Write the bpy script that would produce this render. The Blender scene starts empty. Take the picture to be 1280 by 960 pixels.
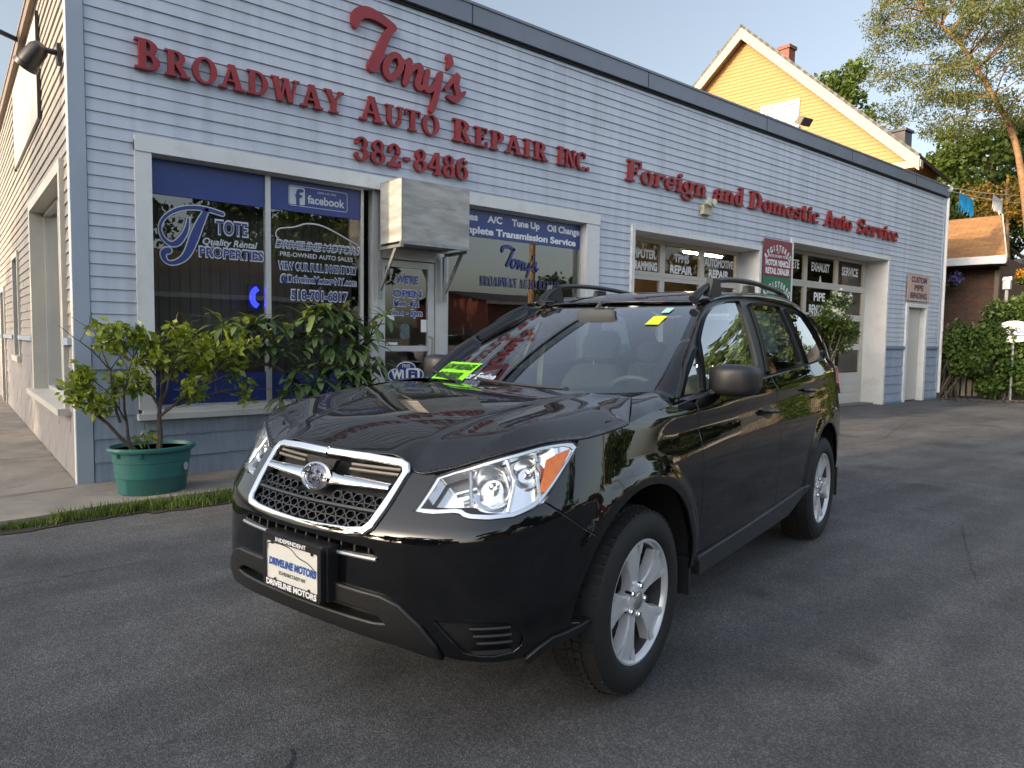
import bpy, bmesh, math, random
import numpy as np
from mathutils import Vector, Matrix
from mathutils.geometry import delaunay_2d_cdt

# ------------------------------------------------------------------ camera, sky, sun, exposure
S = bpy.context.scene
COL = S.collection
cam_data = bpy.data.cameras.new("camera")
cam = bpy.data.objects.new("camera", cam_data)
COL.objects.link(cam)
cam_data.sensor_width = 36.0
cam_data.lens = 872.9 / 1280 * 36.0
cam_data.clip_start = 0.05
cam_data.clip_end = 3000
_R = np.array([[0.777, -0.030, 0.629], [-0.630, -0.059, 0.774], [0.014, -0.998, -0.064]])  # rows: world axes, cols: cam right/down/forward
_q, _ = np.linalg.qr(_R)
_q = _q * np.sign(np.sum(_q * _R, axis=0))
_M = Matrix(((_q[0, 0], -_q[0, 1], -_q[0, 2], -0.847), (_q[1, 0], -_q[1, 1], -_q[1, 2], -6.729),
             (_q[2, 0], -_q[2, 1], -_q[2, 2], 1.32), (0, 0, 0, 1)))
cam.matrix_world = _M
S.camera = cam

SUN = Vector((-0.966, 0.075, 0.245)).normalized()     # towards the sun: low, over the left-hand neighbours
world = bpy.data.worlds.new("World")
S.world = world
world.use_nodes = True
wn = world.node_tree.nodes; wl = world.node_tree.links
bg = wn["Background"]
sky = wn.new("ShaderNodeTexSky")
sky.sky_type = 'NISHITA'
sky.sun_disc = False
sky.sun_elevation = math.asin(SUN.z)
sky.sun_rotation = math.atan2(SUN.x, SUN.y)
sky.air_density = 1.0
sky.dust_density = 4.0
sky.ozone_density = 1.0
hsv = wn.new("ShaderNodeHueSaturation")        # hazy evening air: paler, less blue sky
hsv.inputs["Saturation"].default_value = 0.66
hsv.inputs["Value"].default_value = 1.0
wl.new(sky.outputs[0], hsv.inputs["Color"])
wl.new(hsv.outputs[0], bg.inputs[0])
# sky shaped by direction: raised behind the camera to light the front, dimmed ahead
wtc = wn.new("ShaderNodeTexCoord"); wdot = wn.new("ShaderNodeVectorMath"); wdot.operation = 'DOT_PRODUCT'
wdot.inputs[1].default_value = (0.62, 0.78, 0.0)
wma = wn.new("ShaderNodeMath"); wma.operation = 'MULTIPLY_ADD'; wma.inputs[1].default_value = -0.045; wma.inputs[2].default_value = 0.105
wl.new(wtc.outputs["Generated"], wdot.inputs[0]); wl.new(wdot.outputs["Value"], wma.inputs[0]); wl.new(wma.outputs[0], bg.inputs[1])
sun_data = bpy.data.lights.new("sun", 'SUN')
sun_data.energy = 1.3
sun_data.angle = math.radians(1.0)
sun_data.color = (1.0, 0.74, 0.46)
sun = bpy.data.objects.new("sun", sun_data)
sun.rotation_euler = (-SUN).to_track_quat('-Z', 'Y').to_euler()
COL.objects.link(sun)
S.view_settings.view_transform = 'Standard'
S.view_settings.look = 'None'
S.view_settings.exposure = 2.15
S.view_settings.gamma = 1.0
S.view_settings.use_curve_mapping = False
S.render.engine = 'CYCLES'
S.cycles.max_bounces = 8
S.cycles.transparent_max_bounces = 16
S.cycles.use_denoising = True
S.cycles.caustics_reflective = False
S.cycles.caustics_refractive = False

# ------------------------------------------------------------------ materials
def _nt(name):
    m = bpy.data.materials.new(name); m.use_nodes = True
    return m, m.node_tree.nodes, m.node_tree.links, m.node_tree.nodes["Principled BSDF"]

def mat(name, col, rough=0.6, metal=0.0, var=0.12, scale=6.0, bump=0.0, bscale=60.0, coat=0.0, spec=0.5, stretch=None, dirt=None, emit=0.0):
    """principled material; 'var' = soft colour mottling, 'dirt' = (colour, amount, scale)"""
    m, n, l, b = _nt(name)
    b.inputs["Roughness"].default_value = rough
    b.inputs["Metallic"].default_value = metal
    b.inputs["Specular IOR Level"].default_value = spec
    if coat:
        b.inputs["Coat Weight"].default_value = coat
        b.inputs["Coat Roughness"].default_value = 0.02
    tc = n.new("ShaderNodeTexCoord")
    vec = tc.outputs["Object"]
    if stretch:
        mp = n.new("ShaderNodeMapping"); mp.inputs["Scale"].default_value = stretch
        l.new(vec, mp.inputs[0]); vec = mp.outputs[0]
    c4 = (col[0], col[1], col[2], 1)
    out = None
    if var:
        nz = n.new("ShaderNodeTexNoise"); nz.inputs["Scale"].default_value = scale; nz.inputs["Detail"].default_value = 6
        l.new(vec, nz.inputs["Vector"])
        r = n.new("ShaderNodeValToRGB")
        r.color_ramp.elements[0].position = .3; r.color_ramp.elements[1].position = .7
        r.color_ramp.elements[0].color = tuple(c * (1 - var) for c in col) + (1,)
        r.color_ramp.elements[1].color = tuple(min(1, c * (1 + var)) for c in col) + (1,)
        l.new(nz.outputs[0], r.inputs[0]); out = r.outputs[0]
    if dirt:
        nz2 = n.new("ShaderNodeTexNoise"); nz2.inputs["Scale"].default_value = dirt[2]; nz2.inputs["Detail"].default_value = 8
        nz2.inputs["Roughness"].default_value = .7
        l.new(vec, nz2.inputs["Vector"])
        r2 = n.new("ShaderNodeValToRGB"); r2.color_ramp.elements[0].position = .5; r2.color_ramp.elements[1].position = .72
        r2.color_ramp.elements[0].color = (0, 0, 0, 1); r2.color_ramp.elements[1].color = (dirt[1],) * 3 + (1,)
        l.new(nz2.outputs[0], r2.inputs[0])
        mx = n.new("ShaderNodeMix"); mx.data_type = 'RGBA'
        l.new(r2.outputs[0], mx.inputs[0])
        if out: l.new(out, mx.inputs[6])
        else: mx.inputs[6].default_value = c4
        mx.inputs[7].default_value = tuple(dirt[0]) + (1,)
        out = mx.outputs[2]
    if out: l.new(out, b.inputs["Base Color"])
    else: b.inputs["Base Color"].default_value = c4
    if bump:
        nb = n.new("ShaderNodeTexNoise"); nb.inputs["Scale"].default_value = bscale; nb.inputs["Detail"].default_value = 4
        l.new(vec, nb.inputs["Vector"])
        bp = n.new("ShaderNodeBump"); bp.inputs["Strength"].default_value = bump; bp.inputs["Distance"].default_value = .01
        l.new(nb.outputs[0], bp.inputs["Height"]); l.new(bp.outputs[0], b.inputs["Normal"])
    if emit:
        b.inputs["Emission Color"].default_value = c4; b.inputs["Emission Strength"].default_value = emit
    return m

def glass(name, tint=(.75, .8, .78), boost=1.6, rough=0.0, base=0.0, wave=0.0):
    """thin window glass: fresnel mix of see-through tint and mirror"""
    m = bpy.data.materials.new(name); m.use_nodes = True
    n = m.node_tree.nodes; l = m.node_tree.links; n.clear()
    o = n.new("ShaderNodeOutputMaterial"); mx = n.new("ShaderNodeMixShader")
    t = n.new("ShaderNodeBsdfTransparent"); g = n.new("ShaderNodeBsdfGlossy"); fr = n.new("ShaderNodeFresnel")
    geo = n.new("ShaderNodeNewGeometry")
    ior = n.new("ShaderNodeMath"); ior.operation = 'MULTIPLY_ADD'
    ior.inputs[1].default_value = (1 / 1.5 - 1.5) ; ior.inputs[2].default_value = 1.5
    l.new(geo.outputs["Backfacing"], ior.inputs[0])
    fr.inputs[0].default_value = 1.5
    # same reflectance from both sides of the thin pane
    inv = n.new("ShaderNodeMath"); inv.operation = 'MAXIMUM'
    l.new(ior.outputs[0], fr.inputs[0])
    mu = n.new("ShaderNodeMath"); mu.operation = 'MULTIPLY_ADD'; mu.use_clamp = True
    mu.inputs[1].default_value = boost; mu.inputs[2].default_value = base
    l.new(fr.outputs[0], mu.inputs[0]); l.new(mu.outputs[0], mx.inputs[0])
    t.inputs[0].default_value = tuple(tint) + (1,); g.inputs["Roughness"].default_value = rough
    g.inputs[0].default_value = (.95, .95, .95, 1)
    if wave:
        tc = n.new("ShaderNodeTexCoord"); nz = n.new("ShaderNodeTexNoise"); nz.inputs["Scale"].default_value = 1.3; nz.inputs["Detail"].default_value = 1
        bp = n.new("ShaderNodeBump"); bp.inputs["Strength"].default_value = wave; bp.inputs["Distance"].default_value = .02
        l.new(tc.outputs["Object"], nz.inputs["Vector"]); l.new(nz.outputs[0], bp.inputs["Height"]); l.new(bp.outputs[0], g.inputs["Normal"])
    l.new(t.outputs[0], mx.inputs[1]); l.new(g.outputs[0], mx.inputs[2]); l.new(mx.outputs[0], o.inputs[0])
    return m

def leafmat(name, c0, c1, trans=.35, scale=1.2, rough=.5, gloss=0.3):
    m, n, l, b = _nt(name)
    geo = n.new("ShaderNodeNewGeometry")
    nz = n.new("ShaderNodeTexNoise"); nz.inputs["Scale"].default_value = scale; nz.inputs["Detail"].default_value = 5
    nz.inputs["Roughness"].default_value = .75
    l.new(geo.outputs["Position"], nz.inputs["Vector"])
    add = n.new("ShaderNodeMath"); add.operation = 'MULTIPLY_ADD'; add.inputs[1].default_value = .5; 
    l.new(geo.outputs["Random Per Island"], add.inputs[0]); 
    sub = n.new("ShaderNodeMath"); sub.operation = 'SUBTRACT'; sub.inputs[1].default_value = .25
    l.new(nz.outputs[0], sub.inputs[0]); l.new(sub.outputs[0], add.inputs[2])
    r = n.new("ShaderNodeValToRGB"); r.color_ramp.elements[0].position = .2; r.color_ramp.elements[1].position = .8
    r.color_ramp.elements[0].color = tuple(c0) + (1,); r.color_ramp.elements[1].color = tuple(c1) + (1,)
    l.new(add.outputs[0], r.inputs[0]); l.new(r.outputs[0], b.inputs["Base Color"])
    b.inputs["Roughness"].default_value = rough; b.inputs["Specular IOR Level"].default_value = gloss
    t = n.new("ShaderNodeBsdfTranslucent"); l.new(r.outputs[0], t.inputs[0])
    mx = n.new("ShaderNodeMixShader"); mx.inputs[0].default_value = trans
    l.new(b.outputs[0], mx.inputs[1]); l.new(t.outputs[0], mx.inputs[2])
    l.new(mx.outputs[0], n["Material Output"].inputs[0])
    return m

# ------------------------------------------------------------------ mesh helpers
class MB:
    def __init__(s): s.v = []; s.f = []; s.m = []
    def add(s, vs, fs, mi=0):
        o = len(s.v); s.v.extend([tuple(map(float, p)) for p in vs]); s.f.extend([tuple(i + o for i in f) for f in fs]); s.m.extend([mi] * len(fs)); return s
    def poly(s, pts, mi=0): return s.add(pts, [tuple(range(len(pts)))], mi)
    def box(s, a, b, mi=0):
        x0, y0, z0 = a; x1, y1, z1 = b
        return s.add([(x0, y0, z0), (x1, y0, z0), (x1, y1, z0), (x0, y1, z0), (x0, y0, z1), (x1, y0, z1), (x1, y1, z1), (x0, y1, z1)],
                     [(0, 3, 2, 1), (4, 5, 6, 7), (0, 1, 5, 4), (1, 2, 6, 5), (2, 3, 7, 6), (3, 0, 4, 7)], mi)
    def obox(s, o, ax, ay, az, mi=0):
        o, ax, ay, az = map(Vector, (o, ax, ay, az))
        p = [o, o + ax, o + ax + ay, o + ay]; p += [q + az for q in p]
        return s.add(p, [(0, 3, 2, 1), (4, 5, 6, 7), (0, 1, 5, 4), (1, 2, 6, 5), (2, 3, 7, 6), (3, 0, 4, 7)], mi)
    def prism(s, pts, vec, mi=0):
        n = len(pts); v = Vector(vec); p = [Vector(q) for q in pts]
        return s.add(p + [q + v for q in p], [tuple(range(n - 1, -1, -1)), tuple(range(n, 2 * n))] + [(i, (i + 1) % n, n + (i + 1) % n, n + i) for i in range(n)], mi)
    def tube(s, path, r, n=8, mi=0, caps=True, flat=1.0):
        P = [Vector(p) for p in path]; k = len(P)
        R = r if hasattr(r, '__len__') else [r] * k
        up = None; rings = []
        for i in range(k):
            t = (P[min(i + 1, k - 1)] - P[max(i - 1, 0)]).normalized()
            if up is None:
                a = Vector((0, 0, 1)) if abs(t.z) < .9 else Vector((1, 0, 0)); up = t.cross(a).normalized()
            up = (up - t * up.dot(t)).normalized(); w = t.cross(up)
            rings.append([P[i] + (up * math.cos(2 * math.pi * j / n) + w * flat * math.sin(2 * math.pi * j / n)) * R[i] for j in range(n)])
        vs = [p for q in rings for p in q]; fs = []
        for i in range(k - 1):
            for j in range(n): fs.append((i * n + j, i * n + (j + 1) % n, (i + 1) * n + (j + 1) % n, (i + 1) * n + j))
        if caps: fs.append(tuple(range(n - 1, -1, -1))); fs.append(tuple(range((k - 1) * n, k * n)))
        return s.add(vs, fs, mi)
    def lathe(s, prof, o=(0, 0, 0), axis=(0, 0, 1), n=24, mi=0, closed=False, sq=(1, 1), caps=True):
        ax = Vector(axis).normalized(); a = Vector((1, 0, 0)) if abs(ax.x) < .9 else Vector((0, 1, 0))
        e1 = (a - ax * a.dot(ax)).normalized(); e2 = ax.cross(e1); o = Vector(o); k = len(prof)
        vs = [o + ax * h + (e1 * math.cos(2 * math.pi * j / n) * sq[0] + e2 * math.sin(2 * math.pi * j / n) * sq[1]) * r for r, h in prof for j in range(n)]
        fs = []
        for i in range(k if closed else k - 1):
            i2 = (i + 1) % k
            for j in range(n): fs.append((i * n + j, i * n + (j + 1) % n, i2 * n + (j + 1) % n, i2 * n + j))
        if not closed and caps:
            if prof[0][0] > 1e-4: fs.append(tuple(range(n - 1, -1, -1)))
            if prof[-1][0] > 1e-4: fs.append(tuple(range((k - 1) * n, k * n)))
        return s.add(vs, fs, mi)
    def grid(s, P, mi=0, flip=False, wrap=False):
        P = np.asarray(P); a, b = P.shape[:2]
        fs = []
        for i in range(a - 1):
            for j in range(b if wrap else b - 1):
                j2 = (j + 1) % b
                q = (i * b + j, (i + 1) * b + j, (i + 1) * b + j2, i * b + j2)
                fs.append(q[::-1] if flip else q)
        return s.add(P.reshape(-1, 3), fs, mi)
    def build(s, name, mats, parent=None, smooth=None, loc=None):
        me = bpy.data.meshes.new(name)
        if not isinstance(mats, (list, tuple)): mats = [mats]
        o0 = Vector(loc) if loc is not None else None
        vs = s.v if o0 is None else [tuple(Vector(p) - o0) for p in s.v]
        me.from_pydata(vs, [], s.f)
        for m in mats: me.materials.append(m)
        if len(mats) > 1: me.polygons.foreach_set("material_index", s.m)
        me.update()
        if smooth:
            me.polygons.foreach_set("use_smooth", [True] * len(me.polygons))
            me.set_sharp_from_angle(angle=math.radians(smooth))
        ob = bpy.data.objects.new(name, me); COL.objects.link(ob)
        if o0 is not None: ob.location = o0
        if parent is not None:
            ob.parent = parent
            p = parent
            off = Vector((0, 0, 0))
            if parent.get('_world'): ob.matrix_parent_inverse = Matrix.Translation(-Vector(parent['_world']))
        return ob

def thing(name, label, cat, loc=(0, 0, 0), group=None, worldcoords=True):
    o = bpy.data.objects.new(name, None); COL.objects.link(o)
    o.location = loc; o.empty_display_size = .2
    o['label'] = label; o['category'] = cat
    if group: o['group'] = group
    if worldcoords and tuple(loc) != (0, 0, 0): o['_world'] = list(loc)
    return o
def tag(o, label, cat, group=None):
    o['label'] = label; o['category'] = cat
    if group: o['group'] = group
    return o
def struct(o): o['kind'] = 'structure'; return o

def split_pieces(ob, gap=.05, most=14):
    """pieces that stand apart become parts of their own, with the same name, material and parent"""
    me = ob.data; n = len(me.vertices)
    par = list(range(n))
    def find(a):
        while par[a] != a: par[a] = par[par[a]]; a = par[a]
        return a
    for f in me.polygons:
        v = f.vertices
        for k in range(1, len(v)): par[find(v[0])] = find(v[k])
    isl = {}
    for i in range(n): isl.setdefault(find(i), []).append(i)
    co = np.array([q.co[:] for q in me.vertices]); keys = list(isl)
    if len(keys) < 2 or len(keys) > 2500: return
    lo = np.array([co[isl[k]].min(0) for k in keys]) - gap / 2; hi = np.array([co[isl[k]].max(0) for k in keys]) + gap / 2
    lab = -np.ones(len(keys), int); c = 0
    for i in range(len(keys)):
        if lab[i] >= 0: continue
        st = [i]; lab[i] = c
        while st:
            j = st.pop(); nb = np.where((lab < 0) & np.all((lo <= hi[j]) & (hi >= lo[j]), axis=1))[0]
            lab[nb] = c; st.extend(nb.tolist())
        c += 1
    if c < 2 or c > most: return
    vl = np.zeros(n, int)
    for k, l in zip(keys, lab): vl[isl[k]] = l
    fl = np.array([vl[f.vertices[0]] for f in me.polygons])
    for l in range(c):
        vi = np.where(vl == l)[0]; mp = {int(a): i for i, a in enumerate(vi)}
        fs = [(f, [mp[v] for v in f.vertices]) for f in me.polygons if fl[f.index] == l]
        if not fs: continue
        m2 = bpy.data.meshes.new(ob.name.split('.')[0]); m2.from_pydata(co[vi].tolist(), [], [q for _, q in fs])
        for m_ in me.materials: m2.materials.append(m_)
        m2.polygons.foreach_set("use_smooth", [f.use_smooth for f, _ in fs]); m2.polygons.foreach_set("material_index", [f.material_index for f, _ in fs]); m2.update()
        if any(f.use_smooth for f, _ in fs): m2.set_sharp_from_angle(angle=math.radians(45))
        if l == 0: o2 = ob; ob.data = m2
        else:
            o2 = bpy.data.objects.new(ob.name.split('.')[0], m2); COL.objects.link(o2); o2.parent = ob.parent; o2.matrix_parent_inverse = ob.matrix_parent_inverse.copy(); o2.location = ob.location

# ------------------------------------------------------------------ lettering
_tc = {}
def bfont(s, bold=0.0):
    k = (s, bold)
    if k in _tc: return _tc[k]
    c = bpy.data.curves.new("lettering", 'FONT'); c.body = s; c.size = 1; c.offset = bold; c.fill_mode = 'FRONT'; c.resolution_u = 4
    o = bpy.data.objects.new("lettering", c); COL.objects.link(o)
    bpy.context.view_layer.update()
    me = bpy.data.meshes.new_from_object(o.evaluated_get(bpy.context.evaluated_depsgraph_get()))
    bm = bmesh.new(); bm.from_mesh(me); bmesh.ops.remove_doubles(bm, verts=bm.verts, dist=1e-5)
    bm.verts.ensure_lookup_table()
    v = np.array([p.co[:2] for p in bm.verts]) if len(bm.verts) else np.zeros((0, 2))
    f = [tuple(q.index for q in g.verts) for g in bm.faces]
    bm.free(); bpy.data.meshes.remove(me); bpy.data.objects.remove(o); bpy.data.curves.remove(c)
    _tc[k] = (v, f); return v, f

def union2d(polys):
    """triangulated union of overlapping polygons"""
    vs = []; fs = []
    for p in polys:
        a = sum(p[i][0] * p[(i + 1) % len(p)][1] - p[(i + 1) % len(p)][0] * p[i][1] for i in range(len(p)))
        if a < 0: p = p[::-1]
        fs.append(list(range(len(vs), len(vs) + len(p)))); vs.extend([Vector((float(q[0]), float(q[1]))) for q in p])
    ed = [(f[i], f[(i + 1) % len(f)]) for f in fs for i in range(len(f))]
    r = delaunay_2d_cdt(vs, ed, [], 0, 1e-5)
    V = np.array([q[:] for q in r[0]]); F = [tuple(f) for f in r[2]]
    Cn = np.array([V[list(f)].mean(0) for f in F]); keep = np.zeros(len(F), bool)
    for p in polys: keep |= inpoly(Cn, p)
    return V, [f for f, k in zip(F, keep) if k]
def inpoly(Q, poly):
    x, y = Q[:, 0], Q[:, 1]; c = np.zeros(len(Q), bool); n = len(poly); j = n - 1
    for i in range(n):
        xi, yi = float(poly[i][0]), float(poly[i][1]); xj, yj = float(poly[j][0]), float(poly[j][1])
        if yi != yj:
            c ^= ((yi > y) != (yj > y)) & (x < (xj - xi) * (y - yi) / (yj - yi) + xi)
        j = i
    return c

def place2d(mb, V, F, o, right, up, depth=0.0, mi=0, mside=None):
    """lay 2D triangles (metres) into a frame; depth>0 makes raised letters with sides"""
    o, right, up = Vector(o), Vector(right), Vector(up); nrm = right.cross(up)
    P = [o + right * float(a) + up * float(b) for a, b in V]
    if depth <= 0:
        return mb.add(P, [f if _area(V, f) > 0 else f[::-1] for f in F], mi)
    F = [f if _area(V, f) > 0 else f[::-1] for f in F]
    n = len(P); front = [p + nrm * depth for p in P]
    ed = {}
    for f in F:
        for i in range(len(f)):
            a, b = f[i], f[(i + 1) % len(f)]
            ed[(a, b)] = 1
    sides = [(a, b, b + n, a + n) for (a, b) in ed if (b, a) not in ed]
    sides = [(a, b, b + n, a + n) for a, b, _, _ in sides]
    mb.add(P + front, [tuple(i + n for i in f) for f in F], mi)
    k = len(mb.v) - 2 * n
    mb.f.extend([tuple(i + k for i in q) for q in sides]); mb.m.extend([mi if mside is None else mside] * len(sides))
    return mb
def _area(V, f):
    a = 0
    for i in range(len(f)):
        p, q = V[f[i]], V[f[(i + 1) % len(f)]]; a += p[0] * q[1] - q[0] * p[1]
    return a
def text(mb, s, o, right, up, h, w=None, bold=0.012, shear=0.0, align='L', depth=0.0, mi=0, mside=None):
    V, F = bfont(s, bold)
    if not len(V): return mb
    V = V.copy(); x0 = V[:, 0].min(); V[:, 0] -= x0
    k = h / 0.729; V *= k
    W = V[:, 0].max()
    if w: V[:, 0] *= w / W; W = w
    V[:, 0] += shear * V[:, 1]
    if align == 'C': V[:, 0] -= W / 2
    if align == 'R': V[:, 0] -= W
    return place2d(mb, V, F, o, right, up, depth, mi, mside)
def stroke(path, w, n=None):
    """2D brush stroke -> list of quads with round joints"""
    P = np.array(path, float); k = len(P)
    W = np.full(k, w) if not hasattr(w, '__len__') else np.array(w, float)
    m = n or (k * 5); t = np.linspace(0, k - 1, m)
    f = _ncs(np.arange(k), P) if k > 2 else (lambda q: np.stack([np.interp(q, [0, 1], P[:, 0]), np.interp(q, [0, 1], P[:, 1])], -1))
    Q = f(t); Wt = np.interp(t, np.arange(k), W); out = []
    d = np.gradient(Q, axis=0); d /= np.maximum(np.linalg.norm(d, axis=1, keepdims=True), 1e-9); nn = np.stack([-d[:, 1], d[:, 0]], -1)
    L = Q + nn * Wt[:, None] / 2; Rr = Q - nn * Wt[:, None] / 2
    for i in range(m - 1): out.append([L[i], L[i + 1], Rr[i + 1], Rr[i]])
    for i in (0, m - 1): out.append([Q[i] + Wt[i] / 2 * np.array((math.cos(a), math.sin(a))) for a in np.linspace(0, 2 * math.pi, 12, endpoint=False)])
    return out
def ring(cx, cy, rx, ry, a0, a1, wx, wy, n=20):
    out = []; A = np.radians(np.linspace(a0, a1, n + 1))
    for a, b in zip(A[:-1], A[1:]):
        q = lambda t, ox, oy: (cx + (rx - ox) * math.cos(t), cy + (ry - oy) * math.sin(t))
        out.append([q(a, 0, 0), q(b, 0, 0), q(b, wx, wy), q(a, wx, wy)])
    return out
def R4(x0, y0, x1, y1): return [[(x0, y0), (x1, y0), (x1, y1), (x0, y1)]]
def DG(x0, y0, x1, y1, w): return [[(x0 - w / 2, y0), (x0 + w / 2, y0), (x1 + w / 2, y1), (x1 - w / 2, y1)]]
T_, H_ = .215, .085      # stem and hairline of the slab capitals
def SF(x, y, k=.15): return R4(x - k, y, x + k, y + H_)
def glyph(c):
    t, h = T_, H_
    if c == 'B': return R4(.14, 0, .14 + t, 1) + R4(.03, 0, .4, h) + R4(.03, 1 - h, .4, 1) + ring(.36, .745, .33, .255, -90, 90, t, h) + ring(.38, .275, .38, .275, -90, 90, t, h) + R4(.3, .46, .4, .46 + h), .82
    if c == 'R': return R4(.14, 0, .14 + t, 1) + SF(.25, 0, .21) + R4(.03, 1 - h, .4, 1) + ring(.38, .73, .36, .27, -90, 90, t, h) + DG(.72, h, .46, .5, t) + R4(.58, 0, .92, h), .92
    if c == 'P': return R4(.14, 0, .14 + t, 1) + SF(.25, 0, .21) + R4(.03, 1 - h, .4, 1) + ring(.38, .71, .38, .29, -90, 90, t, h), .80
    if c == 'D': return R4(.14, 0, .14 + t, 1) + R4(.03, 0, .42, h) + R4(.03, 1 - h, .42, 1) + ring(.38, .5, .5, .5, -90, 90, t, h, 26), .94
    if c == 'O': return ring(.47, .5, .45, .53, 0, 360, t, h, 40), .94
    if c == 'C': return ring(.48, .5, .46, .53, 48, 318, t, h, 34) + R4(.74, .66, .80, 1.0), .86
    if c == 'A': return DG(.16, 0, .46, 1, .10) + DG(.78, 0, .47, 1, .24) + R4(.26, .3, .72, .3 + h) + SF(.15, 0, .15) + SF(.78, 0, .21), .98
    if c == 'W': return DG(.18, 1, .38, 0, .22) + DG(.40, 0, .60, 1, .09) + DG(.60, 1, .82, 0, .22) + DG(.84, 0, 1.06, 1, .09) + SF(.16, 1 - h, .17) + SF(.60, 1 - h, .14) + SF(1.07, 1 - h, .13), 1.2
    if c == 'Y': return DG(.16, 1, .45, .42, .23) + DG(.76, 1, .47, .42, .10) + R4(.34, 0, .34 + t, .48) + SF(.45, 0, .2) + SF(.16, 1 - h, .17) + SF(.77, 1 - h, .13), .92
    if c == 'U': return R4(.13, .33, .13 + t, 1) + R4(.73, .33, .83, 1) + ring(.48, .33, .35, .35, 180, 360, .2, h) + SF(.24, 1 - h, .2) + SF(.78, 1 - h, .15), .96
    if c == 'T': return R4(.30, 0, .30 + t, 1) + R4(.02, 1 - h, .8, 1) + R4(.02, .72, .08, 1) + R4(.74, .72, .8, 1) + SF(.41, 0, .2), .84
    if c == 'E': return R4(.14, 0, .14 + t, 1) + R4(.03, 0, .72, h) + R4(.03, 1 - h, .70, 1) + R4(.3, .46, .52, .46 + h) + R4(.66, 0, .72, .3) + R4(.64, .72, .70, 1) + R4(.48, .36, .53, .66), .80
    if c == 'I': return R4(.14, 0, .14 + t, 1) + SF(.25, 0, .21) + SF(.25, 1 - h, .21), .52
    if c == 'N': return R4(.13, 0, .23, 1) + R4(.75, 0, .85, 1) + DG(.22, 1, .78, 0, .22) + SF(.18, 0, .15) + SF(.80, 1 - h, .15) + R4(.02, 1 - h, .25, 1), .98
    if c == 'S': return ring(.38, .735, .32, .285, 30, 270, .19, h) + ring(.40, .275, .34, .295, -150, 90, .19, h) + R4(.62, .66, .68, .98) + R4(.06, .02, .12, .34), .78
    if c == 'F': return R4(.14, 0, .14 + t, 1) + SF(.25, 0, .22) + R4(.03, 1 - h, .74, 1) + R4(.3, .46, .56, .46 + h) + R4(.67, .66, .74, 1) + R4(.5, .34, .56, .68), .78
    if c == '.': return ring(.14, .1, .12, .12, 0, 360, .11, .11, 14), .32
    if c == "'": return DG(.12, .66, .16, 1, .13), .3
    if c == '-': return R4(.05, .36, .37, .52), .44
    if c == '3': return ring(.33, .74, .30, .27, -85, 150, .2, h) + ring(.33, .28, .34, .29, -150, 88, .2, h) + ring(.12, .76, .09, .09, 0, 360, .08, .08, 12) + ring(.1, .24, .1, .1, 0, 360, .09, .09, 12), .72
    if c == '8': return ring(.36, .75, .29, .26, 0, 360, .17, h) + ring(.36, .27, .35, .29, 0, 360, .19, h, 28), .76
    if c == '2': return ring(.34, .7, .31, .31, -30, 165, .2, h) + DG(.14, .05, .5, .52, .2) + R4(.04, 0, .68, .17) + R4(.62, .0, .68, .3) + ring(.13, .68, .1, .1, 0, 360, .09, .09, 12), .74
    if c == '4': return R4(.42, 0, .42 + t, 1) + DG(.1, .32, .5, 1, .12) + R4(.02, .24, .78, .36) + SF(.53, 0, .2), .8
    if c == '6': return ring(.38, .31, .35, .33, 0, 360, .19, h, 28) + ring(.44, .5, .42, .52, 75, 200, .2, h) + ring(.6, .82, .1, .1, 0, 360, .09, .09, 12), .78
    # --- lower case (x height .64)
    if c == 'o': return ring(.31, .31, .30, .34, 0, 360, .17, .09, 28), .64
    if c == 'e': return ring(.31, .31, .30, .34, 0, 320, .17, .09, 28) + R4(.1, .29, .56, .37), .62
    if c == 'c': return ring(.31, .31, .30, .34, 45, 320, .17, .09, 26) + ring(.46, .5, .09, .09, 0, 360, .08, .08, 10), .58
    if c == 'r': return R4(.1, 0, .28, .64) + SF(.19, 0, .17) + R4(.01, .56, .2, .64) + ring(.42, .42, .2, .22, 30, 150, .1, .1) + ring(.53, .54, .1, .1, 0, 360, .09, .09, 10), .62
    if c == 'i': return R4(.1, 0, .28, .64) + SF(.19, 0, .17) + R4(.01, .56, .2, .64) + ring(.19, .84, .11, .11, 0, 360, .1, .1, 14), .38
    if c == 'g': return ring(.30, .37, .28, .28, 0, 360, .16, .08, 26) + ring(.30, -.14, .32, .2, 0, 360, .14, .08, 26) + R4(.16, .02, .48, .11) + R4(.48, .5, .68, .62), .66
    if c == 'n': return R4(.1, 0, .28, .64) + SF(.19, 0, .16) + R4(.01, .56, .2, .64) + ring(.42, .38, .24, .27, 0, 170, .18, .1) + R4(.48, 0, .66, .4) + SF(.57, 0, .15), .76
    if c == 'm': return R4(.1, 0, .28, .64) + SF(.19, 0, .15) + R4(.01, .56, .2, .64) + ring(.40, .38, .22, .27, 0, 170, .17, .1) + R4(.45, 0, .62, .4) + SF(.53, 0, .13) + ring(.75, .38, .22, .27, 0, 170, .17, .1) + R4(.80, 0, .97, .4) + SF(.88, 0, .13), 1.06
    if c == 'a': return R4(.38, .0, .56, .46) + ring(.3, .42, .26, .23, 0, 160, .18, .09) + ring(.27, .19, .25, .21, 40, 320, .16, .08) + R4(.5, 0, .66, .09) + ring(.14, .46, .09, .09, 0, 360, .08, .08, 10), .66
    if c == 'd': return R4(.40, 0, .58, 1) + ring(.3, .31, .29, .34, 30, 330, .17, .09) + R4(.28, .92, .5, 1) + R4(.5, 0, .68, .09), .70
    if c == 's': return ring(.26, .47, .22, .19, 20, 270, .14, .08) + ring(.28, .18, .24, .2, -160, 90, .14, .08) + R4(.43, .42, .48, .64) + R4(.03, 0, .08, .22), .54
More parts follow.
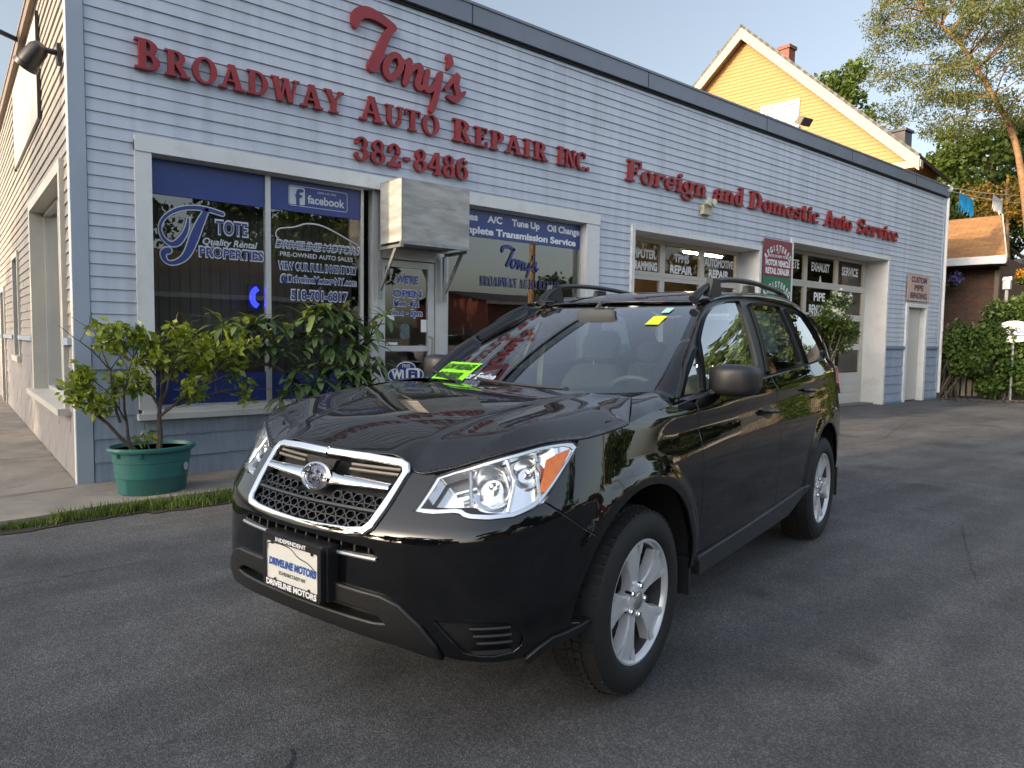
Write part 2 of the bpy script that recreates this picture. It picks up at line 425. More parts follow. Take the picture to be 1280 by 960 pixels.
    if c == 't': return R4(.12, .12, .30, .9) + R4(.01, .56, .44, .64) + ring(.32, .17, .2, .2, 180, 330, .17, .09), .5
    if c == 'u': return R4(.1, .25, .28, .64) + ring(.35, .27, .25, .3, 180, 350, .18, .1) + R4(.46, 0, .64, .64) + R4(.01, .56, .2, .64) + R4(.4, .56, .5, .64) + R4(.6, 0, .72, .09), .74
    if c == 'v': return DG(.14, .64, .34, 0, .2) + DG(.56, .64, .36, 0, .09) + SF(.14, .56, .14) + SF(.56, .56, .12), .68
    return [], .4
_gc = {}
def serif(mb, s, o, right, up, h, w=None, caps=1.0, depth=0.0, mi=0, shear=0.0, arc=0.0, gap=.06, fat=1.0):
    """slab-serif lettering from drawn strokes; caps>1 makes first letters larger"""
    x = 0; items = []
    for i, c in enumerate(s):
        if c == ' ': x += .42; continue
        k = caps if (caps != 1 and (i == 0 or s[i - 1] == ' ')) else 1.0
        if c not in _gc:
            P, a = glyph(c); _gc[c] = union2d(P) + (a,)
        V, F, a = _gc[c]
        items.append((V, F, x, k)); x += a * k * fat + gap
    W = x * h; sx = (w / W) if w else 1.0
    for V, F, x0, k in items:
        Q = V * k; Q = np.stack([(Q[:, 0] * fat + x0) * h * sx + shear * Q[:, 1] * h, Q[:, 1] * h], -1)
        place2d(mb, Q, F, o, right, up, depth, mi)
    return mb
# ---- car surfaces: analytic, car space (x forward, y driver side, z up, origin mid wheelbase on ground) ----
def _ncs(xs, ys):
    xs=np.asarray(xs,float); ys=np.asarray(ys,float); n=len(xs)
    if ys.ndim==1: ys=ys[:,None]
    h=np.diff(xs); A=np.eye(n); b=np.zeros((n,ys.shape[1]))
    for i in range(1,n-1):
        A[i,i-1]=h[i-1]; A[i,i]=2*(h[i-1]+h[i]); A[i,i+1]=h[i]
        b[i]=6*((ys[i+1]-ys[i])/h[i]-(ys[i]-ys[i-1])/h[i-1])
    M=np.linalg.solve(A,b)
    def f(x):
        x=np.asarray(x,float); i=np.clip(np.searchsorted(xs,x)-1,0,n-2)
        t=x-xs[i]; H=h[i]; s=H-t
        sh=x.shape+(1,)
        t=t.reshape(sh);H=H.reshape(sh);s=s.reshape(sh)
        r=(M[i]*s**3+M[i+1]*t**3)/(6*H)+(ys[i]/H-M[i]*H/6)*s+(ys[i+1]/H-M[i+1]*H/6)*t
        return r[...,0] if ys.shape[1]==1 else r
    return f
_CT=np.array([(2.215,0),(2.207,.2),(2.177,.4),(2.128,.55),(2.048,.68),(1.93,.778),(1.78,.842),(1.58,.872),(1.3,.886),(.8,.893),(0,.897),(-.8,.893),(-1.3,.886),(-1.7,.866),(-2.0,.825),(-2.2,.745),(-2.31,.6),(-2.355,.3),(-2.362,0)])
_s=np.concatenate([[0],np.cumsum(np.hypot(*np.diff(_CT,axis=0).T))])
_cf=_ncs(_s,_CT)
UMAX=_s[-1]
_ud=np.linspace(0,UMAX,1200); _cd=_cf(_ud)
def ref(u):
    u=np.asarray(u,float); p=_cf(u); e=1e-3; d=_cf(u+e)-_cf(u-e)
    d/=np.linalg.norm(d,axis=-1,keepdims=True)
    # outward normal (front centre: +x): tangent goes +y at u=0 -> n=(ty,-tx)
    return p, np.stack([d[...,1],-d[...,0]],-1)
def u_at_x(x): return np.interp(-np.asarray(x,float),-_cd[:,0],_ud)
def u_at_y(y): # front part
    return np.interp(np.asarray(y,float),_cd[:520,1],_ud[:520])
def ramp(d,r=.012): return .5*(d+np.sqrt(d*d+r*r))
def sst(a,b,x):
    t=np.clip((x-a)/(b-a),0,1); return t*t*(3-2*t)
def lerps(x,xs,ys): return np.interp(x,xs,ys)
ZB=lambda x: 1.070+(0.878-x)*0.0560          # belt line (bottom of side glass)
ZS=lambda x: np.interp(-x,[-1.80,-1.08,1.22,2.2],[.957,1.024,1.106,1.15])   # shoulder crease
AX=1.32; WR=.345
def off(u,z,flare=True):
    p=_cf(u); x=p[...,0]
    zc=_ncs([0,.4,.7,.95,1.2,1.6,2.2,6],[.690,.692,.712,.755,.79,.80,.80,.80])(np.clip(u,0,6))
    k=_ncs([0,.42,.62,.80,1.0,1.3,1.8,2.6,3.4,4.2,4.8,5.5,UMAX],[.60,.72,.66,.48,.345,.24,.16,.10,.10,.10,.14,.22,.24])(u)
    o=-k*ramp(z-zc,.016)
    wf=1-sst(.75,1.25,u)                       # front weight
    o+=wf*(-.04*ramp(z-.5,.05)-.55*ramp(.36-z,.05))
    o+=(1-wf)*(-.22*ramp(.50-z,.08))
    ws=sst(1.25,1.9,u)*(1-sst(4.6,5.0,u))
    zs=ZS(x)
    o+=ws*np.interp(x,[-2.4,.9,1.75],[.55,.55,.25])*(-ramp(z-zs,.006))
    o+=-ws*.010*np.exp(-((z-(zs-.085))/.05)**2)*np.interp(x,[-2,-1.6,1.0,1.3],[0,1,1,0])
    o+=-ws*.006*np.exp(-((z-.56)/.07)**2)
    if flare:
        for ax in (AX,-AX):
            r=np.hypot(x-ax,z-WR)
            o+=.015*(1-sst(.470,.545,r))*sst(.9,1.1,u)*np.where(z>.15,1,1)
    return o
def shell(u,z,flare=True):
    u=np.asarray(u,float); z=np.asarray(z,float); u,z=np.broadcast_arrays(u,z)
    p,n=ref(u); o=off(u,z,flare)
    return np.stack([p[...,0]+n[...,0]*o,p[...,1]+n[...,1]*o,z],-1)
def side(x,z): return shell(u_at_x(x),z)       # addressed by reference x
_YB=_ncs([-2.4,-2.0,-1.6,-1.0,0,.5,.9,1.2],[.60,.72,.772,.797,.802,.793,.766,.735])
def gh(x,z):                                     # greenhouse side
    x=np.asarray(x,float); z=np.asarray(z,float); x,z=np.broadcast_arrays(x,z)
    d=z-ZB(x); w=sst(-.35,.55,x)
    return np.stack([x,_YB(x)-(.265+.095*w)*d-(.27+.13*w)*d*np.abs(d),z],-1)
_WX=_ncs([.98,1.06,1.10,1.20,1.30,1.40,1.50,1.56],[1.17,1.02,.945,.755,.555,.34,.105,-.05])
def wsh(y,z):                                    # windshield
    y=np.asarray(y,float); z=np.asarray(z,float); y,z=np.broadcast_arrays(y,z)
    return np.stack([_WX(z)-.17*y**2-.08*y**4,y,z],-1)
def roofz(x,y):
    zc=_ncs([.3,.05,-.25,-.7,-1.3,-1.9,-2.2][::-1],[1.475,1.545,1.605,1.645,1.645,1.595,1.54][::-1])(x)
    return zc-.05*y**2-.10*y**4
def roof(x,y):
    x=np.asarray(x,float); y=np.asarray(y,float); x,y=np.broadcast_arrays(x,y)
    return np.stack([x,y,roofz(x,y)],-1)
# ------------------------------------------------------------------ materials of the place
rnd = random.Random(7)
M = {}
M['siding'] = mat('vinyl_siding', (.485, .53, .61), .55, var=.05, scale=1.3, stretch=(1, 1, .35), dirt=((.44, .45, .46), .25, 1.6))
def per_board(m, amt):
    n = m.node_tree.nodes; l = m.node_tree.links; b = n["Principled BSDF"]; src = b.inputs["Base Color"].links[0].from_socket
    g_ = n.new("ShaderNodeNewGeometry"); r_ = n.new("ShaderNodeMapRange"); r_.inputs[3].default_value = 1 - amt; r_.inputs[4].default_value = 1 + amt; l.new(g_.outputs["Random Per Island"], r_.inputs[0])
    x = n.new("ShaderNodeVectorMath"); x.operation = 'SCALE'; l.new(src, x.inputs[0]); l.new(r_.outputs[0], x.inputs["Scale"]); l.new(x.outputs[0], b.inputs["Base Color"])
    # rain streaks
    tc = n.new("ShaderNodeTexCoord"); mp = n.new("ShaderNodeMapping"); mp.inputs["Scale"].default_value = (5, 5, .22); l.new(tc.outputs["Object"], mp.inputs[0])
    nz = n.new("ShaderNodeTexNoise"); nz.inputs["Scale"].default_value = 1.6; nz.inputs["Detail"].default_value = 5; l.new(mp.outputs[0], nz.inputs["Vector"])
    rr = n.new("ShaderNodeMapRange"); rr.inputs[1].default_value = .45; rr.inputs[2].default_value = .75; rr.inputs[3].default_value = 1.0; rr.inputs[4].default_value = .80; l.new(nz.outputs[0], rr.inputs[0])
    y = n.new("ShaderNodeVectorMath"); y.operation = 'SCALE'; l.new(x.outputs[0], y.inputs[0]); l.new(rr.outputs[0], y.inputs["Scale"]); l.new(y.outputs[0], b.inputs["Base Color"])
per_board(M['siding'], .035)
M['siding_side_warmlit'] = mat('vinyl_siding_side_warmlit', (.29, .262, .235), .55, var=.06, scale=1.3, dirt=((.38, .36, .33), .3, 1.8))  # front siding again, with the warm evening light put into its colour
M['shingle'] = mat('painted_shingle', (.27, .325, .41), .75, var=.10, scale=3, stretch=(8, 8, .8), bump=.25, bscale=14, dirt=((.20, .22, .25), .5, 2.5))
M['shingle_side_warmlit'] = mat('painted_shingle_side_warmlit', (.25, .235, .235), .75, var=.10, scale=3, stretch=(8, 8, .8), bump=.25, bscale=14, dirt=((.20, .19, .19), .5, 2.5))  # front shingles again, colour tinted for the warm light on this side
M['bluetrim'] = mat('blue_grey_trim', (.33, .385, .46), .5, var=.06, scale=3)
M['belt'] = mat('belt_paint', (.17, .22, .32), .5, var=.08)
M['fascia'] = mat('roof_edge_metal', (.150, .170, .215), .42, var=.06, scale=1.5, dirt=((.10, .11, .13), .4, 2))
M['white'] = mat('white_paint', (.66, .67, .67), .5, var=.04, scale=2, dirt=((.42, .41, .38), .45, 3.2))
M['cream'] = mat('cream_paint', (.52, .50, .45), .55, var=.05, dirt=((.40, .37, .30), .5, 3))
M['dark'] = mat('dark_backing', (.02, .02, .022), .8, var=0)
M['interior'] = mat('interior_plaster', (.16, .14, .125), .8)
M['interior_warm'] = mat('garage_wall', (.50, .33, .21), .8, var=.2, scale=2)
M['floor_in'] = mat('inside_floor', (.12, .11, .10), .5)
M['blind'] = mat('blind_fabric', (.075, .065, .058), .7, var=.06)
M['glass'] = glass('window_glass', (.80, .84, .82), 2.7, wave=.02, base=.01)
M['red'] = mat('red_sign_paint', (.26, .014, .017), .42, var=.14, scale=5, dirt=((.17, .02, .02), .6, 9))
M['redside'] = mat('red_sign_edge', (.16, .012, .014), .5, var=.1)
M['blue'] = mat('blue_vinyl', (.025, .048, .21), .35, var=.05)
M['bluedecal'] = mat('blue_lettering', (.03, .05, .20), .4, var=0)
M['whitedecal'] = mat('white_lettering', (.75, .76, .78), .45, var=0)
M['greydecal'] = mat('pale_grey_lettering', (.50, .53, .58), .45, var=0)
M['blackdecal'] = mat('black_lettering', (.015, .015, .018), .5, var=0)
M['plywood'] = mat('weathered_plywood', (.40, .40, .385), .75, var=.24, scale=3, stretch=(1, 1, 4), dirt=((.22, .21, .19), .75, 3.5), bump=.2, bscale=20)
M['galv'] = mat('galvanised_steel', (.30, .31, .31), .45, .6, var=.2, scale=12)
M['alu'] = mat('aluminium_frame', (.52, .53, .53), .38, .35, var=.05)
M['black'] = mat('black_plastic', (.018, .018, .02), .5, var=.1)
M['blackmetal'] = mat('black_lamp_metal', (.03, .03, .033), .4, .3, var=.1)
M['concrete'] = mat('sidewalk_concrete', (.27, .235, .195), .85, var=.20, scale=3, bump=.35, bscale=90, dirt=((.13, .115, .10), .8, 1.7))
M['soil'] = mat('potting_soil', (.030, .020, .014), .95, var=.4, scale=40, bump=.8, bscale=50)
M['tub'] = mat('green_tub_plastic', (.028, .135, .125), .42, var=.07, scale=3, dirt=((.05, .12, .11), .4, 6))
M['bark'] = mat('grey_bark', (.085, .065, .05), .9, var=.3, scale=20, bump=.6, bscale=40)
M['bark_tree'] = mat('tree_bark', (.13, .085, .055), .9, var=.35, scale=6, bump=.8, bscale=12)
M['rubber'] = mat('tyre_rubber', (.010, .010, .0105), .72, var=.15, scale=14, dirt=((.028, .027, .026), .3, 12))

# ------------------------------------------------------------------ ground
def asphalt_mat(name, base, stains=()):
    m, n, l, b = _nt(name)
    tc = n.new("ShaderNodeTexCoord"); v = tc.outputs["Object"]
    def noise(sc, det=4, ro=.6):
        q = n.new("ShaderNodeTexNoise"); q.inputs["Scale"].default_value = sc; q.inputs["Detail"].default_value = det; q.inputs["Roughness"].default_value = ro
        l.new(v, q.inputs["Vector"]); return q.outputs[0]
    def ramp(src, p0, c0, p1, c1):
        r = n.new("ShaderNodeValToRGB"); e = r.color_ramp.elements
        e[0].position = p0; e[1].position = p1; e[0].color = c0 + (1,); e[1].color = c1 + (1,); l.new(src, r.inputs[0]); return r.outputs[0]
    def mul(a, c, f=1.0, mode='MULTIPLY'):
        x = n.new("ShaderNodeMix"); x.data_type = 'RGBA'; x.blend_type = mode; x.inputs[0].default_value = f
        l.new(a, x.inputs[6]); l.new(c, x.inputs[7]); return x.outputs[2]
    big = ramp(noise(.55, 5, .65), .3, tuple(c * .66 for c in base), .72, tuple(c * 1.32 for c in base))
    mid = ramp(noise(3.1, 6, .7), .3, (.78,) * 3, .7, (1.12,) * 3)
    col = mul(big, mid)
    vo = n.new("ShaderNodeTexVoronoi"); vo.inputs["Scale"].default_value = 185; l.new(v, vo.inputs["Vector"])
    sp = ramp(vo.outputs["Color"], .40, (.55,) * 3, .92, (2.1,) * 3)
    near = mul(col, sp, .68)
    st = ramp(noise(.9, 2, .4), .66, (1, 1, 1), .74, (.62, .61, .6))
    col = mul(near, st, .8)
    mp = n.new("ShaderNodeMapping"); mp.inputs["Rotation"].default_value = (0, 0, .25); mp.inputs["Scale"].default_value = (.35, 2.6, 1); l.new(v, mp.inputs[0])
    wn_ = n.new("ShaderNodeTexNoise"); wn_.inputs["Scale"].default_value = 1.2; wn_.inputs["Detail"].default_value = 5; l.new(mp.outputs[0], wn_.inputs["Vector"])
    col = mul(col, ramp(wn_.outputs[0], .36, (.80,) * 3, .66, (1.16, 1.14, 1.12)), .9)
    vs_ = n.new("ShaderNodeTexVoronoi"); vs_.inputs["Scale"].default_value = .62; dv = n.new("ShaderNodeTexNoise"); dv.inputs["Scale"].default_value = 4; l.new(v, dv.inputs["Vector"])
    ad = n.new("ShaderNodeMix"); ad.data_type = 'RGBA'; ad.blend_type = 'ADD'; ad.inputs[0].default_value = .16; l.new(v, ad.inputs[6]); l.new(dv.outputs["Color"], ad.inputs[7]); l.new(ad.outputs[2], vs_.inputs["Vector"])
    col = mul(col, ramp(vs_.outputs["Distance"], .05, (.50, .49, .48), .17, (1, 1, 1)), .75)
    dn = noise(5.5, 4, .65)
    for sx, sy, sr in stains:                  # oil drips: soft dark spots with ragged edges
        ds = n.new("ShaderNodeVectorMath"); ds.operation = 'DISTANCE'; ds.inputs[1].default_value = (sx, sy, -.004); l.new(v, ds.inputs[0])
        a1 = n.new("ShaderNodeMath"); a1.operation = 'MULTIPLY_ADD'; a1.inputs[1].default_value = sr * 1.3; l.new(dn, a1.inputs[0]); l.new(ds.outputs["Value"], a1.inputs[2])
        col = mul(col, ramp(a1.outputs[0], sr * .75, (.52, .51, .50), min(1, sr * 1.75), (1, 1, 1)), .8)
    l.new(col, b.inputs["Base Color"]); b.inputs["Roughness"].default_value = .82; b.inputs["Specular IOR Level"].default_value = .35
    vo2 = n.new("ShaderNodeTexVoronoi"); vo2.inputs["Scale"].default_value = 170; l.new(v, vo2.inputs["Vector"])
    bp = n.new("ShaderNodeBump"); bp.inputs["Strength"].default_value = .42; bp.inputs["Distance"].default_value = .005
    l.new(vo2.outputs[0], bp.inputs["Height"]); l.new(bp.outputs[0], b.inputs["Normal"])
    return m
M['asphalt'] = asphalt_mat('lot_asphalt', (.100, .101, .104), stains=[(1.75, -5.35, .17), (2.12, -5.42, .12), (2.45, -4.75, .10), (-2.05, -3.3, .14), (-1.35, -4.75, .12), (.75, -5.75, .16), (6.2, -3.4, .35), (9.5, -3.2, .4), (4.6, -6.1, .3)])
M['road'] = asphalt_mat('street_asphalt', (.075, .073, .072))
M['earth'] = mat('bare_ground', (.10, .085, .055), .95, var=.3, scale=2, bump=.5, bscale=20)

def gridplane(name, x0, x1, y0, y1, z, m, step, amp=0.0):
    nx = max(2, int((x1 - x0) / step) + 1); ny = max(2, int((y1 - y0) / step) + 1)
    X, Y = np.meshgrid(np.linspace(x0, x1, nx), np.linspace(y0, y1, ny), indexing='ij')
    Zz = z + amp * (np.sin(X * 1.1 + .4 * Y) + np.sin(.7 * Y - .3 * X + 1.2) + .6 * np.sin(2.3 * X + 1.7 * Y))
    b = MB(); b.grid(np.stack([X, Y, Zz], -1)); return struct(b.build(name, m, smooth=60))
g = MB(); g.poly([(-700, -700, -.12), (700, -700, -.12), (700, 700, -.12), (-700, 700, -.12)])
struct(g.build('ground', M['earth']))
g = MB(); g.poly([(-9, -17, -.004), (40, -17, -.004), (40, .3, -.004), (-9, .3, -.004)])
g.poly([(-9, 0.29, -.005), (-1.85, .29, -.005), (-1.85, 60, -.005), (-9, 60, -.005)])
struct(g.build('asphalt_lot', M['asphalt']))
g = MB(); g.poly([(-120, -27, -.02), (160, -27, -.02), (160, -17, -.02), (-120, -17, -.02)])
g.poly([(-30, -17, -.021), (-9, -17, -.021), (-9, 90, -.021), (-30, 90, -.021)])
struct(g.build('road', M['road']))
# crack and patch line in the lot
def crack(pts, w, name='asphalt_crack'):
    b = MB(); q = []
    for (x, y), (x2, y2) in zip(pts[:-1], pts[1:]):
        n_ = max(2, int(math.hypot(x2 - x, y2 - y) / .035))
        for i in range(n_): q.append((x + (x2 - x) * i / n_ + rnd.uniform(-.010, .010), y + (y2 - y) * i / n_ + rnd.uniform(-.010, .010)))
    L, Rr = [], []
    for i, (x, y) in enumerate(q):
        ww = w * rnd.uniform(.35, 1.0) / 2
        a, c = q[max(0, i - 1)], q[min(len(q) - 1, i + 1)]; dx, dy = c[0] - a[0], c[1] - a[1]; d = math.hypot(dx, dy) + 1e-9
        L.append((x - dy / d * ww, y + dx / d * ww, .0012)); Rr.append((x + dy / d * ww, y - dx / d * ww, .0012))
    b.grid(np.stack([np.array(L), np.array(Rr)], 1), flip=False)
    return struct(b.build(name, M['dark']))
crack([(-.02, -4.62), (-.13, -4.85), (-.18, -5.0), (-.36, -5.2), (-.47, -5.42)], .014)
crack([(5.4, -3.6), (7.5, -2.6), (9.2, -2.5), (12.5, -1.6)], .009)
crack([(-2.1, -1.9), (-1.0, -2.35), (.1, -2.3)], .010)

# pavement round the corner of the building: slabs with joints, broken front edge
def edge_y(x): return -.93 + .045 * math.sin(x * 1.7) + .02 * math.sin(x * 5.3 + 1) + (.02 * x if x < 0 else 0)
b = MB()
xs = np.linspace(-1.85, 3.4, 80)
top = np.array([[(x, edge_y(x) * (1 - t) + (-.002) * t, .055 + .006 * math.sin(x * 2 + t)) for t in np.linspace(0, 1, 8)] for x in xs]); b.grid(top)
fr = np.array([[(x, edge_y(x) + rnd.uniform(-.012, .006), -.03), (x, edge_y(x), .055 + .006 * math.sin(x * 2))] for x in xs]); b.grid(fr)
Y = np.linspace(-.003, 40, 60)
b.grid(np.array([[(x, y, .055 + .006 * math.sin(x * 2 + 1) * math.exp(-max(0, y))) for y in Y] for x in (-1.85, -1.2, -.6, 0.0)]))
b.grid(np.array([[(-1.85, y, -.03) for y in Y], [(-1.85, y, .055) for y in Y]]))
struct(b.build('sidewalk', M['concrete'], smooth=50))
b = MB()
def strip(x0, y0, x1, y1, w, z=.0635):
    d = math.hypot(x1 - x0, y1 - y0); nx, ny = -(y1 - y0) / d * w / 2, (x1 - x0) / d * w / 2
    b.poly([(x0 + nx, y0 + ny, z), (x0 - nx, y0 - ny, z), (x1 - nx, y1 - ny, z), (x1 + nx, y1 + ny, z)])
strip(-1.8, -.42, -.05, -.10, .012); strip(-1.85, 1.7, -.02, 1.7, .012); strip(-1.85, 3.6, -.02, 3.6, .012); strip(-1.85, 6, -.02, 6, .012); strip(1.75, -.86, 1.75, -.01, .012)
struct(b.build('sidewalk_joint', M['dark']))
# grass in the gap between pavement and asphalt
b = MB()
for i in range(7500):
    x = rnd.uniform(-2.3, 3.2); t = rnd.random()
    wdt = .10 + .15 * max(0, min(1, (x + .6) / 1.3))
    y = edge_y(max(x, -1.85)) - .005 - wdt * t * rnd.uniform(.4, 1)
    h = rnd.uniform(.025, .095) * (1.2 - .5 * t) * (.6 if x < -.3 else 1.1); a = rnd.uniform(0, 6.28); w = rnd.uniform(.0015, .004); ln = rnd.uniform(.1, .8) * h
    d = (math.cos(a), math.sin(a)); e = (-d[1] * w, d[0] * w)
    p0 = (x - e[0], y - e[1], -.004); p1 = (x + e[0], y + e[1], -.004)
    m0 = (x + d[0] * ln * .4 - e[0] * .8, y + d[1] * ln * .4 - e[1] * .8, h * .6); m1 = (x + d[0] * ln * .4 + e[0] * .8, y + d[1] * ln * .4 + e[1] * .8, h * .6)
    tp = (x + d[0] * ln, y + d[1] * ln, h)
    b.add([p0, p1, m1, m0, tp], [(0, 1, 2, 3), (3, 2, 4)])
gr = b.build('grass', leafmat('grass_blade', (.040, .080, .012), (.20, .28, .055), .35, 6)); gr['kind'] = 'stuff'
b = MB()
for i in range(60):
    x0 = -2.3 + i * .0925; b.poly([(x0, edge_y(max(x0, -1.85)) - .19 + rnd.uniform(-.02, .02) - (.05 if x0 > .2 else 0), .002), (x0 + .0925, edge_y(max(x0 + .09, -1.85)) - .19 + rnd.uniform(-.02, .02) - (.05 if x0 > .2 else 0), .002), (x0 + .0925, edge_y(max(x0 + .09, -1.85)) + .01, .002), (x0, edge_y(max(x0, -1.85)) + .01, .002)])
struct(b.build('soil_strip', M['soil']))

# ------------------------------------------------------------------ the repair shop
BL = 18.0; BH = 4.86; BD = 11.0
bld = thing('repair_shop_building', 'long pale blue clapboard repair shop with display windows and two garage doors', 'building')
OPEN = [(.444, 6.076, .571, 3.0), (6.731, 10.035, -1, 2.965), (11.0, 15.045, -1, 3.19), (16.02, 17.2, -1, 2.27)]
ZBELT = 1.215
def bands(z0, z1, ex, x0, x1, opens):
    """clapboard courses cut round openings -> (xa, xb, za, zb, course_z0)"""
    out = []; k = int(math.ceil((z1 - z0) / ex - 1e-6)); 
    for i in range(k):
        a, b_ = z0 + i * ex, min(z0 + (i + 1) * ex, z1)
        cuts = sorted({a, b_} | {z for o in opens for z in o[2:] if a < z < b_})
        for za, zb in zip(cuts[:-1], cuts[1:]):
            zm = (za + zb) / 2; xs_ = [(x0, x1)]
            for o in opens:
                if o[2] < zm < o[3]:
                    nx = []
                    for p, q in xs_:
                        if o[1] <= p or o[0] >= q: nx.append((p, q)); continue
                        if o[0] > p: nx.append((p, o[0]))
                        if o[1] < q: nx.append((o[1], q))
                    xs_ = nx
            for p, q in xs_: out.append((p, q, za, zb, a))
    return out
def laps(mb, fr, z0, z1, ex, x0, x1, opens, lip=.016, seams=0):
    """fr(x, out, z) -> world point"""
    for p, q, za, zb, a in bands(z0, z1, ex, x0, x1, opens):
        o = lambda z: .004 + (lip - .004) * (1 - (z - a) / ex)
        k_ = int(round((a - z0) / ex)); cut = [p] + [x_ for x_ in np.arange(x0 + (k_ * 1.37) % 3.66, x1, 3.66) if p + .15 < x_ < q - .15] + [q]
        for i_, (pa, qa) in enumerate(zip(cut[:-1], cut[1:])):
            e_ = .0022 * (i_ % 2); jz = rnd.uniform(-.0012, .0012)
            mb.add([fr(pa, o(za) + e_, za + jz * 0), fr(qa, o(za) + e_, za), fr(qa, o(zb) + e_, zb), fr(pa, o(zb) + e_, zb)], [(0, 1, 2, 3)])
            if len(cut) > 2 and e_: mb.add([fr(pa, 0, za), fr(pa, o(za) + e_, za), fr(pa, o(zb) + e_, zb), fr(pa, 0, zb), fr(qa, 0, za), fr(qa, o(za) + e_, za), fr(qa, o(zb) + e_, zb), fr(qa, 0, zb)], [(0, 1, 2, 3), (7, 6, 5, 4)])
        if abs(za - a) < 1e-6:
            mb.add([fr(p, .0, za), fr(q, .0, za), fr(q, o(za) - .003, za - .0005), fr(p, o(za) - .003, za - .0005), fr(q, o(za), za), fr(p, o(za), za)], [(0, 1, 2, 3), (3, 2, 4, 5)])
FR = lambda x, o, z: (x, -o, z)
SDL = lambda y, o, z: (-o, y, z)
def flipf(mb): mb.f = [f[::-1] for f in mb.f]; return mb
b = MB(); laps(b, FR, ZBELT + .06, BH + .01, .1035, .10, BL - .05, OPEN)
b.build('siding', M['siding'], bld)
def shingles(mb, fr, z0, z1, ex, x0, x1, opens, r):
    for p, q, za, zb, a in bands(z0, z1, ex, x0, x1, opens):
        x = p
        while x < q - 1e-6:
            w = min(r.uniform(.17, .42), q - x)
            if q - x - w < .08: w = q - x
            o0 = .022 + r.uniform(-.002, .002); o1 = .006
            f0 = 1 - (za - a) / ex; f1 = 1 - (zb - a) / ex; oa = o1 + (o0 - o1) * f0; ob = o1 + (o0 - o1) * f1
            g_ = .002; dz = r.uniform(-.003, .003) if abs(za - a) < 1e-6 else 0
            mb.add([fr(x + g_, oa, za + dz), fr(x + w - g_, oa, za + dz), fr(x + w - g_, ob, zb), fr(x + g_, ob, zb), fr(x + g_, 0, za + dz), fr(x + w - g_, 0, za + dz), fr(x + g_, 0, zb), fr(x + w - g_, 0, zb)],
                   [(0, 1, 2, 3), (4, 5, 1, 0), (4, 0, 3, 6), (1, 5, 7, 2)])
            x += w
b = MB(); shingles(b, FR, .03, ZBELT, .197, .10, BL - .05, OPEN, rnd)
b.build('shingle_skirt', M['shingle'], bld)
# wall core with the openings left free (dark sheathing)
b = MB()
for p, q, za, zb, a in bands(0, BH + .22, 10, 0.002, BL - .002, OPEN): b.box((p, .001, za), (q, .13, zb))
b.box((.002, .14, 0), (.13, .45, BH - .1)); b.box((.002, 3.2, 0), (.13, BD, BH - .1)); b.box((.002, .45, 2.78), (.13, 3.2, BH - .1)); b.box((.002, .45, 0), (.13, 3.2, .62))
b.box((BL - .13, .14, 0), (BL - .002, BD, BH + .2)); b.box((.14, BD - .13, 0), (BL - .14, BD - .001, BH - .1))
b.build('wall', M['dark'], bld)
b = MB(); b.box((.14, .14, BH - .35), (BL - .14, BD - .14, BH - .12)); b.build('roof', M['fascia'], bld)
b = MB(); b.box((.14, .14, -.02), (BL - .14, BD - .14, .03)); b.build('floor', M['floor_in'], bld)
b = MB(); b.box((6.35, .14, .03), (6.47, BD - .2, BH - .4)); b.box((.15, 4.6, .03), (6.34, 4.7, BH - .4)); b.box((.15, .3, 3.05), (6.34, 4.6, 3.12)); b.build('partition', M['interior'], bld)
b = MB(); b.box((6.48, 6.5, .03), (BL - .15, 6.6, BH - .4)); b.build('garage_back_wall', M['interior_warm'], bld)
# roof edge
b = MB()
b.box((-.075, -.075, 4.875), (BL + .05, .0, 5.10)); b.box((-.085, -.088, 5.088), (BL + .06, .06, 5.118))
b.build('roof_edge', M['fascia'], bld)
b = MB(); b.box((-.03, -.035, 4.842), (BL + .02, .0005, 4.874)); b.build('edge_shadow_strip', M['dark'], bld)  # solid dark strip put in for the shadow under the roof edge
b = MB()
for x in (3.9, 6.95, 10.0, 13.05, 16.1): b.box((x, -.0775, 4.873), (x + .012, -.0745, 5.09))
b.build('roof_edge_seam', M['dark'], bld)
b = MB(); b.box((-.07, .005, 4.70), (0.0, BD, 4.83)); b.box((-.08, .061, 4.815), (.1, BD, 4.85)); b.build('side_roof_edge', mat('brown_edge', (.16, .12, .09), .6), bld)
# corner boards
b = MB(); b.box((-.026, -.026, 0.0), (.095, 0, 4.87)); b.box((BL - .06, -.027, 0.0), (BL + .02, 0, 4.86)); b.build('corner_board', M['bluetrim'], bld)
b = MB(); b.box((-.029, .0005, 0.06), (-.001, .075, 4.70)); b.build('corner_trim', M['white'], bld)
b = MB(); b.tube([(BL + .055, -.05, 4.85), (BL + .055, -.05, .15)], .035, 8); b.build('downspout', M['white'], bld, smooth=40)
# belt moulding
b = MB()
for p, q in ((.096, .444), (6.076, 6.731), (10.035, 11.0), (15.045, 16.02), (17.2, BL - .06)):
    b.box((p, -.05, ZBELT), (q, 0, ZBELT + .035)); b.box((p, -.034, ZBELT + .035), (q, -.001, ZBELT + .062))
b.build('belt_moulding', M['belt'], bld)
b = MB()
for p, q in ((.096, 2.70), (3.66, 6.731), (10.035, 11.0), (15.045, 16.02), (17.2, BL - .06)): b.box((p, -.03, .0), (q, 0, .05))
b.build('base_board', M['belt'], bld)

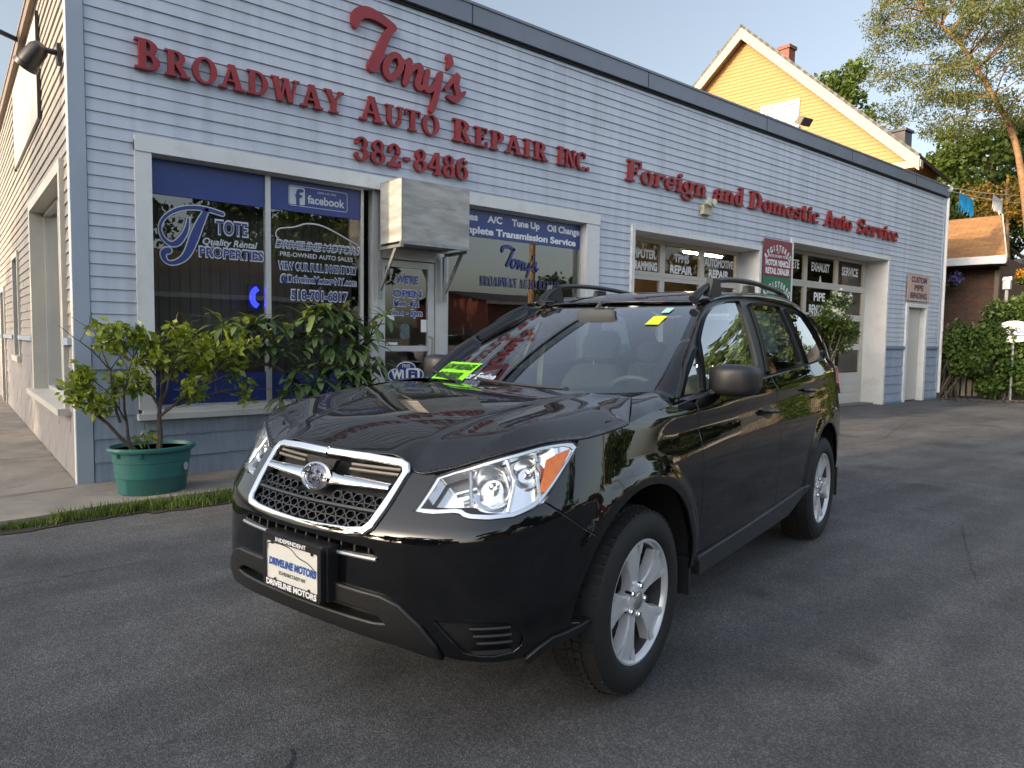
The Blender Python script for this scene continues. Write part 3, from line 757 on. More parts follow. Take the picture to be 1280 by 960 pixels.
# --- storefront: display window, door, display window
b = MB()
b.box((.444, -.045, .66), (.575, .10, 2.96)); b.box((.444, -.055, 2.865), (6.076, .10, 3.0)); b.box((5.83, -.045, .66), (6.076, .10, 2.864))
b.box((.43, -.085, .571), (2.70, .10, .625)); b.box((.47, -.05, .626), (2.70, .09, .659)); b.box((3.66, -.085, .571), (6.09, .10, .625)); b.box((3.66, -.05, .626), (6.05, .09, .659))
b.build('storefront_trim', M['white'], bld)
b = MB(); b.box((.444, 0.002, .0), (2.70, .10, .57)); b.box((3.66, .002, 0), (6.076, .1, .57)); b.build('apron_core', M['dark'], bld)
b = MB()
shingles(b, FR, .05, .567, .197, .446, 2.70, [], rnd); shingles(b, FR, .05, .567, .197, 3.66, 6.074, [], rnd)
b.build('apron_shingles', M['shingle'], bld)

def window(name, panes, x0, x1, z0, z1, y, frame=.045, mull=()):
    w = MB()
    w.box((x0, y - .02, z0), (x0 + frame, y + .04, z1)); w.box((x1 - frame, y - .02, z0), (x1, y + .04, z1))
    w.box((x0 + frame, y - .02, z0), (x1 - frame, y + .04, z0 + frame)); w.box((x0 + frame, y - .02, z1 - frame), (x1 - frame, y + .04, z1))
    for m_ in mull: w.box((m_ - .025, y - .022, z0 + frame), (m_ + .025, y + .04, z1 - frame))
    o = w.build(name, M['alu'], bld)
    xs_ = [x0 + frame] + [q for m_ in mull for q in (m_ - .025, m_ + .025)] + [x1 - frame]
    for i in range(0, len(xs_), 2):
        p = MB(); p.poly([(xs_[i], y + .01, z0 + frame), (xs_[i + 1], y + .01, z0 + frame), (xs_[i + 1], y + .01, z1 - frame), (xs_[i], y + .01, z1 - frame)])
        p.build('pane', M['glass'], o)
    return o
YG = .075
W1 = window('display_window', 2, .560, 2.62, .655, 2.88, YG, .03, (1.608,))
W2 = window('display_window', 1, 3.66, 5.85, .655, 2.88, YG, .035)
yd = YG - .002; X1, Z1 = (1, 0, 0), (0, 0, 1)
def decal(name, m, parent): 
    b_ = MB(); return b_, (lambda: b_.build(name, m, parent))
def rect(b_, x0, z0, x1, z1, y): b_.poly([(x0, y, z0), (x1, y, z0), (x1, y, z1), (x0, y, z1)])
b = MB()
rect(b, .592, 2.545, 1.582, 2.848, yd); rect(b, 1.635, 2.545, 2.588, 2.848, yd); rect(b, .592, .687, 1.582, .965, yd); rect(b, 1.635, .687, 2.588, .965, yd)
b.build('blue_film', M['blue'], W1)
b = MB(); rect(b, 3.70, 2.525, 5.812, 2.843, yd); b.build('blue_banner', M['blue'], W2)
# writing on the first window: big script T, TOTE, Quality Rental, PROPERTIES
def outlined(parts, wb, ob):
    """parts: callables(mb, y) ; white halo behind, blue on top"""
    pass
Tpath = [(1.19, 2.435), (1.02, 2.465), (.83, 2.44), (.69, 2.34), (.66, 2.22), (.72, 2.13), (.80, 2.14), (.87, 2.25), (.89, 2.36)]
Tstem = [(1.05, 2.455), (1.00, 2.35), (.94, 2.20), (.88, 2.05), (.80, 1.97), (.71, 1.96), (.68, 2.03), (.72, 2.06)]
bw = MB(); bb = MB()
for pth, w_ in ((Tpath, [.03, .035, .03, .022, .018, .03, .05, .035, .014]), (Tstem, [.035, .06, .075, .06, .04, .025, .045, .055])):
    V, F = union2d(stroke(pth, [q + .02 for q in w_], 60)); place2d(bw, V, F, (0, yd - .001, 0), X1, Z1)
    V, F = union2d(stroke(pth, w_, 60)); place2d(bb, V, F, (0, yd - .003, 0), X1, Z1)
def two(s, x, z, h, w, bold=.02, shear=0, halo=.045, fn=text):
    V, F = bfont(s, bold); kx = w / (V[:, 0].max() - V[:, 0].min())
    text(bb, s, (x, yd - .003, z), X1, Z1, h, w, bold, shear)
    text(bw, s, (x - .010, yd - .001, z - .006), X1, Z1, h + .014, w + .022, bold + halo, shear)
two('TOTE', 1.13, 2.255, .12, .285, .015)
two('PROPERTIES', .985, 2.035, .085, .575, .015)
text(bw, 'Quality Rental', (1.005, yd - .002, 2.145), X1, Z1, .062, .49, .02, .25)
# right-hand pane
two('VIEW OUR FULL INVENTORY', 1.715, 1.975, .068, .83, .02)
two('@DrivelineMotorsNY.com', 1.735, 1.855, .062, .80, .02)
two('518-701-6817', 1.84, 1.685, .088, .60, .03)
text(bw, 'PRE-OWNED AUTO SALES', (1.728, yd - .002, 2.10), X1, Z1, .045, .775, .015)
two('DRIVELINE MOTORS', 1.69, 2.185, .066, .875, .02, .2)
for i in range(3):
    z_ = 2.19 + i * .024; rect(bw, 1.70, z_, 2.56, z_ + .005, yd - .0045)
V, F = union2d(stroke([(1.73, 2.25), (1.69, 2.29), (1.72, 2.36), (1.86, 2.39), (1.98, 2.435), (2.14, 2.44), (2.30, 2.39), (2.44, 2.33), (2.55, 2.28), (2.585, 2.255)], [.006, .010, .012, .012, .014, .014, .012, .012, .010, .005], 70)); place2d(bw, V, F, (0, yd - .002, 0), X1, Z1)
# social media plate on the blue film
def rrect(x0, z0, x1, z1, r, n=5):
    out = []
    for cx_, cz_, a0 in ((x1 - r, z1 - r, 0), (x0 + r, z1 - r, 90), (x0 + r, z0 + r, 180), (x1 - r, z0 + r, 270)):
        for i in range(n + 1): a = math.radians(a0 + 90 * i / n); out.append((cx_ + r * math.cos(a), cz_ + r * math.sin(a)))
    return out
def frame2d(mb, outer, inner, y):
    n_ = len(outer)
    for i in range(n_):
        j = (i + 1) % n_; mb.poly([(outer[i][0], y, outer[i][1]), (outer[j][0], y, outer[j][1]), (inner[j][0], y, inner[j][1]), (inner[i][0], y, inner[i][1])])
frame2d(bw, rrect(1.818, 2.602, 2.442, 2.80, .025), rrect(1.824, 2.608, 2.436, 2.794, .021), yd - .002)
bw.poly([(p[0], yd - .002, p[1]) for p in rrect(1.828, 2.616, 1.985, 2.787, .02)])
text(bw, 'facebook', (2.012, yd - .002, 2.645), X1, Z1, .082, .40, .03)
text(bw, 'LIKE US ON', (2.115, yd - .002, 2.752), X1, Z1, .022, .20, .01)
fpath = [(1.955, 2.755), (1.925, 2.752), (1.912, 2.725), (1.912, 2.62)]
V, F = union2d(stroke(fpath, [.034, .036, .036, .036], 24) + R4(1.885, 2.685, 1.955, 2.715)); place2d(bb, V, F, (0, yd - .004, 0), X1, Z1)
bw.build('window_lettering_white', M['greydecal'], W1); bb.build('window_lettering_blue', M['bluedecal'], W1)
bw = MB(); bb = MB()
text(bw, 'Brakes', (3.72, yd - .002, 2.715), X1, Z1, .082, .40, .04); text(bw, 'A/C', (4.262, yd - .002, 2.715), X1, Z1, .082, .225, .04)
text(bw, 'Tune Up', (4.64, yd - .002, 2.715), X1, Z1, .082, .455, .04); text(bw, 'Oil Change', (5.225, yd - .002, 2.712), X1, Z1, .085, .58, .04)
text(bw, 'Complete Transmission Service', (3.72, yd - .002, 2.565), X1, Z1, .082, 2.02, .04)
bw.build('banner_lettering', M['whitedecal'], W2)
def tonys(mb_add, ox, oz, k, wk=1.0):
    """brush script name from strokes; unit = metres on the big wall sign"""
    for pth, w_ in TONY: mb_add([(ox + x * k, oz + z * k) for x, z in pth], [q * k * wk for q in w_])
TONY = [([(.0, .34), (.02, .43), (.12, .485), (.26, .47), (.40, .42)], [.06, .10, .095, .08, .07]), ([(.395, .43), (.33, .32), (.25, .15), (.18, .0)], [.06, .07, .085, .10]),
        ([(.47, .16), (.40, .16), (.335, .08), (.32, -.01), (.37, -.06), (.44, -.01), (.49, .08), (.47, .15), (.53, .12)], [.05, .055, .06, .06, .055, .055, .055, .05, .035]),
        ([(.585, .15), (.565, .04), (.54, -.07)], [.06, .065, .06]), ([(.55, -.04), (.62, .08), (.70, .13), (.71, .06), (.68, -.05), (.72, -.08), (.77, -.03)], [.03, .04, .06, .06, .06, .05, .03]),
        ([(.80, .10), (.77, -.02), (.80, -.08), (.87, -.04), (.93, .07)], [.055, .06, .055, .045, .05]), ([(.955, .11), (.92, -.03), (.89, -.16), (.85, -.27)], [.055, .06, .06, .055]),
        ([(1.06, .31), (1.075, .26), (1.05, .20)], [.06, .06, .035]),
        ([(1.02, -.02), (1.10, .08), (1.17, .15), (1.15, .05), (1.18, -.03), (1.15, -.10), (1.06, -.09)], [.03, .04, .055, .06, .06, .06, .045]), ([(1.14, -.09), (1.22, -.05), (1.26, .0)], [.04, .035, .025])]
def _add(p, w_):
    V, F = union2d(stroke(p, w_, 28)); place2d(bb, V, F, (0, yd - .002, 0), X1, Z1)
tonys(_add, 4.50, 2.225, .47)
serif(bb, 'BROADWAY AUTO REPAIR', (4.165, yd - .002, 1.955), X1, Z1, .115, 1.31)
bb.build('window_lettering_blue', M['bluedecal'], W2)

# --- entrance door
dr = MB()
for a, c in (((2.705, .02, 0), (2.775, .12, 2.86)), ((3.50, .02, 0), (3.655, .12, 2.86)), ((2.776, .02, 2.165), (3.499, .12, 2.235)), ((2.776, .03, 2.236), (3.499, .09, 2.86))): dr.box(a, c)
dr.build('door_frame', M['alu'], bld)
dr = MB()
for a, c in (((2.785, .035, .02), (2.865, .085, 2.155)), ((3.41, .035, .02), (3.492, .085, 2.155)), ((2.866, .035, 2.085), (3.409, .085, 2.155)), ((2.866, .03, 1.165), (3.409, .09, 1.225)), ((2.866, .035, .02), (3.409, .085, .26))): dr.box(a, c)
door = dr.build('entrance_door', M['alu'], bld)
for z0, z1 in ((.26, 1.165), (1.225, 2.085)):
    p = MB(); rect(p, 2.866, z0, 3.409, z1, .06); p.build('pane', M['glass'], door)
p = MB(); p.tube([(3.43, .03, 1.02), (3.43, -.02, 1.03), (3.43, -.02, 1.32), (3.43, .03, 1.33)], .011, 8); p.build('door_handle', M['galv'], door, smooth=40)
bb = MB(); bw = MB()
for s_, x, z, h, w in (("WE'RE", 3.01, 1.915, .085, .28), ('OPEN', 2.965, 1.765, .075, .37), ('Mon - Fri', 2.985, 1.665, .06, .31), ('8am - 5pm', 2.962, 1.565, .06, .38)):
    text(bb, s_, (x, .056, z), X1, Z1, h, w, .03)
    text(bw, s_, (x - .008, .0575, z - .006), X1, Z1, h + .014, w + .018, .07)
bb.build('hours_lettering', mat('door_blue', (.05, .08, .33), .4, var=0), door); bw.build('hours_lettering_halo', M['greydecal'], door)
p = MB()
for a in ((2.895, 1.50, 2.99, 1.56), (3.33, 1.38, 3.405, 1.52), (2.89, 1.235, 3.03, 1.262)): rect(p, a[0], a[1], a[2], a[3], .057)
p.build('door_notices', M['whitedecal'], door)
p = MB(); p.poly([(q[0], .057, q[1]) for q in rrect(3.06, 1.30, 3.18, 1.47, .04)]); p.build('oval_sticker', mat('dim_sticker', (.09, .12, .13), .5, var=.2, scale=20), door)
# wifi plate: cloud shape
wf = MB(); wfw = MB(); wfb = MB()
cl = lambda k: ring(3.01, .90, .10 + k, .075 + k, 0, 360, .10 + k, .075 + k, 20) + ring(3.27, .90, .10 + k, .075 + k, 0, 360, .10 + k, .075 + k, 20) + ring(3.14, .975, .125 + k, .075 + k, 0, 360, .125 + k, .075 + k, 20) + ring(3.14, .855, .14 + k, .075 + k, 0, 360, .14 + k, .075 + k, 20) + R4(3.01, .825 - k, 3.27, .96)
V, F = union2d(cl(.0)); place2d(wf, V, F, (0, .056, 0), X1, Z1); wf.build('internet_sign_border', M['whitedecal'], door)
V, F = union2d(cl(-.012)); place2d(wfb, V, F, (0, .054, 0), X1, Z1)
text(wfw, 'FREE', (3.14, .052, .985), X1, Z1, .035, .10, .01, align='C'); text(wfw, 'Wi', (2.95, .052, .865), X1, Z1, .095, .16, .06)
wfw.poly([(q[0], .052, q[1]) for q in rrect(3.135, .848, 3.315, .975, .025)])
text(wfb, 'Fi', (3.165, .050, .865), X1, Z1, .09, .12, .06)
wfb.build('internet_sign', mat('sign_blue', (.02, .03, .16), .4, var=0), door); wfw.build('internet_sign_lettering', M['whitedecal'], door)

# --- plywood box over the entrance on steel brackets
box = thing('entrance_canopy_box', 'weathered grey plywood box on steel brackets above the entrance door', 'canopy', (3.17, 0, 2.29))
p = MB(); p.box((2.755, -.505, 2.292), (3.585, -.06, 2.915)); p.build('plywood_box', M['plywood'], box)
p = MB(); p.box((2.75, -.509, 2.288), (2.762, -.5, 2.92)); p.box((2.74, -.51, 2.262), (3.60, -.48, 2.29)); p.box((2.74, -.09, 2.262), (3.60, -.06, 2.29)); p.box((2.752, -.47, 2.915), (2.80, -.06, 2.925)); p.build('edge_strip', M['galv'], box)
p = MB()
for x in (2.745, 3.56):
    p.box((x, -.50, 2.232), (x + .035, -.06, 2.262)); p.box((x, -.062, 1.72), (x + .035, -.022, 2.231)); p.obox((x + .008, -.40, 2.232), (.018, 0, 0), (0, .33, -.42), (0, .03, .03))
p.build('bracket', M['galv'], box)

# --- vertical blinds, neon and bulb behind the first window
bl = thing('vertical_blind', 'brown vertical blind hanging behind the blue lettered display window', 'blind', (1.6, .3, 2.9))
p = MB()
for i in range(22):
    x = .60 + i * .091; p.obox((x, .30, .70), (.0935, .010, 0), (-.0005, .003, 0), (0, 0, 2.14))
p.build('blind_slats', M['blind'], bl)
p = MB(); p.box((.58, .28, 2.84), (2.6, .34, 2.88)); p.build('head_rail', M['alu'], bl)
ne = thing('neon_sign', 'glowing blue neon crescent behind the display window glass', 'neon sign', (1.53, .2, 1.68))
p = MB()
for r_, o_ in ((.075, 0), (.058, .012)): p.tube([(1.56 + o_ - r_ * math.cos(a), .20, 1.69 + 1.3 * r_ * math.sin(a)) for a in np.linspace(-1.35, 1.35, 16)], .013, 8)
p.build('neon_tube', mat('neon_blue', (.02, .03, 1.0), .4, var=0, emit=1.1), ne, smooth=60)
p = MB(); p.box((1.47, .235, 1.56), (1.60, .25, 1.82)); p.build('backing_plate', M['black'], ne)

# --- garage doors
M['gglass'] = glass('garage_glass', (.80, .76, .70), 1.0)
def garage(x0, x1, ztop, yr, cols, rows, zbot, nm_label, cx0):
    """sectional door: rows of glazed sections, closed"""
    pt = MB()
    pt.box((x0 - .062, -.05, 0), (x0, yr + .05, ztop + .07)); pt.box((x1, -.05, 0), (x1 + .07, yr + .05, ztop + .07)); pt.box((x0, -.05, ztop), (x1, yr + .05, ztop + .07))
    pt.build('garage_door_surround', M['white'], bld)
    sec = MB(); gl = []
    st = .12; cw = (x1 - x0 - st * (len(cols) + 1)) / len(cols)
    zt = ztop - .01
    sec.box((x0, yr + .002, .004), (x1, yr + .05, zbot))
    for k in range(3): sec.box((x0 + .02, yr - .006, .09 + k * .18), (x1 - .02, yr + .001, .20 + k * .18))
    for r_ in range(rows):
        z0 = zbot + r_ * (zt - zbot) / rows; z1 = zbot + (r_ + 1) * (zt - zbot) / rows
        sec.box((x0, yr + .002, z0), (x1, yr + .05, z0 + .065)); sec.box((x0, yr + .002, z1 - .062), (x1, yr + .05, z1)); sec.box((x0, yr - .004, z0 + .001), (x1, yr + .0015, z0 + .008))
        for c_ in range(len(cols) + 1):
            xa = x0 + c_ * (cw + st); sec.box((xa, yr, z0 + .066), (xa + st, yr + .05, z1 - .063))
        for c_ in range(len(cols)):
            xa = x0 + st + c_ * (cw + st); gl.append((xa, xa + cw, z0 + .065, z1 - .062))
    d_ = sec.build('garage_door', M['cream'], bld)
    for q in gl:
        p_ = MB(); rect(p_, q[0], q[2], q[1], q[3], yr + .03); p_.build('pane', M['gglass'], d_)
    return d_, gl
G1, gl1 = garage(6.793, 9.973, 2.885, .33, [0] * 3, 4, .62, '', 0)
G2, gl2 = garage(11.064, 14.967, 3.12, .42, [0] * 3, 4, .62, '', 0)
def glt(gl, r_, c_): return gl[r_ * 3 + c_]
bw = MB()
for c_, lines in enumerate((('COMPUTER', 'PROGRAMMING'), ('TPMS', 'REPAIR'), ('AUTOMOTIVE', 'REPAIR'))):
    q = glt(gl1, 3, c_); w0 = q[1] - q[0]
    for i, s_ in enumerate(lines): text(bw, s_, ((q[0] + q[1]) / 2, .357, q[3] - .235 - i * .18), X1, Z1, .13, min(w0 * .92, .095 * len(s_)), .035, align='C')
bw.build('garage_lettering', M['whitedecal'], G1)
bw = MB()
for c_, s_ in enumerate(('COMPLETE', 'EXHAUST', 'SERVICE')):
    q = glt(gl2, 3, c_); text(bw, s_, ((q[0] + q[1]) / 2, .447, q[3] - .28), X1, Z1, .17, .105 * len(s_), .035, align='C')
q = glt(gl2, 2, 1)
for i, s_ in enumerate(('PIPE', 'BENDING')): text(bw, s_, ((q[0] + q[1]) / 2, .447, q[3] - .25 - i * .25), X1, Z1, .17, .115 * len(s_), .035, align='C')
q = glt(gl2, 3, 1); cx_ = (q[0] + q[1]) / 2; bw.poly([(cx_ - .05, .447, q[2] + .005), (cx_ + .05, .447, q[2] + .005), (cx_ + .01, .447, q[2] + .13), (cx_ - .01, .447, q[2] + .13)])
bw.build('garage_lettering', M['whitedecal'], G2)
bw = MB(); q = glt(gl2, 2, 2); bw.poly([(q[0] + .42, .447, q[2] + .12), (q[0] + .66, .447, q[2] + .10), (q[0] + .46, .447, q[2] + .36)]); bw.build('green_sticker', mat('green_sticker', (.06, .28, .19), .5), G2)
bw = MB(); q = glt(gl2, 1, 2); rect(bw, q[1] - .10, q[2] + .02, q[1] - .02, q[2] + .28, .447); bw.build('yellow_notice', mat('notice', (.35, .27, .14), .6, var=.3, scale=30), G2)
for i, (x, y) in enumerate(((8.4, 2.6), (12.6, 3.0))):
    t = thing('tube_lamp', ('lit fluorescent tube lamp inside the nearer garage bay' if i == 0 else 'lit fluorescent tube lamp inside the farther garage bay'), 'ceiling lamp', (x, y, 3.3))
    p = MB(); p.box((x - .75, y - .08, 3.31), (x + .75, y + .08, 3.37)); p.build('lamp_housing', M['white'], t)
    p = MB(); p.tube([(x - .7, y, 3.285), (x + .7, y, 3.285)], .022, 8); p.build('lamp_tube', mat('lit_tube', (1, .78, .5), .4, var=0, emit=(60 if i == 0 else 18)), t)
# side door at the far end
p = MB(); p.box((16.02, -.05, 0), (16.12, .12, 2.26)); p.box((17.09, -.05, 0), (17.2, .12, 2.26)); p.box((16.121, -.05, 2.17), (17.089, .12, 2.26)); p.build('side_door_frame', M['white'], bld)
p = MB(); p.box((16.125, .09, .02), (17.085, .13, 2.165)); sd = p.build('side_door', M['cream'], bld)
p = MB(); p.lathe([(.0, -.05), (.028, -.045), (.03, -.025), (.012, -.012), (.012, 0)], (16.2, .089, 1.0), (0, 1, 0), 12); p.build('door_knob', M['galv'], sd, smooth=40)

# --- left wall
b = MB()
LO = [(.42, 3.25, .60, 2.80), (5.2, 6.15, .9, 2.45), (8.2, 9.2, -1, 2.1)]
laps(b, SDL, 1.275, 4.71, .1035, .075, BD, LO, .017); flipf(b); b.build('side_siding', M['siding_side_warmlit'], bld)
b = MB(); shingles(b, SDL, .07, 1.215, .19, .075, BD, LO, rnd); flipf(b); b.build('side_shingle_skirt', M['shingle_side_warmlit'], bld)
b = MB(); b.box((-.06, 3.25, 1.216), (0, 5.16, 1.274)); b.box((-.06, 6.19, 1.216), (0, 8.2, 1.274)); b.box((-.06, 9.2, 1.216), (0, BD, 1.274)); b.box((-.06, .076, 1.216), (0, .419, 1.274)); b.build('side_belt_moulding', M['bluetrim'], bld)
b = MB()
b.box((-.05, .42, .66), (.16, .52, 2.70)); b.box((-.05, 3.12, .66), (.16, 3.25, 2.70)); b.box((-.05, .42, 2.70), (.16, 3.25, 2.80)); b.box((-.11, .38, .60), (.16, 3.30, .659))
b.box((-.04, 5.2, .98), (.10, 5.29, 2.37)); b.box((-.04, 6.06, .98), (.10, 6.15, 2.37)); b.box((-.04, 5.2, 2.37), (.10, 6.15, 2.45)); b.box((-.07, 5.16, .90), (.1, 6.19, .979))
b.box((-.04, 8.2, .05), (.1, 8.29, 2.02)); b.box((-.04, 9.11, .05), (.1, 9.2, 2.02)); b.box((-.04, 8.2, 2.021), (.1, 9.2, 2.1))
b.build('side_window_trim', M['cream'], bld)
def swin(y0, y1, z0, z1, x, mull=()):
    w = MB()
    w.box((x - .02, y0, z0), (x + .04, y0 + .04, z1)); w.box((x - .02, y1 - .04, z0), (x + .04, y1, z1)); w.box((x - .02, y0 + .04, z0), (x + .04, y1 - .04, z0 + .04)); w.box((x - .02, y0 + .04, z1 - .04), (x + .04, y1 - .04, z1))
    for m_ in mull: w.box((x - .022, m_ - .025, z0 + .04), (x + .04, m_ + .025, z1 - .04))
    o = w.build('side_window', M['alu'], bld)
    p_ = MB(); p_.poly([(x + .01, y1 - .04, z0 + .04), (x + .01, y0 + .04, z0 + .04), (x + .01, y0 + .04, z1 - .04), (x + .01, y1 - .04, z1 - .04)]); p_.build('pane', M['glass'], o)
swin(.521, 3.119, .661, 2.699, .11, (1.82,)); swin(5.291, 6.059, .98, 2.369, .05, (5.67,))
b = MB(); b.box((.03, 8.291, .05), (.07, 9.109, 2.02)); b.build('rear_door', M['cream'], bld)
sb = thing('window_shade', 'plain pale roller shade drawn inside the side wall window', 'blind', (.3, 1.8, 2.6))
b = MB(); b.box((.30, .5, .70), (.304, 3.15, 2.66)); b.build('shade_cloth', mat('shade_cloth', (.48, .47, .42), .8, var=.05), sb)
b = MB(); b.tube([(.31, .48, 2.68), (.31, 3.17, 2.68)], .02, 8); b.build('shade_roller', M['alu'], sb)
# faded board high on the left wall
bd = thing('faded_wall_board', 'faded white sign board high on the sunlit side wall', 'sign', (0, 3.4, 3.9))
b = MB(); b.box((-.045, 1.95, 3.50), (-.02, 4.95, 4.52)); b.build('board', mat('faded_board', (.36, .35, .33), .6, var=.08, scale=2, dirt=((.36, .36, .42), .75, 2.6)), bd)
b = MB(); b.box((-.048, 1.92, 3.48), (-.018, 1.949, 4.54)); b.box((-.048, 4.951, 3.48), (-.018, 4.98, 4.54)); b.build('board_edge', M['black'], bd)

# --- raised red signs
def sign(nm, label, words):
    t = thing(nm, label, 'sign', (words[0][1], -.02, words[0][2]), 'red raised lettering on the shop front')
    for fn in words: pass
    return t
sgn = thing('raised_letter_sign', 'long row of red slab serif capitals running above the display windows', 'sign', (3.1, 0, 3.55), 'raised red signs on the siding')
def word(t, s_, x0, x1, z, h, caps=1.0, fat=1.0, gap=.06, shear=0):
    p_ = MB(); serif(p_, s_, (x0, -.022, z), X1, Z1, h, x1 - x0, caps, .045, 0, shear, gap=gap, fat=fat)
    # edges darker through their own shading only
    return p_.build('sign_word', M['red'], t)
for s_, x0, x1, k in (('BROADWAY', .45, 2.36, 1.16), ('AUTO', 2.52, 3.50, 1.16), ('REPAIR', 3.66, 5.12, 1.14), ('INC.', 5.27, 5.86, 1.05)): word(sgn, s_, x0, x1, 3.545, .215, k)
sgn = thing('raised_letter_sign', 'red raised numerals of a phone number above the entrance box', 'sign', (3.2, 0, 3.12), 'raised red signs on the siding')
word(sgn, '382-', 2.46, 3.145, 3.125, .24, fat=1.05); word(sgn, '8486', 3.165, 3.90, 3.125, .24, fat=1.05)
sgn = thing('raised_letter_sign', 'red brush script name, highest lettering on the front', 'sign', (3.1, 0, 4.0), 'raised red signs on the siding')
p = MB()
def _add(pp, w_):
    V, F = union2d(stroke(pp, w_, 30)); place2d(p, V, F, (0, -.022 - .0004 * len(p.f) % .003, 0), X1, Z1, .045)
_sp = []
tonys(lambda pp, w_: _sp.extend(stroke(pp, w_, 30)), 2.47, 4.10, 1.07, 1.12)
V, F = union2d(_sp); place2d(p, V, F, (0, -.022, 0), X1, Z1, .05); split_pieces(p.build('sign_letter', M['red'], sgn), .0)
sgn = thing('raised_letter_sign', 'red slanted lower case lettering stretched over both garage doors', 'sign', (11, 0, 3.5), 'raised red signs on the siding')
for s_, x0, x1 in (('Foreign', 6.55, 8.42), ('and', 8.60, 9.44), ('Domestic', 9.58, 11.92), ('Auto', 12.12, 13.22), ('Service', 13.45, 15.35)): word(sgn, s_, x0, x1, 3.545, .285, 1.0, 1.05, .02, .10)

# --- flat signs
def board(nm, label, cat, x0, x1, z0, z1, y, m, lines, group=None, edge=None):
    t = thing(nm, label, cat, ((x0 + x1) / 2, y, z0), group)
    p_ = MB(); p_.box((x0, y, z0), (x1, y + .012, z1)); p_.build('sign_board', m, t)
    q_ = MB()
    for s_, cx_, z, h, w, bold in lines: text(q_, s_, (cx_, y - .002, z), X1, Z1, h, w, bold, align='C')
    return t, q_
def arctext(mb, s_, cx_, cz_, r, a0, a1, h, y):
    n_ = len(s_)
    for i, c in enumerate(s_):
        a = math.radians(a0 + (a1 - a0) * (i + .5) / n_); V, F = bfont(c, .04)
        if not len(V): continue
        V = V.copy(); V[:, 0] -= (V[:, 0].min() + V[:, 0].max()) / 2; V *= h / .729; V[:, 0] *= .8
        tx, tz = math.sin(a), -math.cos(a)
        o = (cx_ + r * math.cos(a), y, cz_ + r * math.sin(a)); place2d(mb, V, F, o, (tx, 0, tz), (math.cos(a), 0, math.sin(a)))
t, q_ = board('dealer_sign', 'maroon registered motor vehicle retail dealer sign between the garage doors', 'sign', 10.085, 10.985, 2.475, 3.10, -.062, mat('maroon_sign', (.20, .030, .045), .45, var=.08),
    [('BY', 10.535, 2.872, .035, None, .02), ('STATE OF NEW YORK', 10.535, 2.80, .045, .66, .03), ('MOTOR VEHICLE', 10.535, 2.655, .10, .80, .05), ('RETAIL DEALER', 10.535, 2.515, .10, .78, .05)], 'registration signs between the garage doors')
arctext(q_, 'REGISTERED', 10.535, 2.42, .50, 140, 40, .10, -.064); q_.build('sign_lettering', M['whitedecal'], t)
t, q_ = board('repair_shop_sign', 'green registered repair shop sign below the maroon sign', 'sign', 10.085, 10.985, 1.86, 2.468, -.062, mat('green_sign', (.025, .15, .075), .45, var=.08),
    [('STATE OF NEW YORK', 10.535, 2.17, .045, .66, .03), ('MOTOR VEHICLE', 10.535, 2.03, .10, .80, .05), ('REPAIR SHOP', 10.535, 1.90, .10, .70, .05)], 'registration signs between the garage doors')
arctext(q_, 'REGISTERED', 10.535, 1.79, .50, 140, 40, .10, -.064); q_.build('sign_lettering', M['whitedecal'], t)
t, q_ = board('pipe_bending_sign', 'faded pink board reading CUSTOM PIPE BENDING above the side door', 'sign', 15.98, 17.2, 2.31, 2.91, -.055, mat('pink_board', (.48, .36, .31), .6, var=.10, dirt=((.36, .26, .2), .5, 4)),
    [('CUSTOM', 16.59, 2.735, .125, .86, .05), ('PIPE', 16.59, 2.555, .125, .50, .05), ('BENDING', 16.59, 2.375, .125, .92, .05)])
q_.build('sign_lettering', mat('purple_lettering', (.09, .03, .08), .5, var=0), t)

# --- lamps on the building
t = thing('emergency_light', 'small cream emergency light fixture above the nearer garage door', 'wall lamp', (8.42, 0, 3.3))
b = MB(); b.box((8.31, -.09, 3.29), (8.53, -.02, 3.43)); b.build('lamp_body', mat('aged_cream', (.46, .42, .30), .5, var=.15, scale=12), t)
for x in (8.35, 8.49): b = MB(); b.lathe([(.02, 0), (.06, .05), (.062, .075), (0, .085)], (x, -.09, 3.46), (0, -1, .15), 14); b.build('lamp_head', mat('aged_lens', (.5, .47, .36), .25, var=.1), t, smooth=40)
t = thing('flood_light', 'bronze flood light standing on the roof edge before the yellow gable', 'flood light', (11.37, .1, 5.1))
b = MB(); b.tube([(11.37, .1, 5.1), (11.37, .1, 5.25)], .016, 8); b.box((11.30, .06, 5.11), (11.44, .14, 5.125)); b.build('lamp_post', M['blackmetal'], t)
b = MB(); b.obox((11.24, .03, 5.24), (.27, -.035, 0), (.03, .13, .06), (.018, -.07, .13)); b.build('lamp_housing', mat('bronze_lamp', (.16, .13, .10), .4, .3, var=.1), t)
b = MB(); b.obox((11.255, .022, 5.25), (.24, -.032, 0), (.0155, -.0605, .112), (-.002, -.004, -.002)); b.build('lamp_lens', mat('lamp_glass_dark', (.05, .05, .055), .1, var=0), t)
t = thing('security_camera_light', 'black bullet shaped spot lamp on the corner of the side wall', 'spot lamp', (0, .42, 3.62))
b = MB(); b.box((-.05, .30, 3.56), (-.02, .40, 3.72)); b.tube([(-.05, .35, 3.65), (-.13, .37, 3.66), (-.17, .40, 3.64)], .024, 8); b.build('lamp_bracket', M['blackmetal'], t, smooth=40)
b = MB(); b.lathe([(.0, 0), (.05, .0), (.075, .04), (.085, .22), (.095, .23), (.093, .19), (0, .18)], (-.15, .36, 3.69), (-.42, .48, -.62), 18); b.build('lamp_head', M['blackmetal'], t, smooth=40)
t = thing('area_light', 'dark area light on an arm reaching out from the side roof edge', 'flood light', (0, 3.6, 4.75))
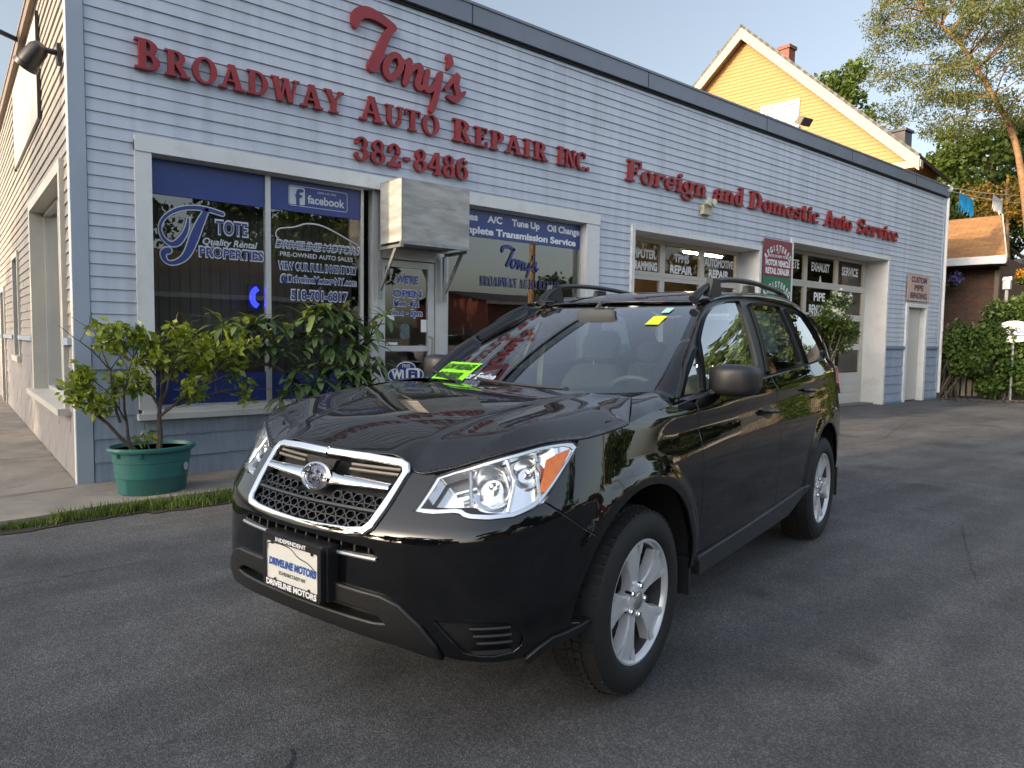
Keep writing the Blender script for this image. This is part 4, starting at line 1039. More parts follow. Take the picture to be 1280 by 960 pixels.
b = MB(); b.tube([(-.05, 3.65, 4.78), (-.35, 3.55, 4.83), (-.5, 3.5, 4.83)], .03, 8); b.build('lamp_arm', M['blackmetal'], t, smooth=40)
b = MB(); b.obox((-1.05, 3.34, 4.80), (.60, .02, 0), (0, .26, 0), (.04, 0, .085)); b.build('lamp_housing', M['blackmetal'], t)
b = MB(); b.obox((-1.03, 3.36, 4.796), (.4, .014, 0), (0, .22, 0), (0, 0, -.012)); b.build('lamp_lens', mat('frosted', (.5, .5, .46), .3, var=0), t)

for o in list(bld.children_recursive) + [x for x in bpy.data.objects if x.parent and x.parent.get('category') in ('sign', 'canopy', 'blind', 'wall lamp')]:
    nm = o.name.split('.')[0]
    if o.type != 'MESH' or nm in ('siding', 'side_siding', 'wall', 'garage_door', 'display_window', 'side_window', 'entrance_door', 'internet_sign_lettering', 'sign_word', 'blind_slats', 'storefront_trim', 'garage_door_surround'): continue
    if nm in ('sign_lettering',): continue
    split_pieces(o, .05 if 'letter' not in nm else .028, 40)

crack([(2.9, -6.3), (3.6, -5.4), (4.9, -4.9), (5.6, -4.0), (7.2, -3.7)], .0045); crack([(-2.6, -3.0), (-1.9, -3.5), (-1.5, -4.4), (-1.7, -5.2)], .009); crack([(8.0, -5.6), (9.3, -4.1), (11.2, -3.9), (13.5, -3.0), (16.5, -2.9)], .008)
# ------------------------------------------------------------------ the car
def paint_mat():
    m, n, l, b = _nt('black_car_paint')
    b.inputs["Base Color"].default_value = (.0055, .006, .008, 1); b.inputs["Roughness"].default_value = .35
    b.inputs["Coat Weight"].default_value = 1.0; b.inputs["Coat Roughness"].default_value = .015; b.inputs["Coat IOR"].default_value = 1.6
    b.inputs["Specular IOR Level"].default_value = 0.0
    tc = n.new("ShaderNodeTexCoord")
    nz = n.new("ShaderNodeTexNoise"); nz.inputs["Scale"].default_value = 2.2; nz.inputs["Detail"].default_value = 2
    l.new(tc.outputs["Object"], nz.inputs["Vector"])
    bp = n.new("ShaderNodeBump"); bp.inputs["Strength"].default_value = .03; bp.inputs["Distance"].default_value = .02
    l.new(nz.outputs[0], bp.inputs["Height"]); l.new(bp.outputs[0], b.inputs["Coat Normal"])
    # fine dust: a light speckle that dulls the paint a little
    nd = n.new("ShaderNodeTexNoise"); nd.inputs["Scale"].default_value = 420; nd.inputs["Detail"].default_value = 2
    l.new(tc.outputs["Object"], nd.inputs["Vector"])
    r = n.new("ShaderNodeValToRGB"); r.color_ramp.elements[0].position = .55; r.color_ramp.elements[1].position = .75
    r.color_ramp.elements[0].color = (.0028, .0032, .0045, 1); r.color_ramp.elements[1].color = (.0085, .0085, .0085, 1)
    l.new(nd.outputs[0], r.inputs[0])
    # road dust settles on the upward faces
    geo = n.new("ShaderNodeNewGeometry"); sp = n.new("ShaderNodeSeparateXYZ"); l.new(geo.outputs["Normal"], sp.inputs[0])
    rz = n.new("ShaderNodeMapRange"); rz.inputs[1].default_value = .55; rz.inputs[2].default_value = 1.0; rz.inputs[3].default_value = 0; rz.inputs[4].default_value = 1; l.new(sp.outputs[2], rz.inputs[0])
    n3 = n.new("ShaderNodeTexNoise"); n3.inputs["Scale"].default_value = 160; n3.inputs["Detail"].default_value = 5; n3.inputs["Roughness"].default_value = .8; l.new(tc.outputs["Object"], n3.inputs["Vector"])
    r3 = n.new("ShaderNodeMapRange"); r3.inputs[1].default_value = .40; r3.inputs[2].default_value = .68; r3.inputs[3].default_value = .12; r3.inputs[4].default_value = .62; l.new(n3.outputs[0], r3.inputs[0])
    mm = n.new("ShaderNodeMath"); mm.operation = 'MULTIPLY'; l.new(rz.outputs[0], mm.inputs[0]); l.new(r3.outputs[0], mm.inputs[1])
    mx = n.new("ShaderNodeMix"); mx.data_type = 'RGBA'; l.new(mm.outputs[0], mx.inputs[0]); l.new(r.outputs[0], mx.inputs[6]); mx.inputs[7].default_value = (.058, .055, .050, 1)
    l.new(mx.outputs[2], b.inputs["Base Color"])
    return m
M['paint'] = paint_mat()
M['satin'] = mat('satin_black_trim', (.014, .014, .016), .34, var=.05)
M['clad'] = mat('grey_black_cladding', (.008, .0085, .0095), .42, var=.08, scale=20, bump=.08, bscale=300)
M['chrome'] = mat('chrome', (.82, .82, .83), .06, 1.0, var=0)
M['sill'] = mat('sill_grey_plastic', (.034, .036, .040), .40, var=.06)
M['silver'] = mat('alloy_silver', (.66, .67, .69), .28, .35, var=.03)
M['alloy_dark'] = mat('alloy_inner', (.06, .06, .063), .5, .5, var=.05)
M['cglass'] = glass('car_glass', (.68, .78, .73), 2.6, base=.055)
M['dglass'] = glass('privacy_glass', (.42, .46, .44), 1.9)
M['lens'] = glass('lamp_lens', (.96, .97, .98), 1.0)
M['amber'] = mat('amber_lens', (1.0, .20, .004), .3, var=.2, scale=40)
M['redlens'] = mat('red_lamp_lens', (.30, .035, .03), .12, var=.1, coat=.8)
M['trimcloth'] = mat('seat_cloth', (.085, .088, .092), .9, var=.15, scale=30)
M['headliner'] = mat('pale_headliner', (.52, .52, .46), .9, var=.04)
M['dash'] = mat('dashboard_plastic', (.065, .070, .072), .65, var=.08)

car = thing('parked_suv', 'black compact suv parked in front of the shop with window stickers', 'car', (2.230, -3.900, 0), worldcoords=False)
car.rotation_euler = (0, 0, math.radians(-166.478))

def shellS(u, z, **k):
    u = np.asarray(u, float); P = shell(np.abs(u), z, **k)
    sgn_ = np.where(np.broadcast_to(u, P.shape[:-1]) < 0, -1.0, 1.0)
    P = P.copy(); P[..., 1] *= sgn_; return P
def mirrorS(S_): return lambda u, v: S_(u, v) * np.array([1, -1, 1.0])
def resample(P, d, closed=True):
    P = np.array(P, float); out = []; n_ = len(P)
    for i in range(n_ if closed else n_ - 1):
        a, b_ = P[i], P[(i + 1) % n_]; k = max(1, int(np.ceil(np.hypot(*(b_ - a)) / d)))
        for j in range(k): out.append(a + (b_ - a) * j / k)
    if not closed: out.append(P[-1])
    return np.array(out)
def smoothpath(P, n=None, d=.02):
    P = np.array(P, float); s_ = np.concatenate([[0], np.cumsum(np.hypot(*np.diff(P, axis=0).T))]); f = _ncs(s_, P)
    return [tuple(q) for q in f(np.linspace(0, s_[-1], n or max(3, int(s_[-1] / d))))]
def normals(S_, U, V, e=1e-3):
    a = S_(U + e, V) - S_(U - e, V); b_ = S_(U, V + e) - S_(U, V - e)
    n_ = np.cross(a, b_); return n_ / np.maximum(np.linalg.norm(n_, axis=-1, keepdims=True), 1e-12)
def panel(name, outline, S_, m, parent, holes=(), step=.025, thick=.012, lift=0.0, out=(0, 0, 0), drop=None, flipn=False, edge=.004):
    """a sheet of the surface S_(u,v) inside a 2D outline, with a rolled edge; shading from the surface's own normals"""
    O = resample(outline, step * .8); Hs = [resample(h, step * .8) for h in holes]
    lo, hi = O.min(0), O.max(0)
    gx, gy = np.meshgrid(np.arange(lo[0] + step / 2, hi[0], step), np.arange(lo[1] + step / 2, hi[1], step), indexing='ij')
    G = np.stack([gx.ravel(), gy.ravel()], -1); k = inpoly(G, O)
    for h in Hs: k &= ~inpoly(G, h)
    G = G[k]
    allb = np.concatenate([O] + Hs)
    if len(G): 
        dm = np.full(len(G), 9.0)
        for q in allb: dm = np.minimum(dm, np.hypot(G[:, 0] - q[0], G[:, 1] - q[1]))
        G = G[dm > step * .35]
    vs = [Vector((float(a), float(b_))) for a, b_ in np.concatenate([allb, G])]
    ed = []; o = 0
    for L in [O] + Hs:
        ed += [(o + i, o + (i + 1) % len(L)) for i in range(len(L))]; o += len(L)
    r = delaunay_2d_cdt(vs, ed, [], 0, 1e-7)
    V = np.array([q[:] for q in r[0]]); F = np.array([f for f in r[2] if len(f) == 3])
    Cn = V[F].mean(1); k = inpoly(Cn, O)
    for h in Hs: k &= ~inpoly(Cn, h)
    if drop is not None: k &= ~drop(Cn)
    F = F[k]
    P = S_(V[:, 0], V[:, 1]); N = normals(S_, V[:, 0], V[:, 1])
    c = P[F].mean(1); fn = np.cross(P[F[:, 1]] - P[F[:, 0]], P[F[:, 2]] - P[F[:, 0]])
    if np.sum(np.einsum('ij,ij->i', fn, N[F].mean(1))) < 0: F = F[:, ::-1]
    if flipn: N = -N; F = F[:, ::-1]
    P = P + N * lift
    ed = {}
    for f in F.tolist():
        for i in range(3): ed[(f[i], f[(i + 1) % 3])] = 1
    bd = [(a, b_) for a, b_ in ed if (b_, a) not in ed]
    nv = len(P); verts = [P]; nor = [N]; faces = F.tolist()
    if thick and bd:
        bi = sorted({a for e_ in bd for a in e_}); mp = {a: i for i, a in enumerate(bi)}
        T = np.zeros((len(bi), 3))
        for a, b_ in bd:
            t = P[b_] - P[a]; t /= np.linalg.norm(t) + 1e-12; o_ = np.cross(t, N[a]); T[mp[a]] += o_; T[mp[b_]] += o_
        T /= np.linalg.norm(T, axis=1, keepdims=True) + 1e-12
        B = P[bi]; NB = N[bi]
        r1 = B + T * edge * .7 - NB * edge * .5; r2 = B + T * edge - NB * edge * 1.6; r3 = B + T * edge * .9 - NB * thick
        verts += [r1, r2, r3]; n1 = NB * .7 + T * .7; nor += [n1 / np.linalg.norm(n1, axis=1, keepdims=True), T, T]
        m_ = len(bi)
        for a, b_ in bd:
            i, j = mp[a], mp[b_]
            faces += [[b_, a, nv + i, nv + j], [nv + j, nv + i, nv + m_ + i, nv + m_ + j], [nv + m_ + j, nv + m_ + i, nv + 2 * m_ + i, nv + 2 * m_ + j]]
    Vv = np.concatenate(verts); Nn = np.concatenate(nor)
    me = bpy.data.meshes.new(name); me.from_pydata(Vv.tolist(), [], faces); me.materials.append(m); me.update()
    me.polygons.foreach_set("use_smooth", [True] * len(me.polygons))
    me.normals_split_custom_set_from_vertices(Nn.tolist())
    ob = bpy.data.objects.new(name, me); COL.objects.link(ob); ob.parent = parent
    return ob
def ribbon(name, A, B, m, parent, bulge=.0, n=5, outdir=None, mirror=False, smooth=70):
    """lofted strip between two 3D curves with an outward bulge"""
    A = np.array(A, float); B = np.array(B, float); k = len(A)
    t = np.linspace(0, 1, n)[:, None]
    P = np.zeros((k, n, 3)); bl_ = np.full(k, bulge) if not hasattr(bulge, '__len__') else np.array(bulge)
    for i in range(k):
        tg = A[min(i + 1, k - 1)] - A[max(0, i - 1)]
        o_ = np.cross(tg, B[i] - A[i]); o_ /= np.linalg.norm(o_) + 1e-9
        ctr = (A[i] + B[i]) / 2
        od = np.array(outdir if outdir is not None else (0, 1, .6))
        if o_ @ od < 0: o_ = -o_
        P[i] = A[i] * (1 - t) + B[i] * t + o_ * bl_[i] * 4 * t * (1 - t)
    if mirror: P[..., 1] *= -1
    q = MB(); q.grid(P); return q.build(name, m, parent, smooth=smooth)
def c3(S_, L): return [tuple(S_(np.array(a), np.array(b_))) for a, b_ in L]

# --- outlines (surface coordinates)
HL = [(.479, .768), (.512, .829), (.532, .868), (.600, .888), (.677, .906), (.750, .924), (.828, .942), (.900, .957), (.965, .971), (1.03, .980), (1.078, .983), (1.108, .976), (1.122, .963), (1.092, .936), (1.057, .909), (1.02, .877), (.987, .849), (.942, .812), (.915, .796), (.887, .785), (.86, .776), (.834, .769), (.755, .763), (.683, .764), (.662, .768), (.645, .776), (.623, .777), (.55, .770)]
arch = lambda r, a0, a1, n_=22: [(float(u_at_x(AX + r * math.cos(math.radians(a)))), WR + r * math.sin(math.radians(a))) for a in np.linspace(a0, a1, n_)]
archR = lambda r, a0, a1, n_=22: [(float(u_at_x(-AX + r * math.cos(math.radians(a)))), WR + r * math.sin(math.radians(a))) for a in np.linspace(a0, a1, n_)]
RO = .447
grille_half = [(0, .672), (.12, .674), (.25, .680), (.320, .688), (.345, .705), (.375, .775), (.398, .850), (.408, .872), (.395, .893), (.36, .902), (.2, .909), (0, .911)]
ubelt = lambda x: (float(u_at_x(x)), float(ZB(x)) - .004)
# hood rear corner on the shell
_hs0 = [(.420, .880), (.470, .876), (.520, .885), (.594, .899), (.672, .918), (.748, .936), (.826, .954), (.900, .969), (.965, .9815), (1.03, .9885), (1.085, .9905), (1.135, .990), (1.20, .994), (1.29, 1.003), (1.36, 1.011), (1.405, 1.0165), (1.425, 1.020)]
hood_side = smoothpath(_hs0, d=.022)
def half(parent, sg):
    """everything that exists once per side; sg=+1 driver side, -1 passenger side"""
    Sx = shell if sg > 0 else mirrorS(shell); Gx = gh if sg > 0 else mirrorS(gh)
    fn = sg < 0
    P_ = lambda nm, ol, S_, m, par, **k: panel(nm, ol, S_, m, par, **k)
    # fender
    fol = [(.949, .806), (1.0, .770), (1.079, .718), (1.15, .672)] + arch(RO, 118, 8, 30)[0:0]
    a_pts = [p for p in arch(RO, 40, 178, 40) if p[0] > 1.165]
    us = float(u_at_x(.80))
    fol = [(.952, .806), (1.0, .772), (1.079, .720), (1.15, .673)] + a_pts + [(float(u_at_x(.862)), .365), (us - .003, .365), (us - .003, float(ZB(.80)) - .02)] + [ubelt(.86), (float(u_at_x(.95)), 1.058), (1.72, 1.052), (1.6, 1.043), (1.5, 1.030), (1.434, 1.018)] + [(u_ + .004, z_ - .006) for u_, z_ in hood_side[::-1][1:] if u_ > 1.138] + [(1.132, .984), (1.132, .966), (1.096, .934), (1.062, .906), (1.025, .874), (.992, .846)]
    fender = P_('fender', fol, Sx, M['paint'], parent, step=.022)
    # doors
    ub = lambda x: float(u_at_x(x))
    fd = [(us + .003, .405), (us + .003, .7), (us + .003, float(ZB(.80)) - .02)] + [ubelt(x) for x in (.74, .5, .2, 0, -.255)] + [(ub(-.262), 1.0), (ub(-.262), .9), (ub(-.262), .7), (ub(-.262), .44), (ub(-.262), .412)] 
    front_door = P_('front_door', fd, Sx, M['paint'], parent, step=.024)
    rdx = lambda z: -1.07 if z > .95 else (-1.07 + .19 * ((.95 - z) / .5) ** .8)
    rd = [(ub(-.268), .413), (ub(-.268), .7), (ub(-.268), .9)] + [ubelt(x) for x in (-.275, -.5, -.8, -1.05)] + [(ub(rdx(z)), z) for z in (1.10, 1.0, .95, .9, .82, .74, .66, .58, .50, .432)]
    rear_door = P_('rear_door', rd, Sx, M['paint'], parent, step=.024)
    # quarter panel and rear bumper side
    qa = [p for p in archR(RO, 4, 168, 40)]
    q_ = [(ub(rdx(z)) + .006, z) for z in (.50, .58, .66, .74, .82, .9, .95, 1.0, 1.10)]
    qa2 = [p for p in archR(RO, 158, 34, 40) if p[0] > ub(rdx(p[1])) + .03]
    qp = [(ub(rdx(z)) + .006, z) for z in (.62, .66, .74, .82, .9, .95, 1.0, 1.10)] + [ubelt(x) for x in (-1.08, -1.4, -1.8)] + [(4.72, 1.175), (4.80, 1.13), (4.76, 1.02), (4.80, .90), (4.83, .66)] + [p for p in qa2 if p[1] > .655] 
    # order: bottom edge back along the arch
    quarter = P_('quarter_panel', qp, Sx, M['paint'], parent, step=.024)
    rb = [(4.835, .652), (5.2, .652), (5.81, .652), (5.81, .30), (5.0, .29), (4.70, .30)] + [p for p in archR(RO, 186, 136, 16) if p[1] < .652]
    P_('rear_bumper', rb, Sx, M['paint'], parent, step=.03)
    tl = [(4.73, 1.02), (4.79, 1.135), (5.02, 1.15), (5.22, 1.14), (5.2, 1.0), (4.95, .96), (4.80, .95)]
    P_('tail_light', tl, Sx, M['redlens'], parent, step=.03, lift=.012, thick=.03)
    tg = [(4.80, .945), (4.95, .955), (5.2, .995), (5.22, 1.14), (5.3, 1.16), (5.81, 1.16), (5.81, .66), (4.835, .66)]
    P_('tailgate', tg, Sx, M['paint'], parent, step=.04)
    # side sill
    sl = [(2.03, .388), (2.5, .398), (3.1, .415), (3.62, .432), (3.70, .44), (3.60, .37), (3.40, .305), (2.6, .300), (2.07, .296)]
    P_('side_sill', sl, Sx, M['sill'], parent, step=.03, lift=.016, thick=.045)
    # belt weather strip between door skins and glass
    xs_ = np.linspace(.86, -1.62, 30)
    A = [tuple(shell(*[np.array(q) for q in ubelt(x)])) for x in xs_]; B = [tuple(gh(np.array(x), np.array(float(ZB(x)) + .004))) for x in xs_]
    ribbon('belt_strip', A, B, M['satin'], parent, .006, 4, mirror=fn)
    # --- glasshouse: black door frames with the panes let in
    frame = [(.868, 1.050), (.785, 1.115), (.665, 1.226), (.55, 1.297), (.431, 1.364), (.35, 1.412), (.275, 1.454), (.20, 1.489), (.11, 1.520), (.04, 1.537), (-.037, 1.548), (-.14, 1.558), (-.251, 1.565), (-.415, 1.572), (-.75, 1.567), (-.965, 1.560), (-1.233, 1.541), (-1.392, 1.512), (-1.541, 1.407), (-1.64, 1.312), (-1.672, 1.265), (-1.66, 1.235), (-1.58, 1.213), (-1.46, 1.203)] + [(x, float(ZB(x)) + .002) for x in (-1.2, -.9, -.5, 0, .5, .85)]
    tri = [(.497, 1.287), (.61, 1.222), (.712, 1.157), (.785, 1.096), (.80, 1.078), (.622, 1.084)]
    fg = [(.445, 1.318), (.39, 1.358), (.331, 1.396), (.27, 1.432), (.198, 1.464), (.13, 1.490), (.049, 1.510), (-.03, 1.527), (-.114, 1.536), (-.205, 1.540), (-.17, 1.36), (-.135, 1.182), (-.142, 1.133), (.25, 1.111), (.588, 1.089)]
    rg = [(-.365, 1.537), (-.521, 1.546), (-.70, 1.545), (-.865, 1.536), (-.90, 1.36), (-.926, 1.178), (-.6, 1.160), (-.283, 1.142), (-.32, 1.3)]
    qg = [(-1.005, 1.533), (-1.166, 1.526), (-1.27, 1.515), (-1.369, 1.495), (-1.497, 1.395), (-1.590, 1.293), (-1.602, 1.265), (-1.585, 1.240), (-1.49, 1.216), (-1.385, 1.203), (-1.09, 1.185), (-1.04, 1.36)]
    fr_ = P_('window_frame', frame, Gx, M['satin'], parent, holes=(tri, fg, rg, qg), step=.03, thick=.02, edge=.002)
    for nm, ol, gm in (('quarter_vent_window', tri, 'cglass'), ('front_side_window', fg, 'cglass'), ('rear_side_window', rg, 'dglass'), ('cargo_window', qg, 'dglass')):
        c_ = np.mean(ol, 0); big = [(c_[0] + (p[0] - c_[0]) * 1.015, c_[1] + (p[1] - c_[1]) * 1.015) for p in ol]
        P_(nm, big, Gx, M[gm], parent, step=.04, thick=0, lift=-.006)
    # painted pillar and cant rail: from the hood corner up the windscreen, over the doors, down to the tail
    inner = [tuple(q) for q in ([np.array(q) for q in ((1.11, .700, 1.088), (1.045, .695, 1.092), (.975, .688, 1.096), (.908, .680, 1.098))] + [wsh(np.array(y), np.array(z)) for y, z in ((.672, 1.098), (.664, 1.125), (.650, 1.18), (.630, 1.25), (.602, 1.33), (.566, 1.405), (.528, 1.48), (.508, 1.522))])]
    outer = [tuple(shell(np.array(u), np.array(z))) for u, z in ((1.432, 1.019), (1.55, 1.038), (1.68, 1.051), (1.80, 1.058))] + [tuple(gh(np.array(x), np.array(z))) for x, z in ((.872, 1.055), (.79, 1.117), (.668, 1.230), (.55, 1.302), (.43, 1.370), (.30, 1.445), (.19, 1.498), (.10, 1.527))]
    rx = (.02, -.2, -.45, -.7, -1.0, -1.25, -1.45, -1.62, -1.8)
    inner += [tuple(roof(np.array(x), np.interp(x, [-1.8, -1.3, -.6, -.3, -.12, .02], [.55, .573, .573, .565, .548, .515]))) for x in rx]
    oz = (1.545, 1.566, 1.577, 1.573, 1.563, 1.543, 1.478, 1.338, 1.25)
    outer += [tuple(gh(np.array(x), np.array(z))) for x, z in zip(rx, oz)]
    # second stretch of inner edge falls with the tail
    for i, (dz, dy) in zip((-1, -2, -3), ((-.16, -.02), (-.09, -.01), (-.03, 0))):
        q = list(inner[i]); q[0] -= .0; q[2] += dz * .6; inner[i] = tuple(q)
    ks = np.arange(len(inner)); fi, fo = _ncs(ks, np.array(inner)), _ncs(ks, np.array(outer)); tt = np.linspace(0, len(inner) - 1, 90)
    bul = np.interp(tt, [0, 2, 5, 11, 12, 15, 20], [.010, .014, .020, .020, .016, .022, .03])
    ribbon('pillar_and_roof_rail_panel', fi(tt), fo(tt), M['paint'], parent, bul, 9, mirror=fn)
    # rear pillar behind the cargo window
    dp = [(-1.675, 1.265), (-1.642, 1.317), (-1.545, 1.412), (-1.395, 1.517), (-1.6, 1.50), (-1.88, 1.40), (-2.08, 1.26), (-2.16, 1.185), (-1.9, 1.20), (-1.60, 1.195), (-1.45, 1.196), (-1.58, 1.208), (-1.662, 1.230)]
    P_('rear_pillar', dp, Gx, M['paint'], parent, step=.03, thick=.01)
    # arch liner
    for ax in (AX, -AX):
        q = MB(); A = np.radians(np.linspace(5, 172, 26))
        yo_ = lambda x: min(.855, float(shell(np.array(float(u_at_x(x))), np.array(.5))[1]) - .035) if ax > 0 else .845
        G_ = np.array([[(ax + .47 * math.cos(a), sg * y, WR + .47 * math.sin(a)) for y in (.50, .70, yo_(ax + .47 * math.cos(a)))] for a in A]); q.grid(G_)
        q.poly([(ax + .47 * math.cos(a), sg * .50, WR + .47 * math.sin(a)) for a in A]); q.build('arch_liner', M['black'], parent, smooth=50)
    # mud flap behind the front wheel
    q = MB(); q.box((AX - .475, sg * .70 if sg > 0 else -.865, .235), (AX - .455, .865 if sg > 0 else -.70, .40)); q.build('mud_flap', M['black'], parent)
    q = MB(); q.box((-AX - .49, sg * .68 if sg > 0 else -.86, .215), (-AX - .47, .86 if sg > 0 else -.68, .42)); q.build('mud_flap', M['black'], parent)
    # handles: a cup pressed in the skin and a bar across it
    for par, x0, z0 in ((front_door, -.085, .955), (rear_door, -.895, 1.022)):
        uc = ub(x0); cup = [(uc + .085 * math.cos(a), z0 + .036 * math.sin(a)) for a in np.linspace(0, 2 * math.pi, 20, endpoint=False)]
        P_('handle_cup', cup, Sx, M['satin'], par, step=.02, lift=.002, thick=.004, edge=.001)
        nrm = None; pth = []
        for t in np.linspace(-1, 1, 11):
            p0 = shell(np.array(uc + .105 * t), np.array(z0 + .004 - .006 * t)); pth.append((p0[0], sg * (p0[1] + .034 - .030 * abs(t) ** 3), p0[2]))
        q = MB(); q.tube(pth, [.010, .014, .016, .017, .017, .017, .017, .017, .016, .014, .010], 8, flat=.75); q.build('door_handle', M['paint'], par, smooth=60)
    return fender, front_door, rear_door
half(car, 1); half(car, -1)

# --- bumper fascia (both sides in one skin) with its openings
seam = [(.945, .800), (.995, .766), (1.075, .714), (1.146, .667)]
a_front = [p for p in arch(RO, 46, -8, 24) if p[1] > .378 and p[1] < .664]
bh = [(.0, .664), (.12, .666), (.25, .671), (.328, .680), (.356, .702), (.386, .774), (.409, .850), (.4185, .872), (.430, .872), (.470, .868), (.524, .872)] + [(.505, .829), (.472, .766), (.55, .763), (.620, .770), (.645, .769), (.662, .761), (.683, .757), (.755, .756), (.836, .762), (.89, .778), (.925, .793)] + seam + a_front + [(1.12, .374), (1.05, .366), (.985, .352), (.92, .322), (.87, .304), (.78, .300), (.66, .312), (.55, .335), (.45, .358), (.2, .374), (0, .376)]
full = bh + [(-u, z) for u, z in bh[::-1][1:-1]]
slot_h = [(0, .650), (.13, .650), (.25, .648), (.345, .645), (.352, .655), (.39, .618), (.165, .612), (0, .612)]
slot = [(0, .652), (.15, .652), (.28, .650), (.350, .648), (.372, .622), (.20, .616), (0, .615)]; slot = slot + [(-u, z) for u, z in slot[::-1][1:-1]]
low = [(0, .470), (.2, .468), (.37, .462), (.415, .445), (.450, .408), (.38, .398), (.2, .400), (0, .402)]; low = low + [(-u, z) for u, z in low[::-1][1:-1]]
fogo = [(.570, .446), (.70, .446), (.808, .440), (.845, .418), (.872, .378), (.868, .350), (.84, .328), (.773, .318), (.72, .322), (.672, .334)]
fogm = [(-u, z) for u, z in fogo]
bump = panel('front_bumper', full, shellS, M['paint'], car, holes=(slot, low, fogo, fogm), step=.020, thick=.03)
q = MB()
for z0, z1, w_ in ((.60, .66, .42), (.33, .48, .56)):
    q.grid(np.array([[tuple(shellS(np.array(u), np.array(z)) - np.array([.055, 0, 0])) for z in (z0, z1)] for u in np.linspace(-w_, w_, 24)]))
q.build('intake_backing', M['black'], bump)
q = MB()
for u in np.linspace(-.33, .33, 12):
    p0 = shellS(np.array(u), np.array(.634)); q.obox(p0 + np.array([-.05, -.004, -.022]), (.042, 0, 0), (0, .008, 0), (-.006, 0, .045))
q.build('intake_ribs', M['black'], bump)
for sg in (1, -1):
    fog = panel('fog_lamp_cover', [(sg * (.72 + (u - .72) * .97), .38 + (z - .38) * .95) for u, z in fogo], shellS, M['clad'], bump, step=.02, lift=-.012, thick=.02)
    q = MB()
    for k_ in range(3):
        z_ = .424 - k_ * .024
        a_, b_ = .69 + k_ * .012, .82 + k_ * .004
        q.tube([tuple(shellS(np.array(sg * u), np.array(z_)) + np.array([.0, 0, 0])) for u in np.linspace(a_, b_, 8)], .0075, 6, flat=.8)
    q.build('fog_louvre', M['clad'], fog, smooth=50)
    q = MB(); q.grid(np.array([[tuple(shellS(np.array(sg * (.70 + .13 * t)), np.array(.352 - .022 * s_)) * np.array([1, 1, 1]) + np.array([.006 - .012 * s_, 0, 0])) for s_ in (0, .5, 1)] for t in np.linspace(0, 1, 8)]), flip=sg < 0); q.build('fog_pocket', mat('pocket_grey', (.06, .062, .066), .5, var=0), fog, smooth=50)
# bright-edged lower valance (moulded black plastic)
vb = [(0, .508), (.193, .506), (.395, .497), (.46, .478), (.529, .425), (.580, .362), (.600, .322), (.55, .332), (.45, .354), (.2, .370), (0, .372)]
vi = [(0, .462), (.2, .460), (.36, .452), (.395, .438), (.425, .412), (.37, .406), (.2, .410), (0, .412)]
panel('bumper_valance', vb + [(-u, z) for u, z in vb[::-1][1:-1]], shellS, M['clad'], bump, holes=(vi + [(-u, z) for u, z in vi[::-1][1:-1]],), step=.02, lift=.016, thick=.05, edge=.008)
q = MB(); q.grid(np.array([[tuple(shellS(np.array(u), np.array(.395 + .07 * t)) - np.array([.03, 0, 0])) for t in (0, 1)] for u in np.linspace(-.42, .42, 20)])); q.build('lower_intake_panel', M['black'], bump)
for sg in (1, -1):
    sp = [(.885, .300), (.93, .336), (.98, .362), (1.06, .374), (1.135, .384), (1.135, .362), (1.06, .352), (.985, .338), (.93, .308), (.90, .285)]
    panel('wheel_spoiler', [(sg * u, z) for u, z in sp], shellS, M['clad'], bump, step=.015, lift=.012, thick=.03)
q = MB(); ys_ = np.linspace(-.36, .36, 30)
q.tube([tuple(shellS(np.array(u), np.array(.613)) + np.array([.004, 0, 0])) for u in np.linspace(-.375, .375, 30)], .0065, 6); q.build('bumper_strip', mat('bumper_strip_grey', (.30, .30, .31), .3, .4, var=0), bump, smooth=50)

# --- grille
gr_ = bpy.data.objects.new('grille', None); COL.objects.link(gr_); gr_.parent = car
gh_full = grille_half + [(-u, z) for u, z in grille_half[::-1][1:-1]]
gin = [(0, .686), (.12, .688), (.25, .693), (.314, .701), (.333, .718), (.360, .785), (.382, .845), (.389, .868), (.380, .883), (.355, .889), (.2, .895), (0, .897)]
gin_full = gin + [(-u, z) for u, z in gin[::-1][1:-1]]
panel('chrome_surround', gh_full, shellS, M['chrome'], gr_, holes=(gin_full,), step=.012, lift=.016, thick=.035, edge=.006)
q = MB(); q.grid(np.array([[tuple(shellS(np.array(u), np.array(z)) - np.array([.05, 0, 0])) for z in np.linspace(.675, .905, 8)] for u in np.linspace(-.41, .41, 24)])); q.build('grille_backing', M['dark'], gr_)
